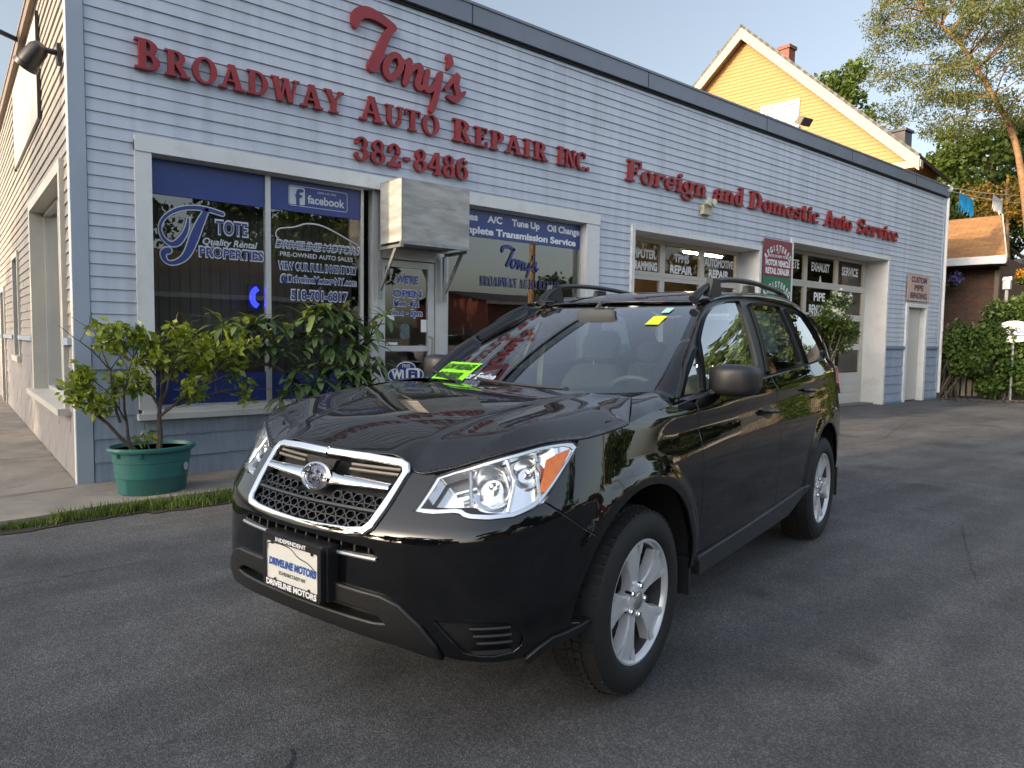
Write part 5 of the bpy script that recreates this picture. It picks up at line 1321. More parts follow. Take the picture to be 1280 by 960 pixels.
# honeycomb: hexagonal cells left open between thin webs
q = MB(); gpi = np.array(gin_full)
def hexweb(mb, S_, poly, z0, z1, cw, chh, dep, w_):
    rows_ = int((z1 - z0) / chh)
    for r_ in range(rows_ + 1):
        for k_ in range(-14, 15):
            cu = (k_ + .5 * (r_ % 2)) * cw; cz = z0 + r_ * chh
            if not inpoly(np.array([[cu, cz]]), poly)[0]: continue
            if abs(cu) < .10 and cz > .765: continue
            P_ = [(cu + cw * .52 * math.cos(math.radians(a)) * .92, cz + chh * .62 * math.sin(math.radians(a)) * .92) for a in (0, 60, 120, 180, 240, 300)]
            for i in range(6):
                a_, b_ = P_[i], P_[(i + 1) % 6]
                p0 = S_(np.array(a_[0]), np.array(a_[1])); p1 = S_(np.array(b_[0]), np.array(b_[1]))
                c0 = S_(np.array(cu), np.array(cz)); n0 = (c0 - p0) / np.linalg.norm(c0 - p0) * w_; n1 = (c0 - p1) / np.linalg.norm(c0 - p1) * w_
                bk = np.array([-dep, 0, 0]); fo = np.array([-.008, 0, 0])
                mb.add([p0 + fo - n0 * .3, p1 + fo - n1 * .3, p1 + fo + n1, p0 + fo + n0, p1 + fo + bk + n1 * 1.6, p0 + fo + bk + n0 * 1.6], [(0, 1, 2, 3), (3, 2, 4, 5)])
hexweb(q, shellS, gpi, .705, .800, .050, .0245, .022, .0042)
M['gweb'] = mat('grille_gloss_black', (.006, .006, .0065), .25, .0, var=0)
q.build('grille_mesh', M['gweb'], gr_)
q = MB()
for z_ in (.750,): q.tube([tuple(shellS(np.array(u), np.array(z_)) + np.array([-.004, 0, 0])) for u in np.linspace(-.345, .345, 30)], .008, 6)
q.build('grille_bar', M['satin'], gr_, smooth=50)
# winged chrome bar
wing = [(.075, .806), (.12, .806), (.30, .808), (.356, .809), (.364, .838), (.34, .842), (.20, .846), (.13, .852), (.09, .852)]
for sg in (1, -1):
    q = MB(); rows_ = []
    for u in np.linspace(.070, .362, 16):
        hh = .0195 - .009 * (u - .07) / .29; zc0 = .828 - .002 * (u - .07)
        if u < .10: hh += .004 * (1 - (u - .07) / .03)
        rows_.append([tuple(shellS(np.array(sg * u), np.array(zc0 + hh * math.sin(a))) + np.array([.020 * math.cos(a) ** .7 + .004 if abs(a) < 1.5 else .0, 0, 0])) for a in np.linspace(-1.5707, 1.5707, 13)])
    q.grid(np.array(rows_), flip=sg < 0); q.build('chrome_wing', M['chrome'], gr_, smooth=80)
q = MB()
for sg in (1, -1):
    for z_ in (.860, .875): q.tube([tuple(shellS(np.array(sg * u), np.array(z_)) + np.array([-.006, 0, 0])) for u in np.linspace(.13, .362, 12)], .0065, 6)
q.build('upper_grille_slat', mat('bronze_grey_slat', (.20, .17, .14), .35, .3, var=0), gr_, smooth=50)
q = MB(); c0 = shellS(np.array(0.), np.array(.855)); q.prism([(c0[0] + .006, -.085, .888), (c0[0] + .006, .085, .888), (c0[0] + .015, .05, .83), (c0[0] + .015, -.05, .83)], (-.02, 0, 0)); q.build('badge_plinth', M['satin'], gr_)
# oval emblem with star cluster
em = bpy.data.objects.new('emblem', None); COL.objects.link(em); em.parent = gr_
ec = np.array([2.128, .006, .826]); tilt = Vector((1, 0, .30)).normalized()
q = MB(); q.lathe([(.0, -.01), (.074, -.01), (.082, .0), (.080, .010), (.070, .014), (.064, .008)], ec, tilt, 36, sq=(1.0, .62), caps=False); q.build('emblem_rim', M['chrome'], em, smooth=50)
q = MB(); q.lathe([(.065, .005), (.05, .011), (.0, .014)], ec, tilt, 36, sq=(1.0, .62)); q.build('emblem_field', mat('emblem_blue_grey', (.10, .11, .17), .15, .2, var=0, coat=1), em, smooth=60)
upv = Vector((-tilt.z, 0, tilt.x)); rt = Vector((0, 1, 0))
q = MB()
for sx, sz, sr in ((-.026, .008, .026), (.014, .016, .013), (.040, .006, .013), (.004, -.012, .013), (.030, -.014, .013), (-.012, -.024, .012)):
    pts2 = []
    for k_ in range(8):
        rr = sr if k_ % 2 == 0 else sr * .26; a = math.pi / 4 * k_ + math.pi / 2; pts2.append(Vector(ec) + tilt * .0145 + rt * (sx + rr * math.cos(a)) + upv * (sz + rr * math.sin(a)))
    q.prism(pts2, tilt * .003)
q.build('emblem_stars', M['chrome'], em)

# --- licence plate and its frame
pl = bpy.data.objects.new('licence_plate', None); COL.objects.link(pl); pl.parent = car
px_, py0, py1, pz0, pz1 = 2.262, -.118, .190, .452, .628
q = MB(); q.prism([(px_ - .02, a, b_) for a, b_ in [(py0 - .02, pz0 + .0), (py1 + .02, pz0), (py1 + .02, pz1 + .005), (py0 - .02, pz1 + .005)]], (-.05, 0, 0)); q.build('plate_bracket', M['satin'], pl)
def rr3(x, y0, z0, y1, z1, r): return [(x, p[0], p[1]) for p in rrect(y0, z0, y1, z1, r)]
q = MB(); o_ = rr3(px_, py0 - .008, pz0 - .006, py1 + .008, pz1 + .006, .018); i_ = rr3(px_, py0 + .010, pz0 + .024, py1 - .010, pz1 - .020, .006); n_ = len(o_)
for k_ in range(n_):
    j = (k_ + 1) % n_; q.poly([o_[k_], o_[j], i_[j], i_[k_]]); q.poly([o_[j], o_[k_], (px_ - .02,) + o_[k_][1:], (px_ - .02,) + o_[j][1:]])
q.build('plate_frame', M['satin'], pl)
q = MB(); q.poly([(px_ - .006, py0 + .004, pz0 + .01), (px_ - .006, py1 - .004, pz0 + .01), (px_ - .006, py1 - .004, pz1 - .008), (px_ - .006, py0 + .004, pz1 - .008)]); q.build('plate_sheet', mat('plate_white', (.68, .67, .62), .4, var=.03), pl)
YL, ZU = (0, 1, 0), (0, 0, 1)
q = MB(); text(q, 'DRIVELINE MOTORS', (px_ + .001, .036, pz0 + .002), YL, ZU, .020, .282, .05, align='C'); text(q, 'INDEPENDENT', (px_ + .001, .036, pz1 - .015), YL, ZU, .014, .17, .03, align='C'); q.build('frame_lettering', M['whitedecal'], pl)
q = MB(); text(q, 'DRIVELINE MOTORS', (px_ - .004, .036, .525), YL, ZU, .026, .262, .05, .15, align='C')
q.build('plate_lettering_blue', mat('plate_blue', (.03, .10, .34), .4, var=0), pl)
q = MB(); text(q, 'SCHENECTADY NY', (px_ - .004, .036, .497), YL, ZU, .013, .15, .02, align='C')
V, F = union2d(stroke([(-.10, .578), (-.095, .598), (-.03, .604), (.03, .598), (.07, .578), (.12, .568), (.16, .55), (.170, .54)], [.002, .0035, .0035, .0035, .0035, .0035, .003, .002], 40)); place2d(q, V, F, (px_ - .004, 0, 0), YL, ZU)
for yy, zz in ((-.075, .603), (.147, .603), (-.06, .476), (.13, .476)): q.lathe([(.006, 0), (.006, .003), (0, .004)], (px_ - .005, yy, zz), (1, 0, 0), 10)
q.build('plate_lettering_black', M['blackdecal'], pl)

# --- head lights
M['reflector'] = mat('lamp_reflector', (.78, .79, .80), .14, .9, var=.05, scale=30)
M['bezel'] = mat('lamp_bezel_chrome', (.66, .67, .68), .18, .9, var=0)
for sg in (1, -1):
    hl = panel('headlight', [(sg * u, z) for u, z in HL], shellS, M['lens'], car, step=.018, lift=.004, thick=.03, edge=.004)
    hc = (.80, .86)
    inn = [(sg * (hc[0] + (u - hc[0]) * .985), hc[1] + (z - hc[1]) * .97) for u, z in HL]
    Sd = lambda u, z: shellS(u, z) + np.array([-.085, 0, 0]) * np.ones_like(np.asarray(u, float))[..., None] * (1 - sst(.85, 1.08, np.abs(u)))[..., None] * .9
    panel('lamp_housing', inn, Sd, M['reflector'], hl, step=.02, thick=0, lift=-.012)
    inz = [(sg * u, z) for u, z in HL]; ins = [(sg * (.80 + (u - .80) * .955), .868 + (z - .868) * .90) for u, z in HL]
    panel('lamp_bezel', inz, shellS, M['bezel'], hl, holes=(ins,), step=.012, lift=-.008, thick=.05, edge=.002)
    am_ = [(1.087, .958), (1.03, .945), (.985, .930), (.955, .870), (.940, .838), (.952, .832), (1.0, .872), (1.05, .917)]
    panel('turn_signal', [(sg * u, z) for u, z in am_], shellS, M['amber'], hl, step=.012, lift=-.002, thick=.01, edge=.002)
    q = MB()
    for (u, z, r_, dp) in ((.745, .842, .068, .055), (.885, .885, .046, .04)):
        p0 = shellS(np.array(sg * u), np.array(z)) + np.array([-.035, -sg * .012, 0])
        q.lathe([(.012, -dp), (r_ * .5, -dp * .8), (r_ * .8, -dp * .4), (r_, 0), (r_ * 1.07, .004), (r_ * 1.08, -.02)], p0, (1, sg * .22, .05), 28, caps=False)
    q.build('reflector_bowl', M['reflector'], hl, smooth=35)
    q = MB()
    for (u, z) in ((.745, .842), (.885, .885)):
        p0 = shellS(np.array(sg * u), np.array(z)) + np.array([-.05, -sg * .012, 0]); q.lathe([(.012, -.03), (.013, .0), (.009, .012), (0, .015)], p0, (1, sg * .22, .05), 12)
    q.build('bulb', M['chrome'], hl, smooth=40)
    q = MB()
    p0 = shellS(np.array(sg * .60), np.array(.815)) + np.array([-.04, 0, 0]); p1 = shellS(np.array(sg * .68), np.array(.835)) + np.array([-.04, 0, 0]); q.tube([p0, p1], .012, 8)
    for (u0, z0, u1, z1) in ((.66, .885, .675, .785), (.815, .93, .835, .87), (.835, .87, .80, .775), (.925, .95, .915, .80)):
        q.tube([tuple(shellS(np.array(sg * (u0 + (u1 - u0) * t)), np.array(z0 + (z1 - z0) * t)) + np.array([-.022, 0, 0])) for t in np.linspace(0, 1, 6)], .0065, 6)
    q.build('lamp_divider', M['bezel'], hl, smooth=50)

# --- hood: height field inside its cut line
hs3 = [shellS(np.array(u), np.array(z)) for u, z in hood_side]
fr3 = [shellS(np.array(u), np.array(z)) for u, z in ((0, .917), (.1, .917), (.2, .915), (.3, .911), (.36, .907), (.400, .897))]
fr3 = [p + np.array([-.004, 0, 0]) for p in fr3]
re3 = [np.array(q) for q in ((1.115, .698, 1.088), (1.045, .60, 1.088), (1.045, .45, 1.087), (1.055, .25, 1.086), (1.06, 0, 1.085))]
bd3 = np.array(fr3 + hs3 + re3)
hb = np.concatenate([bd3, (bd3 * np.array([1, -1, 1]))[::-1][1:-1]])
hfs = np.array(hs3 + [re3[0]])
_cx = [1.05, 1.127, 1.387, 1.574, 1.804, 1.922, 1.975, 2.042]; _cz = _ncs(_cx, [1.093, 1.0895, 1.071, 1.051, 1.026, 1.006, .992, .956]); _cyy = _ncs(_cx, [.70, .70, .68, .66, .62, .575, .54, .46])
_hp = _ncs([-1.0, -.66, -.48, -.25, -.15, -.07, -.025, 0, .05], [1.086, 1.068, 1.046, 1.004, .977, .949, .930, .916, .87])
def hood(x, y):
    x = np.asarray(x, float); y = np.asarray(y, float); x, y = np.broadcast_arrays(x, y); sh_ = x.shape
    xf, yf = x.ravel(), np.abs(y.ravel()); A_ = hfs[:-1]; AB = hfs[1:] - A_; L2 = (AB[:, :2] ** 2).sum(1) + 1e-12
    t_ = np.clip(((xf[:, None] - A_[None, :, 0]) * AB[None, :, 0] + (yf[:, None] - A_[None, :, 1]) * AB[None, :, 1]) / L2, 0, 1)
    d2 = (xf[:, None] - A_[None, :, 0] - t_ * AB[None, :, 0]) ** 2 + (yf[:, None] - A_[None, :, 1] - t_ * AB[None, :, 1]) ** 2
    w_ = 1 / (d2 + 8e-5) ** 2; zc_ = A_[None, :, 2] + t_ * AB[None, :, 2]; ze = (w_ * zc_).sum(1) / w_.sum(1); d = np.sqrt(d2.min(1))
    xc_ = np.clip(xf, 1.0, 2.06); cy_ = _cyy(xc_); xi = np.clip(xf - (2.046 - .38 * yf ** 2), -1.0, .04)
    wr = np.clip(yf / cy_, 0, 1.0) ** 3.0
    top_ = _hp(xi) * (1 - wr) + _cz(xc_) * wr
    cr = .47 - .12 * sst(1.0, 2.05, xf); top_ = top_ + .008 * (1 - sst(-.035, .035, yf - cr)) * (1 - sst(1.80, 2.02, xf))
    D_ = _ncs([1.05, 1.2, 1.5, 1.9, 2.06], [.09, .12, .145, .12, .10])(xc_)
    e_ = 1 - np.clip(ramp(1 - d / D_, .16), 0, 1.02) ** 1.25
    z_ = ze + (top_ - ze) * np.clip(e_, 0, 1)
    return np.stack([x.ravel(), y.ravel(), z_], -1).reshape(sh_ + (3,))
panel('hood', hb[:, :2], hood, M['paint'], car, step=.0155, thick=.012, edge=.002)

# --- windscreen, cowl, roof
wsl = [(.672, 1.098), (.664, 1.125), (.650, 1.18), (.630, 1.25), (.602, 1.33), (.566, 1.405), (.528, 1.48), (.508, 1.522)]
wo = [(y, 1.068 + .030 * (y / .672) ** 2) for y in np.linspace(-.672, .672, 24)] + wsl + [(y, 1.522 + .006 * (1 - (y / .508) ** 2)) for y in np.linspace(.49, -.49, 16)] + [(-y, z) for y, z in wsl[::-1]]
wfr = lambda y, z: wsh(y, z)
wi = [(yy, 1.095 + .026 * (yy / .6) ** 2) for yy in np.linspace(-.6, .6, 20)] + [(.612, 1.145), (.604, 1.18), (.584, 1.25), (.552, 1.33), (.517, 1.405), (.478, 1.47), (.44, 1.492)] + [(y, 1.496) for y in np.linspace(.40, -.40, 10)] + [(-.44, 1.492), (-.478, 1.47), (-.517, 1.405), (-.552, 1.33), (-.584, 1.25), (-.604, 1.18), (-.612, 1.145)]
ws_o = panel('windscreen', wo, wfr, M['cglass'], car, step=.04, thick=0)
panel('windscreen_border', wo, wfr, M['satin'], ws_o, holes=(wi,), step=.03, thick=0, lift=-.004)
q = MB(); q.grid(np.array([[tuple(wsh(np.array(y), np.array(1.068 + .030 * (y / .672) ** 2 - .004)) + np.array([.0 + .045 * t, 0, -.010 * t - .010])) for t in (-.3, .4, 1)] for y in np.linspace(-.64, .64, 24)])); q.build('cowl_panel', M['satin'], car, smooth=60)
rf_edge = [(x, .583) for x in np.linspace(-.05, -1.85, 14)]
_rs = [(.03, .520), (-.03, .540), (-.12, .558), (-.3, .575), (-.6, .583), (-.95, .583), (-1.3, .583), (-1.5, .578), (-1.75, .56), (-1.95, .51)]
rfo = [(float(wsh(np.array(y), np.array(1.522))[0]) - .004, y) for y in np.linspace(-.502, .502, 18)] + _rs + [(-2.0, .3), (-2.0, -.3)] + [(x, -y) for x, y in _rs[::-1]]
panel('roof', rfo, roof, M['paint'], car, step=.04, thick=.015)
for sg in (1, -1):
    rp = [(.05, .498, 1.545), (.0, .512, 1.585), (-.10, .525, 1.634), (-.22, .532, 1.665), (-.45, .538, 1.684), (-.8, .540, 1.690), (-1.15, .538, 1.678), (-1.38, .535, 1.660), (-1.48, .532, 1.632), (-1.53, .53, 1.605)]
    f_ = _ncs(np.arange(len(rp)), np.array(rp)); q = MB()
    q.tube([(p[0], sg * p[1], p[2]) for p in f_(np.linspace(0, len(rp) - 1, 50))], np.interp(np.linspace(0, 9, 50), [0, .6, 2, 7, 8.5, 9], [.028, .026, .0185, .0185, .024, .027]), 10, flat=.85)
    rr_ = q.build('roof_rail', M['satin'], car, smooth=60)
    q = MB()
    for x in (-.14, -.72, -1.34): q.prism([(x - .09, sg * .533 - .02, 1.57), (x + .09, sg * .533 - .02, 1.57), (x + .05, sg * .533 - .016, 1.668 if x > -1 else 1.645), (x - .05, sg * .533 - .016, 1.668 if x > -1 else 1.645)], (0, .038, 0))
    q.build('rail_foot', M['black'], rr_)
# tail glass
q = MB(); q.grid(np.array([[(-1.98 - .24 * t + .03 * (1 - (s_ / .6) ** 2) * -1, s_ * (1 - .0 * t) * (1 + .14 * t), 1.53 - .36 * t) for t in np.linspace(0, 1, 5)] for s_ in np.linspace(-.54, .54, 9)])); q.build('tailgate_window', M['dglass'], car, smooth=60)

# --- wipers
for y0, x0, y1, x1 in ((.30, .0, -.26, .0), (-.36, .0, -.70, 0)):
    q = MB(); pts_ = []
    for t in np.linspace(0, 1, 10):
        y = y0 + (y1 - y0) * t; z_ = 1.066 + .024 * (y / .69) ** 2 + .012 + .022 * t; p = wsh(np.array(y), np.array(z_)); pts_.append((p[0] + .018, y, p[2] + .012))
    q.tube(pts_, .008, 6); q.tube([pts_[0], (pts_[0][0] + .06, y0 + .03, pts_[0][2] - .015)], .013, 6); q.tube([(p[0] - .012, p[1], p[2] - .006) for p in pts_[2:]], .005, 5)
    q.build('wiper', M['black'], car, smooth=50)

# --- door mirrors
for sg in (1, -1):
    sm = bpy.data.objects.new('side_mirror', None); COL.objects.link(sm); sm.parent = car
    # housing: stacked rounded sections along y
    secs = [(.868, .612, 1.150, .045, .048), (.885, .635, 1.152, .070, .062), (.93, .652, 1.153, .083, .071), (.985, .655, 1.154, .085, .073), (1.035, .646, 1.155, .083, .071), (1.068, .634, 1.156, .076, .064), (1.086, .620, 1.157, .060, .050), (1.092, .608, 1.157, .034, .030)]
    rows_ = []
    for y, x, z, rx_, rz_ in secs:
        y -= .072; x -= .118; z -= .008
        rows_.append([(x - .005 + rx_ * np.sign(math.cos(a)) * abs(math.cos(a)) ** .62 * (1 if math.cos(a) > 0 else .55), sg * y, z + rz_ * np.sign(math.sin(a)) * abs(math.sin(a)) ** .50) for a in np.linspace(0, 2 * math.pi, 26, endpoint=False)])
    q = MB(); q.grid(np.array(rows_), wrap=True, flip=sg < 0); q.poly(rows_[0]); q.poly(rows_[-1]); q.build('mirror_housing', mat('mirror_cap_black', (.020, .020, .022), .42, var=.06), sm, smooth=50)
    q = MB(); q.poly([(.465, sg * .835, 1.092), (.465, sg * 1.01, 1.097), (.460, sg * 1.01, 1.197), (.462, sg * .835, 1.197)]); q.build('mirror_glass', M['chrome'], sm)
    q = MB(); q.prism([(.640, sg * .775, 1.060), (.55, sg * .775, 1.052), (.465, sg * .80, 1.090), (.47, sg * .83, 1.142), (.57, sg * .84, 1.127), (.60, sg * .81, 1.085)], (.0, sg * .035, .0)); q.build('mirror_arm', M['satin'], sm)

# --- wheels
def tyre_mesh(q, n=72):
    pr = [(.232, -.095), (.245, -.108), (.275, -.1125), (.305, -.108), (.325, -.098), (.338, -.082), (.3435, -.06), (.345, -.04), (.345, -.0), (.345, .04), (.3435, .06), (.338, .082), (.325, .098), (.305, .108), (.275, .1125), (.245, .108), (.232, .095), (.225, .07), (.225, -.07)]
    q.lathe(pr, (0, 0, 0), (0, 1, 0), n, closed=True)
def tread(q):
    for k_ in range(58):
        a = 2 * math.pi * k_ / 58
        for y0, y1, da in ((-.092, -.050, .030), (-.044, -.016, -.02), (-.011, .011, .012), (.016, .044, -.02), (.050, .092, .030)):
            a2 = a + (da if abs(y0) < .05 else 0) + (.03 if y0 > 0 else 0)
            w_ = .040
            def pt(an, y, r): return (r * math.cos(an), y, r * math.sin(an))
            rr_ = .3525 - (max(abs(y0), abs(y1)) / .1) ** 4 * .010; ri = .338 - (.008 if abs(y0) > .045 or abs(y1) > .045 else 0)
            ro1 = rr_ - (.006 if abs(y1) > .08 else 0); ro0 = rr_ - (.006 if abs(y0) > .08 else 0)
            v_ = [pt(a2 - w_, y0, ri), pt(a2 + w_, y0, ri), pt(a2 + w_ + .012, y1, ri), pt(a2 - w_ + .012, y1, ri), pt(a2 - w_ * .9, y0, ro0), pt(a2 + w_ * .9, y0, ro0), pt(a2 + w_ * .9 + .012, y1, ro1), pt(a2 - w_ * .9 + .012, y1, ro1)]
            q.add(v_, [(4, 5, 6, 7), (0, 1, 5, 4), (1, 2, 6, 5), (2, 3, 7, 6), (3, 0, 4, 7)])
def make_wheel():
    w = bpy.data.objects.new('wheel', None); COL.objects.link(w); w.parent = car
    q = MB(); tyre_mesh(q); tread(q); q.build('tyre', M['rubber'], w, smooth=40)
    q = MB(); q.lathe([(.236, .090), (.233, .099), (.226, .100), (.220, .094), (.214, .078)], (0, 0, 0), (0, 1, 0), 60, caps=False); q.build('rim_lip', M['silver'], w, smooth=40)
    q = MB(); q.lathe([(.214, .078), (.205, .02), (.200, -.06), (.226, -.075), (.236, -.085)], (0, 0, 0), (0, 1, 0), 48, caps=False); q.build('rim_barrel', M['alloy_dark'], w, smooth=40)
    # five broad spokes, each flaring into a forked bevelled end
    q = MB()
    for k_ in range(5):
        a = math.radians(78 + 72 * k_); e1 = np.array([math.cos(a), 0, math.sin(a)]); e2 = np.array([-math.sin(a), 0, math.cos(a)])
        def V_(r, t, y): return tuple(e1 * r + e2 * t + np.array([0, y, 0]))
        rs = [(.045, .034, .074), (.075, .029, .080), (.105, .031, .084), (.140, .042, .087), (.175, .057, .088), (.200, .068, .088), (.2215, .080, .086)]
        face = [[V_(r, -hw, y - .004), V_(r, -hw * .80, y), V_(r, -hw * .28, y - .002), V_(r, hw * .28, y - .002), V_(r, hw * .80, y), V_(r, hw, y - .004)] for r, hw, y in rs]
        sd_ = [[V_(r, s_ * hw, y - .004), V_(r * .995, s_ * hw * 1.10, y - .040)] for s_ in (-1, 1) for r, hw, y in rs]
        q.grid(np.array(face), flip=True); n7 = len(rs)
        q.grid(np.array(sd_[:n7])); q.grid(np.array(sd_[n7:]), flip=True)
        # fork notch: bevelled facets at the outer corners
        for s_ in (-1, 1):
            q.add([V_(.170, s_ * .050, .0885), V_(.218, s_ * .078, .0905), V_(.219, s_ * .040, .0895), V_(.185, s_ * .030, .0885), V_(.215, s_ * .055, .096)], [(0, 1, 4), (1, 2, 4), (2, 3, 4), (3, 0, 4)] if s_ < 0 else [(0, 4, 1), (1, 4, 2), (2, 4, 3), (3, 4, 0)])
    q.lathe([(.060, .070), (.058, .080), (.036, .086), (.034, .082)], (0, 0, 0), (0, 1, 0), 30)
    q.build('rim_spokes', M['silver'], w, smooth=28)
    q = MB(); q.lathe([(.033, .078), (.032, .090), (.026, .093), (0, .094)], (0, 0, 0), (0, 1, 0), 24); q.build('hub_cap', M['bezel'], w, smooth=30)
    for k_ in range(5):
        a = math.radians(78 + 36 + 72 * k_); q = MB(); q.lathe([(.013, .060), (.013, .086), (.010, .092), (0, .092)], (.056 * math.cos(a), 0, .056 * math.sin(a)), (0, 1, 0), 8); q.build('lug_nut', M['chrome'], w, smooth=30)
    q = MB(); q.lathe([(.0, .0), (.145, .0), (.15, -.01), (.15, -.03), (0, -.03)], (0, 0, 0), (0, 1, 0), 36); q.build('brake_disc', M['alloy_dark'], w, smooth=30)
    return w
wh = make_wheel(); spots = [(AX, .772, 1), (-AX, .772, 1), (AX, -.772, -1), (-AX, -.772, -1)]
for i, (x, y, s_) in enumerate(spots):
    if i == 0: o = wh
    else:
        o = wh.copy(); COL.objects.link(o); o.parent = car
        for ch in list(wh.children):
            c = ch.copy(); COL.objects.link(c); c.parent = o
    o.location = (x, y, WR); o.rotation_euler = (0, .55 * i, 0 if s_ > 0 else math.pi)
    if i == 0: o.rotation_euler = (0, 0, 0)

# --- dark inner body, floor, cabin
q = MB(); us_ = np.linspace(-UMAX, UMAX, 260); zs_ = np.linspace(.27, 1.03, 24)
U_, Z_ = np.meshgrid(us_, zs_, indexing='ij'); Pi = shellS(U_, Z_, flare=False)
n_i = np.stack([np.sign(Pi[..., 0]) * .0, np.sign(Pi[..., 1]), np.zeros_like(Pi[..., 0])], -1)
Pi = Pi * np.array([.968, .965, 1.0])
b0 = len(q.v); nz_ = len(zs_)
q.v = [tuple(p) for p in Pi.reshape(-1, 3)]
for i in range(len(us_) - 1):
    for j in range(nz_ - 1):
        c_ = Pi[i:i + 2, j:j + 2].reshape(-1, 3).mean(0)
        if min(math.hypot(c_[0] - AX, c_[2] - WR), math.hypot(c_[0] + AX, c_[2] - WR)) < .50 and abs(c_[1]) > .6: continue
        if c_[0] > 1.50: continue
        q.f.append((i * nz_ + j, (i + 1) * nz_ + j, (i + 1) * nz_ + j + 1, i * nz_ + j + 1)); q.m.append(0)
q.box((-2.2, -.62, .22), (1.80, .62, .28)); q.box((1.0, -.62, .29), (1.06, .62, 1.0)); q.box((1.62, -.45, .6), (1.66, .45, .84))
q.build('inner_body', M['dark'], car)
q = MB(); q.box((-2.1, -.70, .32), (1.0, .70, .36)); q.grid(np.array([[(x, y, .62) for y in (-.72, .72)] for x in (-2.1, -1.25)])); q.build('cabin_floor', M['dash'], car)
q = MB(); q.grid(np.array([[tuple(roof(np.array(x), np.array(y)) - np.array([0, 0, .045])) for y in np.linspace(-.56, .56, 9)] for x in np.linspace(.02, -1.9, 16)])); q.build('headliner', M['headliner'], car, smooth=60)
q = MB(); DP = [(.93, 1.045), (.80, 1.055), (.62, 1.045), (.50, 1.01), (.46, .95), (.48, .80), (.55, .60)]
q.grid(np.array([[(x, y, z + .02 * math.exp(-((y - .36) / .16) ** 2) * (z > .9)) for x, z in DP] for y in np.linspace(-.68, .68, 24)])); q.build('dashboard', M['dash'], car, smooth=60)
st_ = bpy.data.objects.new('steering_wheel', None); COL.objects.link(st_); st_.parent = car
ax_ = Vector((-.85, 0, .5)).normalized(); e1 = Vector((0, 1, 0)); e2 = ax_.cross(e1); c_ = Vector((.36, .36, .97))
q = MB(); q.tube([c_ + e1 * .185 * math.cos(a) + e2 * .185 * math.sin(a) for a in np.linspace(0, 2 * math.pi, 40)], .016, 8, caps=False); q.build('wheel_rim', mat('steering_grey', (.10, .11, .11), .45, var=0), st_, smooth=60)
q = MB(); q.lathe([(.07, -.02), (.065, .015), (0, .025)], c_, ax_, 18); q.tube([c_ - e1 * .18, c_ + e1 * .18], .016, 8); q.tube([c_, c_ + e2 * .18], .016, 8); q.tube([c_, c_ - ax_ * .4], .03, 8); q.build('wheel_hub', M['dash'], st_, smooth=50)
def rbox(mb, cx_, cy_, secs, lean=0):
    """rounded upholstery block: sections (z, x0, x1, halfwidth)"""
    rows_ = []
    for z, x0, x1, hw in secs:
        rows_.append([((x0 + x1) / 2 + (x1 - x0) / 2 * np.sign(math.cos(a)) * abs(math.cos(a)) ** .5 + cx_, cy_ + hw * np.sign(math.sin(a)) * abs(math.sin(a)) ** .5, z) for a in np.linspace(0, 2 * math.pi, 24, endpoint=False)])
    mb.grid(np.array(rows_), wrap=True); mb.poly(rows_[0][::-1]); mb.poly(rows_[-1])
for sx, sy, wd in ((0.02, .37, .25), (.02, -.37, .25)):
    se = bpy.data.objects.new('front_seat', None); COL.objects.link(se); se.parent = car
    q = MB(); rbox(q, sx, sy, [(.36, -.22, .28, .22), (.42, -.26, .30, wd), (.54, -.28, .30, wd), (.60, -.25, .26, .22)]); q.build('seat_cushion', M['trimcloth'], se, smooth=50)
    q = MB(); rbox(q, sx, sy, [(.52, -.34, -.18, .20), (.60, -.38, -.16, wd), (.85, -.44, -.24, wd + .01), (1.05, -.50, -.32, .22), (1.14, -.52, -.38, .17), (1.16, -.50, -.42, .12)]); q.build('seat_back', M['trimcloth'], se, smooth=50)
    q = MB(); rbox(q, sx, sy, [(1.185, -.53, -.44, .07), (1.20, -.56, -.42, .115), (1.26, -.57, -.42, .13), (1.33, -.58, -.45, .125), (1.375, -.57, -.48, .10), (1.385, -.55, -.50, .06)]); q.build('headrest', M['trimcloth'], se, smooth=50)
    q = MB(); q.tube([(sx - .48, sy - .05, 1.12), (sx - .495, sy - .05, 1.21)], .007, 6); q.tube([(sx - .48, sy + .05, 1.12), (sx - .495, sy + .05, 1.21)], .007, 6); q.build('headrest_post', M['chrome'], se)
q = MB(); rbox(q, -.9, 0, [(.40, -.2, .28, .62), (.56, -.25, .30, .64), (.62, -.22, .26, .60)]); rbox(q, -1.2, 0, [(.58, -.05, .10, .60), (.9, -.14, .02, .62), (1.12, -.20, -.07, .60), (1.15, -.18, -.10, .55)])
for sy in (-.42, .42): rbox(q, -1.2, sy, [(1.16, -.20, -.10, .07), (1.19, -.22, -.09, .12), (1.28, -.23, -.11, .12), (1.31, -.21, -.14, .07)])
q.build('rear_bench', M['trimcloth'], car, smooth=50)
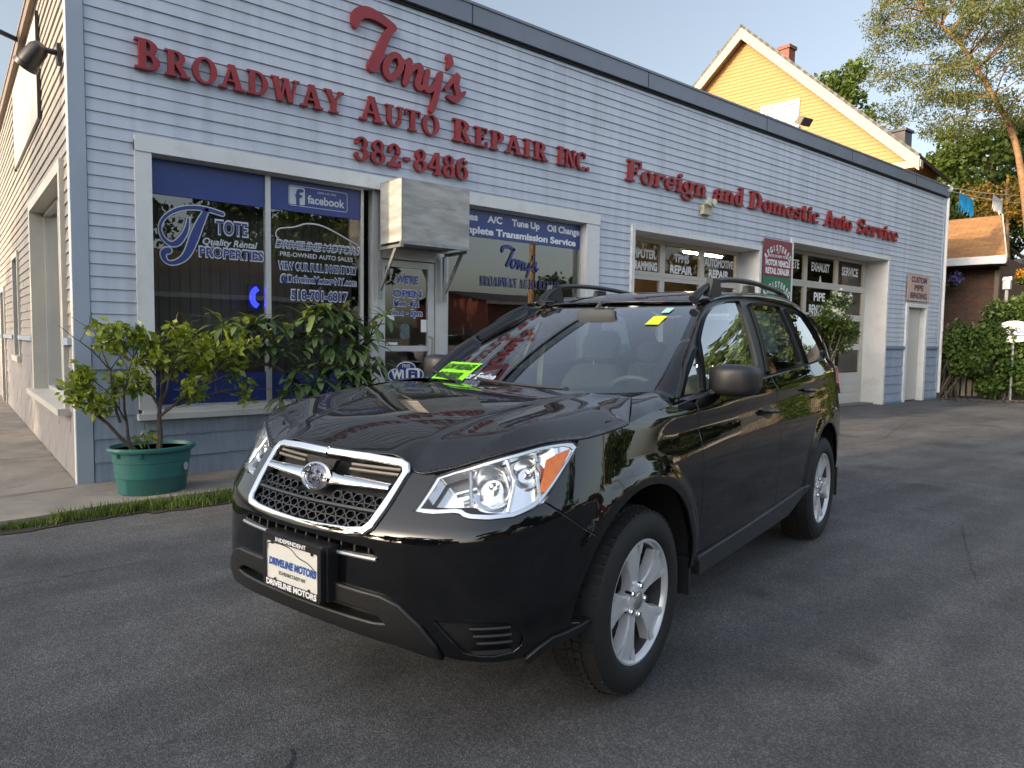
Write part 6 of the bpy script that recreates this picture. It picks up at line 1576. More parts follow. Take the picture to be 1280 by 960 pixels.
for sg in (1, -1):
    q = MB()
    q.grid(np.array([[tuple(gh(np.array(-.24 + .075 * t), np.array(z)) * np.array([1, sg, 1]) - np.array([0, sg * .05, 0])) for z in np.linspace(1.12, 1.55, 8)] for t in (-1, 1)]))
    q.grid(np.array([[tuple(wsh(np.array(y * 1.0), np.array(z)) * np.array([1, sg, 1]) - np.array([.05 + .05 * t, sg * .02, .02 * t])) for t in (0, 1)] for y, z in ((.63, 1.11), (.59, 1.25), (.52, 1.41), (.47, 1.51))]))
    q.build('pillar_lining', M['headliner'], car, smooth=60)
    q = MB(); q.tube([tuple(np.array([-.24, sg * .665, 1.46])), (-.24, sg * .70, 1.2), (-.2, sg * .69, .9)], .022, 4, flat=.15); q.build('seat_belt', mat('belt_webbing', (.30, .30, .20), .8, var=0), car)
    q = MB(); q.grid(np.array([[tuple(shell(np.array(float(u_at_x(x))), np.array(z)) * np.array([1, sg, 1]) - np.array([0, sg * .09, 0])) for z in (.45, .9, 1.06)] for x in np.linspace(.85, -1.1, 10)])); q.build('door_lining', M['dash'], car, smooth=60)
q = MB(); rbox(q, .22, 0, [(1.425, -.015, .015, .10), (1.435, -.02, .02, .125), (1.48, -.02, .02, .125), (1.49, -.015, .015, .10)]); q.tube([(.22, 0, 1.49), (.17, 0, 1.535)], .012, 6); q.build('rear_view_mirror', M['dash'], car, smooth=40)

# --- stickers on the glass
def wsticker(nm, y0, y1, z0, z1, m, skew=0.0, bow=.004):
    q_ = MB(); q_.grid(np.array([[tuple(wsh(np.array(y0 + (y1 - y0) * t + skew * s_), np.array(z0 + (z1 - z0) * s_)) + np.array([bow, 0, bow])) for s_ in np.linspace(0, 1, 6)] for t in np.linspace(0, 1, 10)])); return q_.build(nm, m, car, smooth=60)
M['green_st'] = mat('fluorescent_green', (.27, .80, .02), .5, var=0)
gs = wsticker('price_sticker', -.655, -.375, 1.094, 1.182, M['green_st'])
q = MB()
def ontext(mb, s_, y0, z0, w_, h_, bold=.03, shear=0, dx=.006):
    V, F = bfont(s_, bold); V = V.copy(); V[:, 0] -= V[:, 0].min(); k_ = h_ / .729; W_ = V[:, 0].max() * k_; V *= k_; V[:, 0] *= w_ / W_; V[:, 0] += shear * V[:, 1]
    P = wsh(y0 + V[:, 0], z0 + V[:, 1]) + np.array([dx, 0, dx]); mb.add(P, [f if _area(V, f) > 0 else f[::-1] for f in F])
ontext(q, 'LOW MILEAGE', -.645, 1.145, .25, .026, .06, .2); ontext(q, 'ONE OWNER', -.640, 1.103, .22, .026, .06, .2); q.build('price_sticker_lettering', mat('sticker_green_ink', (.02, .07, .01), .5, var=0), gs)
q = MB(); ontext(q, 'For Engine', -.40, 1.108, .225, .030, .03, dx=.003); q.build('windscreen_lettering', M['greydecal'], ws_o)
ys = wsticker('inspection_sticker', .352, .424, 1.400, 1.447, mat('fluorescent_yellow', (.78, .80, .02), .5, var=.03)); wsticker('registration_sticker', .368, .412, 1.467, 1.497, mat('pale_blue_sticker', (.40, .62, .60), .5, var=.1, scale=60))
q = MB(); q.grid(np.array([[tuple(gh(np.array(-.445 - .222 * t + .03 * s_), np.array(1.505 - .244 * s_)) - np.array([0, .012, 0])) for s_ in np.linspace(0, 1, 6)] for t in np.linspace(0, 1, 4)])); q.build('buyers_sheet', mat('sheet_paper', (.62, .70, .76), .6, var=.06, scale=40), car)
q = MB(); q.grid(np.array([[tuple(gh(np.array(-1.36 - .05 * t), np.array(1.465 - .11 * s_)) - np.array([0, .012, 0])) for s_ in (0, 1)] for t in (0, 1)])); q.build('parking_tag', mat('tag_blue', (.05, .30, .45), .5, var=.3, scale=30), car)

for o in list(car.children_recursive):
    if o.type == 'MESH' and o.name.split('.')[0] in ('reflector_bowl', 'bulb', 'rail_foot', 'intake_ribs', 'upper_grille_slat', 'headrest_post', 'pillar_lining', 'rear_bench', 'emblem_stars', 'fog_louvre', 'cabin_floor', 'price_sticker_lettering'): split_pieces(o, .004)
# ------------------------------------------------------------------ plants and trees
nr = np.random.default_rng(11)
def leafcloud(name, C_, R_, n, size, m, parent, aspect=.5, flat=0.0, droop=0.0, up=.2):
    """n small pointed leaves scattered in clumps (centres C_, radii R_)"""
    C_ = np.array(C_, float); R_ = np.array(R_, float)
    if R_.ndim == 1: R_ = np.repeat(R_[:, None], 3, 1)
    w_ = (R_.prod(1)) ** .67; k = nr.choice(len(C_), n, p=w_ / w_.sum())
    d = nr.normal(size=(n, 3)); d /= np.linalg.norm(d, axis=1, keepdims=True)
    P = C_[k] + d * R_[k] * (nr.random((n, 1)) ** .45)
    a = nr.normal(size=(n, 3)); a[:, 2] -= droop; a /= np.linalg.norm(a, axis=1, keepdims=True)
    b_ = nr.normal(size=(n, 3)); b_[:, 2] *= (1 - flat); b_ = b_ - a * (a * b_).sum(1, keepdims=True); b_ /= np.linalg.norm(b_, axis=1, keepdims=True)
    s_ = size * nr.uniform(.6, 1.3, (n, 1))
    nrm = np.cross(a, b_)
    v = np.stack([P, P + a * s_ * .45 + b_ * s_ * aspect * .5 + nrm * s_ * .06, P + a * s_, P + a * s_ * .45 - b_ * s_ * aspect * .5 + nrm * s_ * .06], 1).reshape(-1, 3)
    me = bpy.data.meshes.new(name); f = np.arange(4 * n).reshape(-1, 4)
    me.from_pydata(v.tolist(), [], f.tolist()); me.materials.append(m); me.update()
    o = bpy.data.objects.new(name, me); COL.objects.link(o); o.parent = parent
    if parent is not None and parent.get('_world'): o.matrix_parent_inverse = Matrix.Translation(-Vector(parent['_world']))
    return o
def crown_clumps(c, r, k, clump, seed, hollow=.35):
    g_ = np.random.default_rng(seed); out = []
    while len(out) < k:
        d = g_.normal(size=3); d /= np.linalg.norm(d); t = hollow + (1 - hollow) * g_.random() ** .6
        p = np.array(c) + d * np.array(r) * t
        out.append(p)
    return np.array(out), clump * g_.uniform(.6, 1.35, k)
def tree(name, label, base, h, c, r, k, clump, n, size, lm, seed, cat='tree', trunk_r=.2, aspect=.5, group=None, trunk=None, limbs=9, bark=None, droop=0, flatz=.75):
    t = thing(name, label, cat, base, group)
    cl, cr = crown_clumps(c, r, k, clump, seed)
    g_ = random.Random(seed); q = MB()
    tp = trunk or [base, (base[0] + g_.uniform(-.2, .2), base[1] + g_.uniform(-.2, .2), base[2] + h * .35), (c[0], c[1], c[2] - r[2] * .25), (c[0] + g_.uniform(-.3, .3), c[1], c[2] + r[2] * .5)]
    f_ = _ncs(np.arange(len(tp)), np.array(tp, float)); tt = np.linspace(0, len(tp) - 1, 22); TP = f_(tt)
    q.tube(TP, np.linspace(trunk_r, trunk_r * .22, 22), 9)
    idx = np.random.default_rng(seed + 1).choice(len(cl), min(limbs, len(cl)), replace=False)
    for i in idx:
        e = cl[i]; j = int(np.argmin(np.linalg.norm(TP[6:] - e, axis=1) + .6 * np.maximum(0, TP[6:, 2] - e[2] + .3))) + 6; s0 = TP[j]
        md = (s0 + e) / 2 + np.array([g_.uniform(-.1, .1), g_.uniform(-.1, .1), .12]) * np.linalg.norm(e - s0)
        q.tube(_ncs([0, 1, 2], np.array([s0, md, e]))(np.linspace(0, 2, 8)), np.linspace(trunk_r * (.32 if limbs < 40 else .20), trunk_r * .05, 8), 6)
    q.build('trunk', bark or M['bark_tree'], t, smooth=60)
    R3 = np.stack([cr, cr, cr * flatz], 1)
    leafcloud('crown', cl, R3, n, size, lm, t, aspect, droop=droop)
    return t
L_ = {}
L_['maple'] = leafmat('maple_leaf', (.028, .055, .010), (.115, .165, .028), .35, .9)
L_['dark'] = leafmat('dark_leaf', (.014, .030, .008), (.060, .090, .018), .3, .8)
L_['locust'] = leafmat('locust_leaf', (.060, .085, .026), (.185, .195, .060), .4, .7)
L_['gold'] = leafmat('golden_leaf', (.13, .085, .012), (.28, .19, .035), .4, 1.5)
L_['lemon'] = leafmat('lemon_leaf', (.075, .120, .012), (.34, .41, .045), .45, 5, .35, .5)
L_['loquat'] = leafmat('loquat_leaf', (.040, .080, .030), (.15, .22, .07), .2, 3, .4, .45)
L_['hedge'] = leafmat('ivy_leaf', (.024, .055, .012), (.11, .175, .030), .25, 1.6, .45, .4)
L_['flower'] = leafmat('pale_flower', (.45, .50, .36), (.72, .74, .62), .3, 8)
L_['needle'] = leafmat('conifer_needle', (.012, .024, .010), (.035, .055, .018), .1, 2)

# --- lemon tree in the green tub at the corner
lt = thing('potted_lemon_tree', 'small leafy citrus tree with two leaning stems in an oval green tub', 'potted plant', (.42, -.60, .058))
q = MB(); q.lathe([(.0, 0), (.235, 0), (.245, .01), (.262, .13), (.267, .135), (.276, .25), (.281, .255), (.288, .335), (.315, .34), (.322, .355), (.318, .372), (.30, .375), (.292, .365), (.285, .33)], (.42, -.60, .058), (0, 0, 1), 48, sq=(1.0, .82)); tub = q.build('plant_tub', M['tub'], lt, smooth=35)
q = MB(); q.lathe([(.0, .0), (.287, .0)], (.42, -.60, .058 + .345), (0, 0, 1), 36, sq=(1.0, .82)); q.build('potting_soil', M['soil'], lt)
q = MB()
for a in (3.6, 4.25): q.box((.42 + .29 * math.cos(a) - .012, -.60 + .245 * math.sin(a) - .01, .36), (.42 + .29 * math.cos(a) + .012, -.60 + .245 * math.sin(a) + .012, .405))
split_pieces(q.build('tub_rib', M['tub'], tub), .004)
q = MB(); q.lathe([(0, 0), (.028, .0)], (.63, -.768, .265), (.55, -.80, .05), 9, sq=(.9, 1.2)); q.build('torn_label', M['whitedecal'], tub)
q = MB(); tips = []
def twig(p0, d, L, r, lvl, bend=.25):
    p0 = np.array(p0, float); d = np.array(d, float); d /= np.linalg.norm(d); pts_ = [p0]
    for i in range(5):
        d = d + np.array([rnd.uniform(-1, 1), rnd.uniform(-.7, .7), rnd.uniform(-.5, .9)]) * bend * .5; d /= np.linalg.norm(d); p0 = p0 + d * L / 5; pts_.append(p0)
    q.tube(pts_, np.linspace(r, r * .55, 6), 6)
    if lvl == 0: tips.append(pts_[-1]); tips.append(pts_[3]); tips.append(pts_[4]); return
    for k_ in range(3 if lvl > 1 else 3):
        i = rnd.choice((2, 3, 4, 5)); nd = d + np.array([rnd.uniform(-1.1, 1.1), rnd.uniform(-.7, .7), rnd.uniform(-.35, .9)]); twig(pts_[i], nd, L * rnd.uniform(.55, .85), r * .55, lvl - 1)
twig((.30, -.60, .40), (-.55, 0, .55), .36, .020, 2); twig((.27, -.60, .40), (-.2, .1, 1), .55, .014, 2); twig((.47, -.61, .40), (.12, .0, 1.0), .42, .024, 2); twig((.52, -.60, .70), (.75, 0, .40), .48, .012, 2); twig((.5, -.58, .78), (.2, .1, 1.0), .36, .014, 2); twig((.60, -.60, .74), (1, 0, .25), .42, .011, 2); twig((.20, -.58, .62), (-.2, 0, 1), .42, .012, 2); twig((.40, -.6, .40), (-.05, 0, .3), .12, .008, 0)
q.build('stem', M['bark'], lt, smooth=60)
tips = [p for p in tips if -.13 < p[0] < 1.22 and .48 < p[2] < 1.38 and p[1] > -1.0]
cl = np.array(tips); leafcloud('foliage', cl, np.full(len(cl), .075), 2000, .074, L_['lemon'], lt, .52, droop=.3)

# --- loquat with long leaves in whorls
lq = thing('potted_loquat', 'spreading shrub with long dark drooping leaves before the display window', 'potted plant', (1.85, -.52, .058))
q = MB(); q.lathe([(0, 0), (.20, 0), (.24, .36), (.262, .365), (.262, .39), (.23, .39), (.225, .35)], (1.85, -.52, .058), (0, 0, 1), 32); q.build('plant_pot', mat('dark_pot', (.03, .03, .028), .6), lq, smooth=35)
q = MB(); q.lathe([(0, 0), (.228, 0)], (1.85, -.52, .41), (0, 0, 1), 24); q.build('potting_soil', M['soil'], lq)
q = MB(); tipl = []
def branch(pts_, r0, r1):
    f_ = _ncs(np.arange(len(pts_)), np.array(pts_, float)); P = f_(np.linspace(0, len(pts_) - 1, 5 * len(pts_))); q.tube(P, np.linspace(r0, r1, len(P)), 7); return P
branch([(1.85, -.52, .40), (1.88, -.48, .62), (1.78, -.45, .80), (1.60, -.42, .93)], .026, .016)
B1 = branch([(1.72, -.44, .86), (1.52, -.40, 1.02), (1.35, -.38, 1.05), (1.15, -.38, 1.00), (1.02, -.40, 1.10)], .018, .010)
B2 = branch([(1.86, -.48, .70), (2.0, -.42, .95), (1.80, -.38, 1.12), (1.75, -.36, 1.3)], .018, .010)
B3 = branch([(1.92, -.47, .62), (2.15, -.45, .9), (2.3, -.42, 1.15), (2.42, -.42, 1.30)], .018, .009)
B4 = branch([(1.9, -.5, .6), (2.1, -.55, .78), (2.25, -.55, .9)], .014, .008)
ros = [(1.10, -.42, 1.20), (1.02, -.45, 1.32), (1.25, -.38, 1.30), (1.45, -.40, 1.36), (1.60, -.42, 1.26), (1.38, -.44, 1.16), (1.78, -.40, 1.40), (1.98, -.42, 1.44), (2.15, -.40, 1.46), (2.32, -.42, 1.38), (2.48, -.42, 1.32), (2.60, -.44, 1.45), (1.72, -.46, 1.12), (2.02, -.46, 1.14), (2.22, -.48, 1.10), (1.62, -.50, .90), (1.86, -.54, .92), (2.06, -.55, .86), (2.26, -.52, .92), (1.75, -.55, .74), (1.98, -.58, .70), (2.38, -.5, 1.02), (1.52, -.48, .74), (1.22, -.42, 1.08), (2.2, -.55, .72), (1.88, -.44, 1.26), (2.42, -.46, 1.18), (1.52, -.42, 1.08), (2.10, -.44, 1.30), (1.92, -.5, 1.04)]
ros = [(x, y, z + (.09 if z > 1.05 else 0)) for x, y, z in ros] + [(1.30, -.46, 1.42), (1.85, -.46, 1.50), (2.25, -.46, 1.24), (2.05, -.5, 1.02), (1.66, -.48, 1.02), (1.45, -.46, 1.22), (2.4, -.5, .86), (1.95, -.46, 1.58), (1.15, -.46, 1.36), (2.52, -.48, 1.08), (1.75, -.58, .86), (2.15, -.58, .98)]
for rp in ros:
    P = np.array(rp); allb = np.concatenate([B1, B2, B3, B4]); s0 = allb[np.argmin(np.linalg.norm(allb - P, axis=1))]; m_ = (s0 + P) / 2 + np.array([0, 0, -.03]); q.tube(_ncs([0, 1, 2], np.array([s0, m_, P]))(np.linspace(0, 2, 6)), np.linspace(.009, .005, 6), 6)
q.build('stem', M['bark'], lq, smooth=60)
q = MB(); qy = MB()
def blade(mb, base, d, L, W, droop):
    d = np.array(d, float); d /= np.linalg.norm(d); sdv = np.cross(d, (0, 0, 1)); sdv /= np.linalg.norm(sdv) + 1e-9; p = np.array(base, float); rows_ = []
    wp = (.10, .45, .82, 1.0, .95, .66, .06); n7 = len(wp)
    for i, w_ in enumerate(wp):
        up_ = np.cross(sdv, d); rows_.append([p + sdv * W * w_ / 2 + up_ * .10 * W * w_, p, p - sdv * W * w_ / 2 + up_ * .10 * W * w_])
        p = p + d * L / (n7 - 1); d = d + np.array([0, 0, -droop / n7]); d /= np.linalg.norm(d)
    mb.grid(np.array(rows_))
for i, rp in enumerate(ros):
    nb_ = rnd.randint(10, 14)
    for k_ in range(nb_):
        a = 2 * math.pi * k_ / nb_ + rnd.uniform(-.3, .3); el = rnd.choice((rnd.uniform(.3, 1.1), rnd.uniform(-.3, .4), rnd.uniform(-.9, -.1)))
        young = el > .62
        blade(qy if young else q, np.array(rp) + np.array([rnd.uniform(-.01, .01), 0, rnd.uniform(-.03, .03)]), (math.cos(a) * math.cos(el), math.sin(a) * math.cos(el), math.sin(el)), rnd.uniform(.16, .26) * (.85 if young else 1), rnd.uniform(.046, .066), rnd.uniform(.5, 1.9))
q.build('old_leaves', L_['loquat'], lq, smooth=50); qy.build('young_leaves', leafmat('young_loquat_leaf', (.10, .14, .02), (.24, .28, .05), .35, 4, .4, .45), lq, smooth=50)

# --- potted bush between the garage doors
pb = thing('potted_flowering_bush', 'bushy potted shrub with pale blossoms beside the farther garage door', 'potted plant', (11.0, -.45, 0))
q = MB(); q.lathe([(0, 0), (.20, 0), (.25, .36), (.27, .37), (.27, .40), (.24, .40), (.23, .35)], (11.0, -.45, 0), (0, 0, 1), 28); q.build('plant_pot', mat('clay_pot', (.25, .11, .06), .8), pb, smooth=35)
q = MB()
for a in np.linspace(0, 6.28, 9): q.tube([(11.0 + .05 * math.cos(a), -.45 + .05 * math.sin(a), .34), (11.4 + .2 * math.cos(a), -.55 + .15 * math.sin(a), 1.1), (11.6 + .42 * math.cos(a), -.55 + .3 * math.sin(a), 1.75 + .2 * math.sin(3 * a))], [.02, .014, .006], 6)
q.build('stem', M['bark'], pb, smooth=60)
cl, cr = crown_clumps((11.6, -.50, 1.66), (.48, .34, .54), 34, .14, 5); leafcloud('foliage', cl, cr, 3000, .085, L_['maple'], pb, .45)
cl2 = np.array([p for p in cl if p[2] > 1.72][:12]); leafcloud('blossom', cl2 + np.array([0, -.08, .06]), np.full(len(cl2), .12), 170, .06, L_['flower'], pb, .8)

# ------------------------------------------------------------------ far right: fence, creeper, neighbours
fe = thing('picket_fence', 'weathered grey picket fence half buried in green creeper', 'fence', (19.5, -1.5, 0))
M['oldwood'] = mat('weathered_fence_wood', (.20, .17, .13), .9, var=.25, scale=5, stretch=(1, 1, .2))
q = MB(); fpts = [(18.45, .35), (19.85, -1.55), (21.6, -4.6), (23.4, -8.0)]
def along(pts_, d):
    out = []
    for (x0, y0), (x1, y1) in zip(pts_[:-1], pts_[1:]):
        L = math.hypot(x1 - x0, y1 - y0)
        for k_ in range(int(L / d)): out.append((x0 + (x1 - x0) * k_ * d / L, y0 + (y1 - y0) * k_ * d / L, (x1 - x0) / L, (y1 - y0) / L))
    return out
for x, y, dx, dy in along(fpts, .135):
    h = 1.85 + rnd.uniform(-.03, .03); w_ = .045
    o_ = Vector((x, y, .05)); e_ = Vector((dx, dy, 0)); n_ = Vector((-dy, dx, 0)) * .018
    q.prism([o_ - e_ * w_, o_ + e_ * w_, o_ + e_ * w_ + Vector((0, 0, h - .1)), o_ + Vector((0, 0, h)), o_ - e_ * w_ + Vector((0, 0, h - .1))], n_)
q.build('pickets', M['oldwood'], fe)
q = MB()
for z in (.5, 1.5):
    for (x0, y0), (x1, y1) in zip(fpts[:-1], fpts[1:]): q.obox((x0 + .03, y0 + .03, z), (x1 - x0, y1 - y0, 0), (.03, .03, 0), (0, 0, .09))
q.build('fence_rail', M['oldwood'], fe)
def shrub(label, pts_, seed, n=9000, size=.11, lm='hedge', loc=None):
    t = thing('climbing_shrub', label, 'shrub', loc or (pts_[0][0], pts_[0][1], 0), 'creepers over the fence'); C_, R_ = [], []
    g_ = np.random.default_rng(seed)
    for x, y, z0, z1, r in pts_:
        for k_ in range(12): C_.append((x + g_.uniform(-.3, .3), y + g_.uniform(-.3, .3) - .15, z0 + (z1 - z0) * g_.random() ** .8)); R_.append(r * g_.uniform(.55, 1.2))
    q_ = MB()
    for i in range(10):
        e = C_[g_.integers(len(C_))]; q_.tube([(pts_[0][0] + g_.uniform(-.4, .4), pts_[0][1] + g_.uniform(-.3, .3), 0), ((pts_[0][0] + e[0]) / 2, (pts_[0][1] + e[1]) / 2, e[2] * .6), e], [.03, .02, .008], 5)
    q_.build('stem', M['bark'], t, smooth=60); leafcloud('foliage', C_, R_, n, size, L_[lm], t, .65, droop=.4); return t
shrub('dark green creeper on the fence beside the downspout', [(18.45, .05, .15, 1.55, .22), (18.7, -.35, .2, 1.75, .28), (18.95, -.75, .15, 2.05, .30)], 21, 9000)
shrub('tall bright green bush rising above the middle of the fence', [(19.35, -.95, .15, 2.4, .30), (19.65, -1.15, 1.2, 2.55, .28), (19.75, -1.5, .1, 1.6, .30)], 22, 9500)
shrub('broad green creeper under the oval white sign', [(19.95, -1.95, .1, 1.45, .36), (20.4, -2.7, .1, 2.3, .40), (21.0, -3.7, .1, 2.4, .45), (21.8, -5.1, .1, 2.3, .5)], 23, 14000, .12)
ll = MB()
for i in range(900):
    t = rnd.random(); x0, y0 = (18.3 + 3.2 * t, .0 - 4.3 * t); x, y = x0 - abs(rnd.gauss(0, .45)) - .1, y0 - abs(rnd.gauss(0, .35)); a = rnd.uniform(0, 6.28); s_ = rnd.uniform(.02, .06)
    ll.poly([(x + s_ * math.cos(a + k_ * 1.57), y + s_ * math.sin(a + k_ * 1.57) * .7, .006 + rnd.uniform(0, .02)) for k_ in range(4)])
o = ll.build('leaf_litter', leafmat('dry_leaf', (.10, .07, .04), (.32, .25, .17), 0, 6)); o['kind'] = 'stuff'
q = MB(); q.grid(np.array([[(18.0 + .2 * math.cos(a) * r + 1.2, -1.75 + .12 * math.sin(a) * r, .02 + .03 * r * (1 - r) * 4 + .01 * math.sin(5 * a)) for r in (.05, .4, .8, 1)] for a in np.linspace(0, 6.28, 14)])); tag(q.build('crumpled_paper', M['whitedecal'], loc=(19.2, -1.75, 0)), 'crumpled white litter on the ground at the foot of the fence', 'litter')
# oval white sign among the creepers
ov = thing('oval_sign', 'white oval sign with blue script half hidden in the creeper', 'sign', (19.0, -1.28, 0))
e_ = Vector((.10, -.995, 0)).normalized(); oc = Vector((19.0, -1.28, 1.655)); nf = e_.cross(Vector((0, 0, 1)))
q = MB(); q.prism([oc + e_ * .40 * math.cos(a) + Vector((0, 0, .26 * math.sin(a))) for a in np.linspace(0, 2 * math.pi, 32, endpoint=False)], -nf * .05); q.build('sign_board', M['whitedecal'], ov)
q = MB(); V, F = union2d(stroke([(-.33, -.02), (-.29, .08), (-.27, -.04), (-.22, .02), (-.18, -.03), (-.13, .03), (-.07, -.03), (0, .02), (.05, .10), (.08, -.03), (.15, .02), (.21, -.03), (.29, .02)], .03, 90) + R4(-.32, -.10, .30, -.07)); place2d(q, V, F, oc + nf * .003, e_, (0, 0, 1)); q.build('sign_lettering', M['bluedecal'], ov)
q = MB(); pb_ = oc - nf * .03; q.tube([(pb_.x, pb_.y, 0), (pb_.x, pb_.y, 1.5)], .03, 8); q.build('sign_post', M['galv'], ov)

# brick house with the orange-brown shingle roof
M['brick'] = mat('red_brown_brick', (.105, .058, .042), .9, var=.3, scale=9, bump=.5, bscale=30)
def bricks(name, c0, c1, mortar, scale):
    m, n, l, b = _nt(name); tc = n.new("ShaderNodeTexCoord"); br = n.new("ShaderNodeTexBrick"); sp = n.new("ShaderNodeSeparateXYZ"); cb = n.new("ShaderNodeCombineXYZ"); ad = n.new("ShaderNodeMath")
    l.new(tc.outputs["Object"], sp.inputs[0]); l.new(sp.outputs[0], ad.inputs[0]); l.new(sp.outputs[1], ad.inputs[1]); l.new(ad.outputs[0], cb.inputs[0]); l.new(sp.outputs[2], cb.inputs[1]); l.new(cb.outputs[0], br.inputs[0])
    br.inputs["Scale"].default_value = scale; br.inputs["Color1"].default_value = c0 + (1,); br.inputs["Color2"].default_value = c1 + (1,); br.inputs["Mortar"].default_value = mortar + (1,); br.inputs["Mortar Size"].default_value = .012
    l.new(br.outputs[0], b.inputs["Base Color"]); b.inputs["Roughness"].default_value = .9; return m
M['brick'] = bricks('brick_wall', (.13, .065, .045), (.085, .045, .035), (.16, .14, .12), 4.2)
def rooftile(name, c0, c1, sc=(1, 1, 1)):
    m, n, l, b = _nt(name); tc = n.new("ShaderNodeTexCoord"); br = n.new("ShaderNodeTexBrick"); 
    l.new(tc.outputs["UV"], br.inputs[0]); br.inputs["Scale"].default_value = 1; br.inputs["Brick Width"].default_value = .32; br.inputs["Row Height"].default_value = .14; br.inputs["Mortar Size"].default_value = .006
    br.inputs["Color1"].default_value = c0 + (1,); br.inputs["Color2"].default_value = c1 + (1,); br.inputs["Mortar"].default_value = tuple(c * .5 for c in c0) + (1,)
    nz = n.new("ShaderNodeTexNoise"); nz.inputs["Scale"].default_value = 3; l.new(tc.outputs["Object"], nz.inputs["Vector"]); mx = n.new("ShaderNodeMix"); mx.data_type = 'RGBA'; mx.blend_type = 'MULTIPLY'; mx.inputs[0].default_value = .4
    l.new(br.outputs[0], mx.inputs[6]); l.new(nz.outputs[0], mx.inputs[7]); l.new(mx.outputs[2], b.inputs["Base Color"]); b.inputs["Roughness"].default_value = .9
    bp = n.new("ShaderNodeBump"); bp.inputs["Strength"].default_value = .7; bp.inputs["Distance"].default_value = .02; l.new(br.outputs[1], bp.inputs["Height"]); bp.invert = True; l.new(bp.outputs[0], b.inputs["Normal"]); return m
M['orangeroof'] = rooftile('brown_roof_shingle', (.40, .20, .075), (.30, .15, .06))
M['greyroof'] = rooftile('grey_roof_shingle', (.16, .155, .15), (.11, .11, .11))
M['brownroof'] = rooftile('dark_brown_roof', (.13, .085, .05), (.10, .065, .04))
def slope(name, p00, p10, p11, p01, m, parent, th=.08):
    """roof plane with UVs in metres; p00-p10 eave, p01-p11 ridge"""
    p = [Vector(a) for a in (p00, p10, p11, p01)]; n_ = (p[1] - p[0]).cross(p[3] - p[0]).normalized()
    q_ = MB(); q_.add(p + [a - n_ * th for a in p], [(0, 1, 2, 3), (7, 6, 5, 4), (0, 4, 5, 1), (1, 5, 6, 2), (2, 6, 7, 3), (3, 7, 4, 0)])
    o_ = q_.build(name, m, parent); uv = o_.data.uv_layers.new(name='uv'); e_ = (p[1] - p[0]).normalized(); u_ = n_.cross(e_)
    for lp in o_.data.loops:
        c_ = Vector(q_.v[lp.vertex_index]) - p[0]; uv.data[lp.index].uv = (c_.dot(e_), c_.dot(u_))
    return o_
hz = thing('brick_house', 'low dark brick house with a sunlit orange brown shingle roof', 'house', (22, 2, 0))
ev = Vector((-.10, 1, -.0)).normalized()
E2 = Vector((20.0, -.74, 3.60)); E1 = E2 + ev * 7; R2 = Vector((22.6, .15, 5.02)); R1 = R2 + ev * 7
slope('roof', E1, E2, R2, R1, M['orangeroof'], hz); 
slope('roof', R1, R2, R2 + Vector((2.6, .9, -1.42)), R1 + Vector((2.6, .9, -1.42)), M['orangeroof'], hz)
q = MB(); q.obox(E2 + Vector((-.03, -.01, -.20)), ev * 7, (.05, 0, 0), (0, 0, .20)); q.build('eave_board', M['white'], hz)
q = MB(); q.prism([E2 + Vector((.04, -.02, -.16)), R2 + Vector((0, -.02, -.12)), R2 + Vector((0, -.02, 0.03)), E2 + Vector((.04, -.02, .0))], (.0, .03, 0)); q.build('rake_board', M['cream'], hz)
q = MB(); W0 = Vector((20.9, -.35, 0)); q.obox(W0, ev * 6.4, (4.2, .4, 0), (0, 0, 3.72)); q.build('wall', M['brick'], hz)
q = MB(); q.obox(E2 + Vector((.05, .1, -.16)), ev * 6.6, (1.0, .1, 0), (0, 0, -.02)); q.build('soffit', mat('brown_soffit', (.16, .10, .07), .8), hz)
q = MB(); q.box((20.75, -.40, 1.2), (20.85, -.30, 3.3)); q.build('porch_post', M['oldwood'], hz)
q = MB(); q.obox(R1 + ev * -5.6 + Vector((-.4, 0, -.3)), (.9, .1, 0), ev * 1.2, (0, 0, .95)); q.build('chimney', bricks('tan_brick', (.30, .24, .18), (.24, .19, .15), (.3, .27, .23), 4.2), hz)
q = MB(); q.obox(W0 + Vector((-.03, .0, 0)) + ev * 1.5 + Vector((0, 0, .9)), ev * 1.1, (.02, 0, 0), (0, 0, 1.2)); wn_ = q.build('window', M['white'], hz)
q = MB(); q.obox(W0 + Vector((-.04, .0, 0)) + ev * 1.58 + Vector((0, 0, .98)), ev * .94, (.008, 0, 0), (0, 0, 1.04)); q.build('pane', M['dark'], wn_)
def basket(label, x, y, z, m):
    t = thing('hanging_basket', label, 'hanging basket', (x, y, z), 'hanging baskets under the eave')
    q_ = MB(); q_.lathe([(0, -.14), (.09, -.12), (.15, 0)], (x, y, z), (0, 0, 1), 16); q_.build('basket', M['black'], t, smooth=50)
    q_ = MB()
    for a in (0, 2.1, 4.2): q_.tube([(x + .14 * math.cos(a), y + .14 * math.sin(a), z), (x, y, z + .5)], .004, 4)
    q_.build('hanger', M['black'], t)
    leafcloud('foliage', [(x, y, z + .02)], [.20], 260, .06, L_['hedge'], t, .6); leafcloud('blossom', [(x - .03, y - .03, z + .10)], [.19], 240, .05, m, t, .9)
basket('hanging basket of violet flowers under the orange roof eave', 20.15, .42, 3.00, leafmat('violet_petal', (.10, .06, .35), (.30, .24, .62), .3, 9))
basket('hanging basket of orange flowers at the end of the eave', 20.5, -.98, 3.0, leafmat('orange_petal', (.40, .16, .01), (.70, .38, .03), .3, 9))
t = thing('bird_house_post', 'pale post with a small white box beside the orange flower basket', 'post', (20.3, -.72, 0))
q = MB(); q.box((20.28, -.75, 0), (20.34, -.69, 2.75)); q.build('post', M['cream'], t)
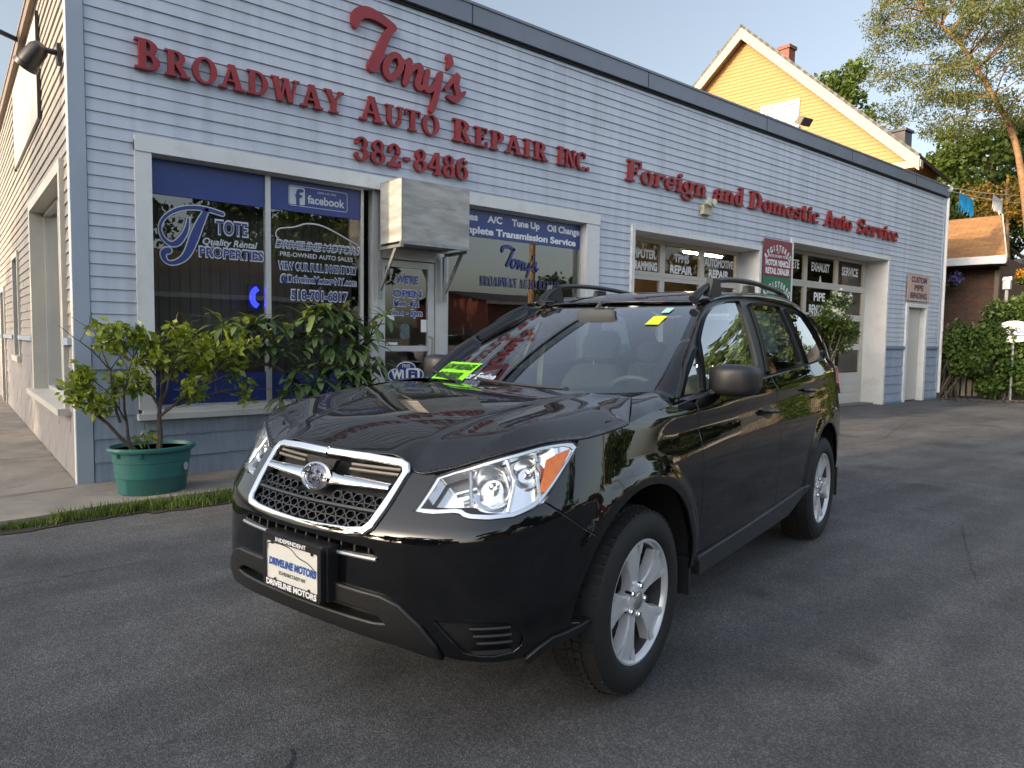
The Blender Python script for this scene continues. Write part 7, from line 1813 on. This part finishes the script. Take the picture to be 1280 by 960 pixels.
q = MB(); q.box((20.24, -.80, 2.76), (20.38, -.64, 2.98)); q.prism([(20.22, -.82, 2.98), (20.40, -.82, 2.98), (20.31, -.82, 3.08)], (0, .2, 0)); q.build('bird_house', M['white'], t)
# grey roofed garage behind
gg = thing('neighbour_garage', 'small grey roofed garage with a sunlit yellow wall behind the orange flowers', 'garage', (33, 0, 0))
q = MB(); q.box((31.2, -4.5, 0), (35.2, 2.4, 3.62)); q.build('wall', mat('yellow_wall', (.55, .40, .16), .8, var=.08), gg)
slope('roof', (30.9, 2.75, 3.62), (30.9, -4.9, 3.62), (33.2, -4.9, 4.85), (33.2, 2.75, 4.85), M['greyroof'], gg); slope('roof', (33.2, 2.75, 4.85), (33.2, -4.9, 4.85), (35.5, -4.9, 3.62), (35.5, 2.75, 3.62), M['greyroof'], gg)
q = MB(); q.box((31.17, -3.6, .02), (31.199, .4, 2.2)); q.build('garage_door', M['oldwood'], gg)
# clothes line
cl_ = thing('clothes_line', 'two strand pulley clothes line from the shop corner', 'clothes line', (18, -.05, 5.05))
q = MB()
def sag(a, b_, s_, n=16): return [tuple(np.array(a) * (1 - t) + np.array(b_) * t - np.array([0, 0, s_ * 4 * t * (1 - t)])) for t in np.linspace(0, 1, n)]
q.tube(sag((18.02, -.06, 5.10), (31, 1.15, 6.9), .10), .009, 5); q.tube(sag((18.02, -.06, 5.02), (31, 1.15, 6.6), .12), .011, 5); q.build('rope', mat('rope', (.55, .52, .46), .8, var=0), cl_)
q = MB(); q.lathe([(0, -.02), (.07, -.02), (.06, 0), (.07, .02), (0, .02)], (18.02, -.08, 5.06), (1, .8, 0), 16); q.box((17.96, -.09, 4.98), (18.0, -.05, 5.14)); q.build('pulley', M['galv'], cl_)
def garment(nm, label, c, w_, h, m, seed, ragged=.35):
    g_ = np.random.default_rng(seed); d = np.array([12.98, 1.21, 0]); d /= np.linalg.norm(d); rows_ = []
    for s_ in np.linspace(-.5, .5, 25):
        hh = h * (1 - ragged * g_.random()); fold = .05 * math.sin(s_ * 38)
        rows_.append([np.array(c) + d * s_ * w_ * (1 - .12 * t) + np.array([fold * t, fold * t, -hh * t]) for t in np.linspace(0, 1, 7)])
    q_ = MB(); q_.grid(np.array(rows_)); t_ = thing(nm, label, 'laundry', tuple(c), 'laundry on the line'); q_.build('cloth', m, t_, smooth=70)
    q_ = MB()
    for s_ in (-.4, .4): p_ = np.array(c) + d * s_ * w_; q_.box(p_ - .012, p_ + np.array([.012, .012, .05]))
    q_.build('clothes_peg', M['oldwood'], t_)
garment('blue_garment', 'bright blue fringed garment pegged on the clothes line', (19.65, .09, 5.13), 1.5, .52, mat('blue_cloth', (.02, .33, .62), .8, var=.15), 3, .5)
garment('white_garment', 'white garment pegged on the clothes line', (23.0, .40, 5.60), 1.25, .50, mat('white_cloth', (.66, .64, .62), .8, var=.05), 4, .35)

# ------------------------------------------------------------------ yellow house behind
yh = thing('yellow_house', 'tall yellow clapboard house with a cream trimmed gable behind the shop', 'house', (20, 7, 0))
ya = math.radians(9.0); GX, GY = Vector((math.cos(ya), math.sin(ya), 0)), Vector((-math.sin(ya), math.cos(ya), 0))
A0 = Vector((20.0, 6.96, 0)); hw, sl_, zr, ez = 4.95, .935, 11.55, 11.55 - 4.95 * .935
M['yellow'] = mat('yellow_clapboard', (.30, .158, .044), .6, var=.05, scale=2, dirt=((.27, .145, .045), .6, 3))
M['ytrim'] = mat('cream_trim', (.31, .245, .165), .55, var=.05)
YF = lambda s_, o_, z: tuple(A0 + GY * s_ - GX * o_ + Vector((0, 0, z)))
q = MB(); z = ez - .9
while z < zr - .05:
    z1 = min(z + .115, zr); w0 = min(hw, (zr - z) / sl_); w1 = max(.0, min(hw, (zr - z1) / sl_)); zc_ = z
    q.add([YF(-w0, .02, z), YF(w0, .02, z), YF(w1, .004, z1), YF(-w1, .004, z1), YF(-w0, 0, z), YF(w0, 0, z)], [(1, 0, 3, 2), (0, 1, 5, 4)]); z = z1
q.build('siding', M['yellow'], yh)
q = MB(); pent = [YF(-hw + .01, -.005, 0), YF(hw - .01, -.005, 0), YF(hw - .01, -.005, ez), YF(0, -.005, zr - .02), YF(-hw + .01, -.005, ez)]; q.prism(pent, GX * 4.2); q.build('wall', M['yellow'], yh)
for s_ in (1, -1):
    ov_ = .42; p0 = YF(s_ * (hw + ov_), .36, ez - ov_ * sl_ + .12); p1 = YF(0, .36, zr + .12); b0 = tuple(Vector(p0) + GX * 4.6); b1 = tuple(Vector(p1) + GX * 4.6)
    slope('roof', *( (b0, p0, p1, b1) if s_ > 0 else (p0, b0, b1, p1)), M['greyroof'], yh)
    q = MB(); e0, e1_ = Vector(YF(s_ * (hw + ov_), .35, ez - ov_ * sl_)), Vector(YF(0, .35, zr)); dz = Vector((0, 0, -.34)); q.prism([e0 + Vector((0, 0, .05)), e1_ + Vector((0, 0, .05)), e1_ + dz, e0 + dz], GX * .06); q.build('rake_board', M['ytrim'], yh)
    q = MB(); q.prism([e0 + dz * .55 + GX * .062, e1_ + dz * .55 + GX * .062, e1_ + dz * .72 + GX * .062, e0 + dz * .72 + GX * .062], GX * .30); q.build('rake_soffit', M['ytrim'], yh)
    q = MB(); q.obox(Vector(YF(s_ * hw - (1.25 if s_ > 0 else -.0) , .30, ez - .62)) + GY * (.0 if s_ > 0 else -.45), GY * (1.70 if s_ > 0 else 1.70), GX * .29, (0, 0, .20)); q.build('eave_return', M['ytrim'], yh)
    q = MB(); q.obox(Vector(YF(s_ * hw, .03, 0)) - GY * (.12 if s_ > 0 else 0), GY * .12, GX * .02, (0, 0, ez - .62)); q.build('corner_board', M['ytrim'], yh)
q = MB(); wy, wz = -1.25, 7.25
for a in ((-.62, -.12, .10, 1.85), (.52, -.12, .10, 1.85), (-.52, 1.62, 1.04, .11), (-.58, -.2, 1.16, .08)): q.obox(YF(a[0] + wy + a[2], .06, wz + a[1]), -GY * a[2], GX * .05, (0, 0, a[3]))
wf_ = q.build('gable_window', M['white'], yh)
q = MB(); q.add([YF(wy + .52, .035, wz - .1), YF(wy - .52, .035, wz - .1), YF(wy - .52, .035, wz + 1.62), YF(wy + .52, .035, wz + 1.62)], [(0, 1, 2, 3)]); q.build('pane', glass('house_pane', (.5, .52, .5), 1.2), wf_)
q = MB(); q.box((23.3, 7.30, 10.4), (23.72, 7.72, 12.02)); q.box((23.25, 7.25, 12.02), (23.77, 7.77, 12.14)); q.build('chimney', bricks('chimney_brick', (.20, .07, .045), (.15, .05, .04), (.2, .15, .12), 4.2), yh)
q = MB(); q.tube([(23.0, 10.1, 9.0), (23.0, 10.1, 12.65)], .07, 8); q.build('vent_pipe', M['bark'], yh)
q = MB(); q.box((21.8, 2.55, 6.6), (22.3, 3.05, 7.75)); q.box((21.75, 2.5, 7.75), (22.35, 3.1, 7.82)); q.build('roof_vent', M['black'], yh)

# ------------------------------------------------------------------ trees seen directly
tr = [(31.2, 1.2, 0), (30.7, 1.6, 5.0), (30.46, 1.94, 7.8), (30.19, 2.29, 9.4), (29.5, 2.95, 11.05), (28.8, 3.64, 12.5), (28.0, 4.35, 13.5), (27.4, 5.0, 14.6)]
tree('locust_tree', 'tall airy tree with feathery light leaves and a leaning trunk', (31.2, 1.2, 0), 15, (28.9, 3.0, 12.6), (3.6, 4.0, 3.7), 300, .50, 44000, .14, L_['locust'], 31, trunk_r=.15, trunk=tr, limbs=60, aspect=.32, droop=.5, flatz=.6, bark=mat('sunlit_bark', (.22, .125, .065), .9, var=.3, scale=6, bump=.6, bscale=12))  # bark colour carries the orange of the low sun
tree('maple_tree', 'broad deep green maple behind the clothes line', (39, 6.3, 0), 12, (39.2, 5.6, 9.2), (3.6, 4.2, 3.0), 85, .95, 17000, .26, L_['maple'], 32, trunk_r=.35, limbs=14, aspect=.75)
tree('maple_tree', 'dark lower tree filling the gap behind the orange roof', (36, 3.6, 0), 8, (36.2, 3.2, 5.6), (2.6, 3.8, 3.4), 70, .8, 14000, .22, L_['dark'], 33, trunk_r=.25, limbs=12, aspect=.7)
tree('golden_tree', 'small golden leaved tree lit by low sun beside the clothes line', (32.6, 2.6, 0), 7, (32.4, 2.9, 7.4), (1.0, 1.5, 1.1), 26, .5, 2600, .16, L_['gold'], 34, trunk_r=.12, limbs=8)
tree('ash_tree', 'leafy treetop showing above the roof of the yellow house', (35.5, 11.4, 0), 15, (35.6, 11.2, 13.0), (1.5, 1.7, 2.6), 40, .60, 5200, .24, L_['maple'], 35, trunk_r=.22, limbs=9, aspect=.7)
# far left end of the street
tree('conifer_tree', 'dark conifer beyond the far corner of the side wall', (.2, 34, 0), 10, (.2, 34, 5.0), (2.2, 2.2, 4.6), 70, .7, 9000, .22, L_['needle'], 36, trunk_r=.2, limbs=10, aspect=.3, droop=.8)
gh2 = thing('grey_shingle_house', 'grey shingled house with white garage door down the side street', 'house', (-1, 40, 0))
q = MB(); q.box((-6, 38, 0), (3, 46, 3.2)); q.build('wall', mat('grey_shingles', (.17, .18, .19), .85, var=.15), gh2)
slope('roof', (-6.4, 37.6, 3.2), (3.4, 37.6, 3.2), (3.4, 42, 6.4), (-6.4, 42, 6.4), M['greyroof'], gh2); slope('roof', (3.4, 46.4, 3.2), (-6.4, 46.4, 3.2), (-6.4, 42, 6.4), (3.4, 42, 6.4), M['greyroof'], gh2)
q = MB(); q.box((-1.2, 37.96, 0), (2.4, 37.999, 2.3)); q.build('garage_door', M['white'], gh2)

# simple but complete car for the far street and across the road
def street_car(label, x, y, rz, col, group='cars parked along the streets', truck=False):
    t = thing('parked_car', label, 'car', (x, y, 0), group, worldcoords=False); t.rotation_euler = (0, 0, rz)
    pm = mat('street_car_paint', col, .3, .1, var=0, coat=.8)
    st = [(-2.2, .55, .80), (-2.15, .35, .95), (-1.4, .30, 1.0), (0, .30, 1.0), (1.3, .30, .98), (2.05, .34, .85), (2.2, .45, .70)]
    q_ = MB(); q_.grid(np.array([[(X, -.80 * (.9 if abs(X) > 2.1 else 1), z0), (X, -.87 * (.9 if abs(X) > 2.1 else 1), (z0 + z1) / 2), (X, -.78 * (.88 if abs(X) > 2 else 1), z1), (X, 0, z1 + .03), (X, .78 * (.88 if abs(X) > 2 else 1), z1), (X, .87 * (.9 if abs(X) > 2.1 else 1), (z0 + z1) / 2), (X, .80 * (.9 if abs(X) > 2.1 else 1), z0)] for X, z0, z1 in st])); q_.box((-2.0, -.78, .26), (2.0, .78, .32)); q_.build('body', pm, t, smooth=50)
    q_ = MB(); q_.grid(np.array([[(X, s_ * w_, z) for s_ in (-1, 1)] for X, w_, z in ((-1.95, .70, 1.0), (-1.35, .60, 1.42), (-.2, .60, 1.46), (.45, .60, 1.40), (1.15, .72, .99))])); 
    q_.build('roof', pm, t, smooth=30)
    for s_ in (-1, 1):
        q_ = MB(); q_.poly([(-1.85, s_ * .73, .99), (1.08, s_ * .735, .99), (.42, s_ * .615, 1.39), (-.2, s_ * .615, 1.445), (-1.32, s_ * .615, 1.405)]); q_.build('side_window', M['dglass'], t)
        q_ = MB(); q_.lathe([(0, 0), (.09, .01), (.10, -.01), (.02, -.02)], (2.14, s_ * .55, .66), (1, 0, 0), 12); q_.build('headlight', M['lens'], t)
        for X in (-1.35, 1.35):
            q_ = MB(); q_.lathe([(.0, .10), (.19, .10), (.20, .09), (.31, .085), (.325, .05), (.325, -.10), (0, -.1)], (X, s_ * .74, .325), (0, s_, 0), 20); q_.build('wheel', M['rubber'], t, smooth=40)
    q_ = MB(); q_.poly([(.46, -.58, 1.395), (.46, .58, 1.395), (1.14, .70, 1.0), (1.14, -.70, 1.0)]); q_.v = [(p[0] + .01, p[1], p[2] + .008) for p in q_.v]; q_.build('windscreen', M['dglass'], t)
    return t
street_car('dark car parked on the side street before the grey house', -.1, 27.5, math.radians(95), (.03, .03, .035))
street_car('silver car parked across the road', 10.5, -19.4, math.radians(178), (.45, .46, .47))
street_car('white car parked across the road', 16.8, -19.4, math.radians(182), (.62, .62, .60))

# ------------------------------------------------------------------ across the road (seen in the glass and in the car's paint)
def house(label, x0, y0, x1, y1, h, ridge, wm, rm, axis='x', trim='cream', over=.5, cat='house', nm='neighbour_house'):
    t = thing(nm, label, cat, ((x0 + x1) / 2, (y0 + y1) / 2, 0))
    q_ = MB(); q_.box((x0, y0, 0), (x1, y1, h))
    if axis == 'y': q_.prism([(x0, y1 - .01, h), (x1, y1 - .01, h), ((x0 + x1) / 2, y1 - .01, ridge - .1)], (0, y0 - y1 + .02, 0))
    else: q_.prism([(x0 + .01, y0, h), (x0 + .01, y1, h), (x0 + .01, (y0 + y1) / 2, ridge - .1)], (x1 - x0 - .02, 0, 0))
    q_.build('wall', wm, t)
    if axis == 'x':
        ym = (y0 + y1) / 2
        slope('roof', (x1 + over, y1 + over, h - .1), (x0 - over, y1 + over, h - .1), (x0 - over, ym, ridge), (x1 + over, ym, ridge), rm, t); slope('roof', (x0 - over, y0 - over, h - .1), (x1 + over, y0 - over, h - .1), (x1 + over, ym, ridge), (x0 - over, ym, ridge), rm, t)
        q_ = MB(); q_.box((x0 - over, y1 + over - .02, h - .36), (x1 + over, y1 + over + .03, h - .12)); q_.build('eave_board', M[trim], t)
    else:
        xm = (x0 + x1) / 2
        slope('roof', (x0 - over, y1 + over, h - .1), (x0 - over, y0 - over, h - .1), (xm, y0 - over, ridge), (xm, y1 + over, ridge), rm, t); slope('roof', (x1 + over, y0 - over, h - .1), (x1 + over, y1 + over, h - .1), (xm, y1 + over, ridge), (xm, y0 - over, ridge), rm, t)
        q_ = MB()
        for s_ in (-1, 1): xe = xm + s_ * ((x1 - x0) / 2 + over); q_.prism([(xe, y1 + over, h - .12), (xm, y1 + over, ridge), (xm, y1 + over, ridge - .3), (xe, y1 + over, h - .42)], (0, .05, 0))
        q_.build('rake_board', M[trim], t)
    for k_ in range(max(2, int((x1 - x0) / 3.2))):
        xx = x0 + (k_ + .6) * (x1 - x0) / max(2, int((x1 - x0) / 3.2)); q_ = MB(); q_.box((xx - .55, y1, .9), (xx + .55, y1 + .04, 2.3)); w_ = q_.build('window', M[trim], t); q_ = MB(); q_.box((xx - .47, y1 + .02, .98), (xx + .47, y1 + .046, 2.22)); q_.build('pane', M['dark'], w_)
    return t
M['brownwall'] = mat('brown_siding', (.13, .085, .05), .8, var=.1)
M['redbrick'] = bricks('red_brick', (.24, .06, .045), (.18, .05, .04), (.2, .15, .13), 4.2)
house('brown house with a low roof and cream eave across the road', 3.0, -40, 15.0, -31, 3.5, 6.0, M['brownwall'], M['brownroof'], 'x')
house('red brick flat fronted building across the road', 30, -44, 40, -34, 4.2, 5.0, M['redbrick'], M['greyroof'], 'x')
house('tan gabled house across the road', -16, -40, -6, -31, 5.4, 9.0, mat('tan_siding', (.34, .25, .15), .8), M['brownroof'], 'y')
wf2 = thing('board_fence', 'warm brown board fence across the road', 'fence', (26, -30, 0)); q = MB(); q.box((21, -30.05, 0), (33, -30, 1.9)); q.build('boards', M['oldwood'], wf2); q = MB(); [q.box((21 + 2 * k_, -30.0, 0), (21.12 + 2 * k_, -29.9, 2.05)) for k_ in range(7)]; q.build('fence_posts', M['oldwood'], wf2)
for i, (x, y, h, rx, rz, lm, lb) in enumerate(((-3.0, -29, 12, 4.2, 4.6, 'dark', 'tall dark tree across the road, before the tan house'), (6.0, -45, 13, 5.2, 5.0, 'maple', 'wide maple behind the brown house across the road'), (1.0, -28.5, 10, 3.2, 3.8, 'maple', 'tree at the corner of the brown house across the road'), (15.5, -42, 12, 4.8, 4.8, 'dark', 'dark tree at the end of the brown house across the road'), (19.5, -36, 11.5, 5.0, 5.2, 'maple', 'round tree beside the board fence across the road'), (46, -42, 7, 4, 2.6, 'dark', 'low tree beyond the red brick building'), (-12, -26, 11, 4.4, 4.4, 'maple', 'tree past the tan house across the road'))):
    tree('street_tree', lb, (x, y, -.1), h, (x, y, h * .62), (rx, rx * .9, rz), 48, 1.25, 7000, .42, L_[lm], 50 + i, trunk_r=.28, limbs=10, aspect=.7, group='trees across the road')
up = thing('utility_pole', 'tall wooden utility pole with crossarm at the roadside', 'utility pole', (19.1, -16.4, 0))
q = MB(); q.tube([(19.1, -16.4, -.1), (19.1, -16.4, 10.5)], [.17, .11], 10); q.build('pole', mat('pole_wood', (.34, .21, .11), .85, var=.2), up)
q = MB(); q.box((18.0, -16.5, 9.6), (20.2, -16.38, 9.74)); q.build('crossarm', M['oldwood'], up)
for dx in (-.95, -.35, .35, .95): q = MB(); q.lathe([(.0, 0), (.05, 0), (.05, .06), (.03, .12), (0, .13)], (19.1 + dx, -16.44, 9.74), (0, 0, 1), 8); q.build('insulator', M['galv'], up)
wr = thing('overhead_wires', 'black overhead wires strung along the road', 'wires', (19.1, -16.4, 9)); q = MB()
for z, dy in ((9.85, 0), (9.85, .3), (8.2, 0), (7.6, 0), (7.2, 0)):
    q.tube(sag((-25, -16.4 + dy, z + .2), (19.1, -16.4 + dy, z), .5, 24), .014, 4); q.tube(sag((19.1, -16.4 + dy, z), (58, -16.4 + dy, z + .2), .5, 24), .014, 4)
q.build('wire', M['black'], wr)
# neighbours to the left: they keep the low sun off the lot
house('two storey grey house beside the side street', -36, -16, -27, -5.5, 6.6, 10.2, mat('grey_siding_far', (.30, .31, .32), .8), M['greyroof'], 'y', 'white')
house('dark gabled house farther down the side street', -48, -34, -38, -22, 6.2, 9.5, mat('green_siding_far', (.14, .17, .14), .8), M['greyroof'], 'y', 'white')
for i, (x, y, h, rx, rz, lm, lb) in enumerate(((-25, -3.0, 10.5, 3.0, 4.4, 'dark', 'dense tree at the side street, slim and densest'), (-24, -8.5, 12.5, 3.8, 5.6, 'maple', 'tall maple at the side street before the grey house'), (-24.5, -15, 12, 4.2, 5.6, 'dark', 'dark tree at the corner of the two roads'), (-26, 3.2, 8.2, 2.4, 3.2, 'maple', 'smaller tree opposite the side wall'), (-33, 13, 9, 3.0, 3.6, 'dark', 'tree opposite the rear of the side wall'))):
    tree('street_tree', lb, (x, y, -.1), h, (x, y, h * .55), (rx, rx, rz), 60, 1.1, 9000, .36, L_[lm], 80 + i, trunk_r=.28, limbs=10, aspect=.75, group='trees along the side street')

# big shade tree standing in the lot to the right of the picture, and the yards beyond it
for i, (x, y, h, rx, rz, lm, lb) in enumerate(((40, -14, 7.5, 3.6, 2.8, 'dark', 'round tree in the yard past the lot'), (48, -4, 8.0, 3.6, 3.0, 'maple', 'tree past the grey roofed garage'), (36, -24, 8, 3.4, 3.0, 'maple', 'tree in the yard near the road, past the lot'))):
    tree('yard_tree', lb, (x, y, -.1), h, (x, y, h * .58), (rx, rx, rz), 44, 1.1, 6000, .38, L_[lm], 95 + i, trunk_r=.24, limbs=9, aspect=.7, group='trees in the yards past the lot')
house('white house in the yards past the lot', 44, -16, 52, -8, 4.6, 7.4, mat('white_siding_far', (.55, .55, .53), .7), M['greyroof'], 'x', 'white')
tree('street_tree', 'young tree shading the side wall from across the pavement', (-14.5, 5.0, -.1), 7, (-14.5, 5.0, 4.4), (2.2, 4.6, 3.0), 56, .70, 6500, .30, L_['dark'], 99, trunk_r=.16, limbs=10, aspect=.7, group='trees along the side street')

tree('yard_tree', 'high crowned tree just past the creeper covered fence', (27.5, -6.2, -.1), 10, (26.5, -5.6, 7.4), (4.2, 4.0, 2.6), 70, 1.0, 12000, .34, L_['maple'], 101, trunk_r=.26, limbs=12, aspect=.7, group='trees in the yards past the lot')
tree('yard_tree', 'dark spreading tree beyond the garage and the lot', (34, -7.0, -.1), 9, (34, -7.5, 6.2), (3.6, 4.6, 3.2), 60, 1.0, 10000, .34, L_['dark'], 102, trunk_r=.26, limbs=12, aspect=.7, group='trees in the yards past the lot')
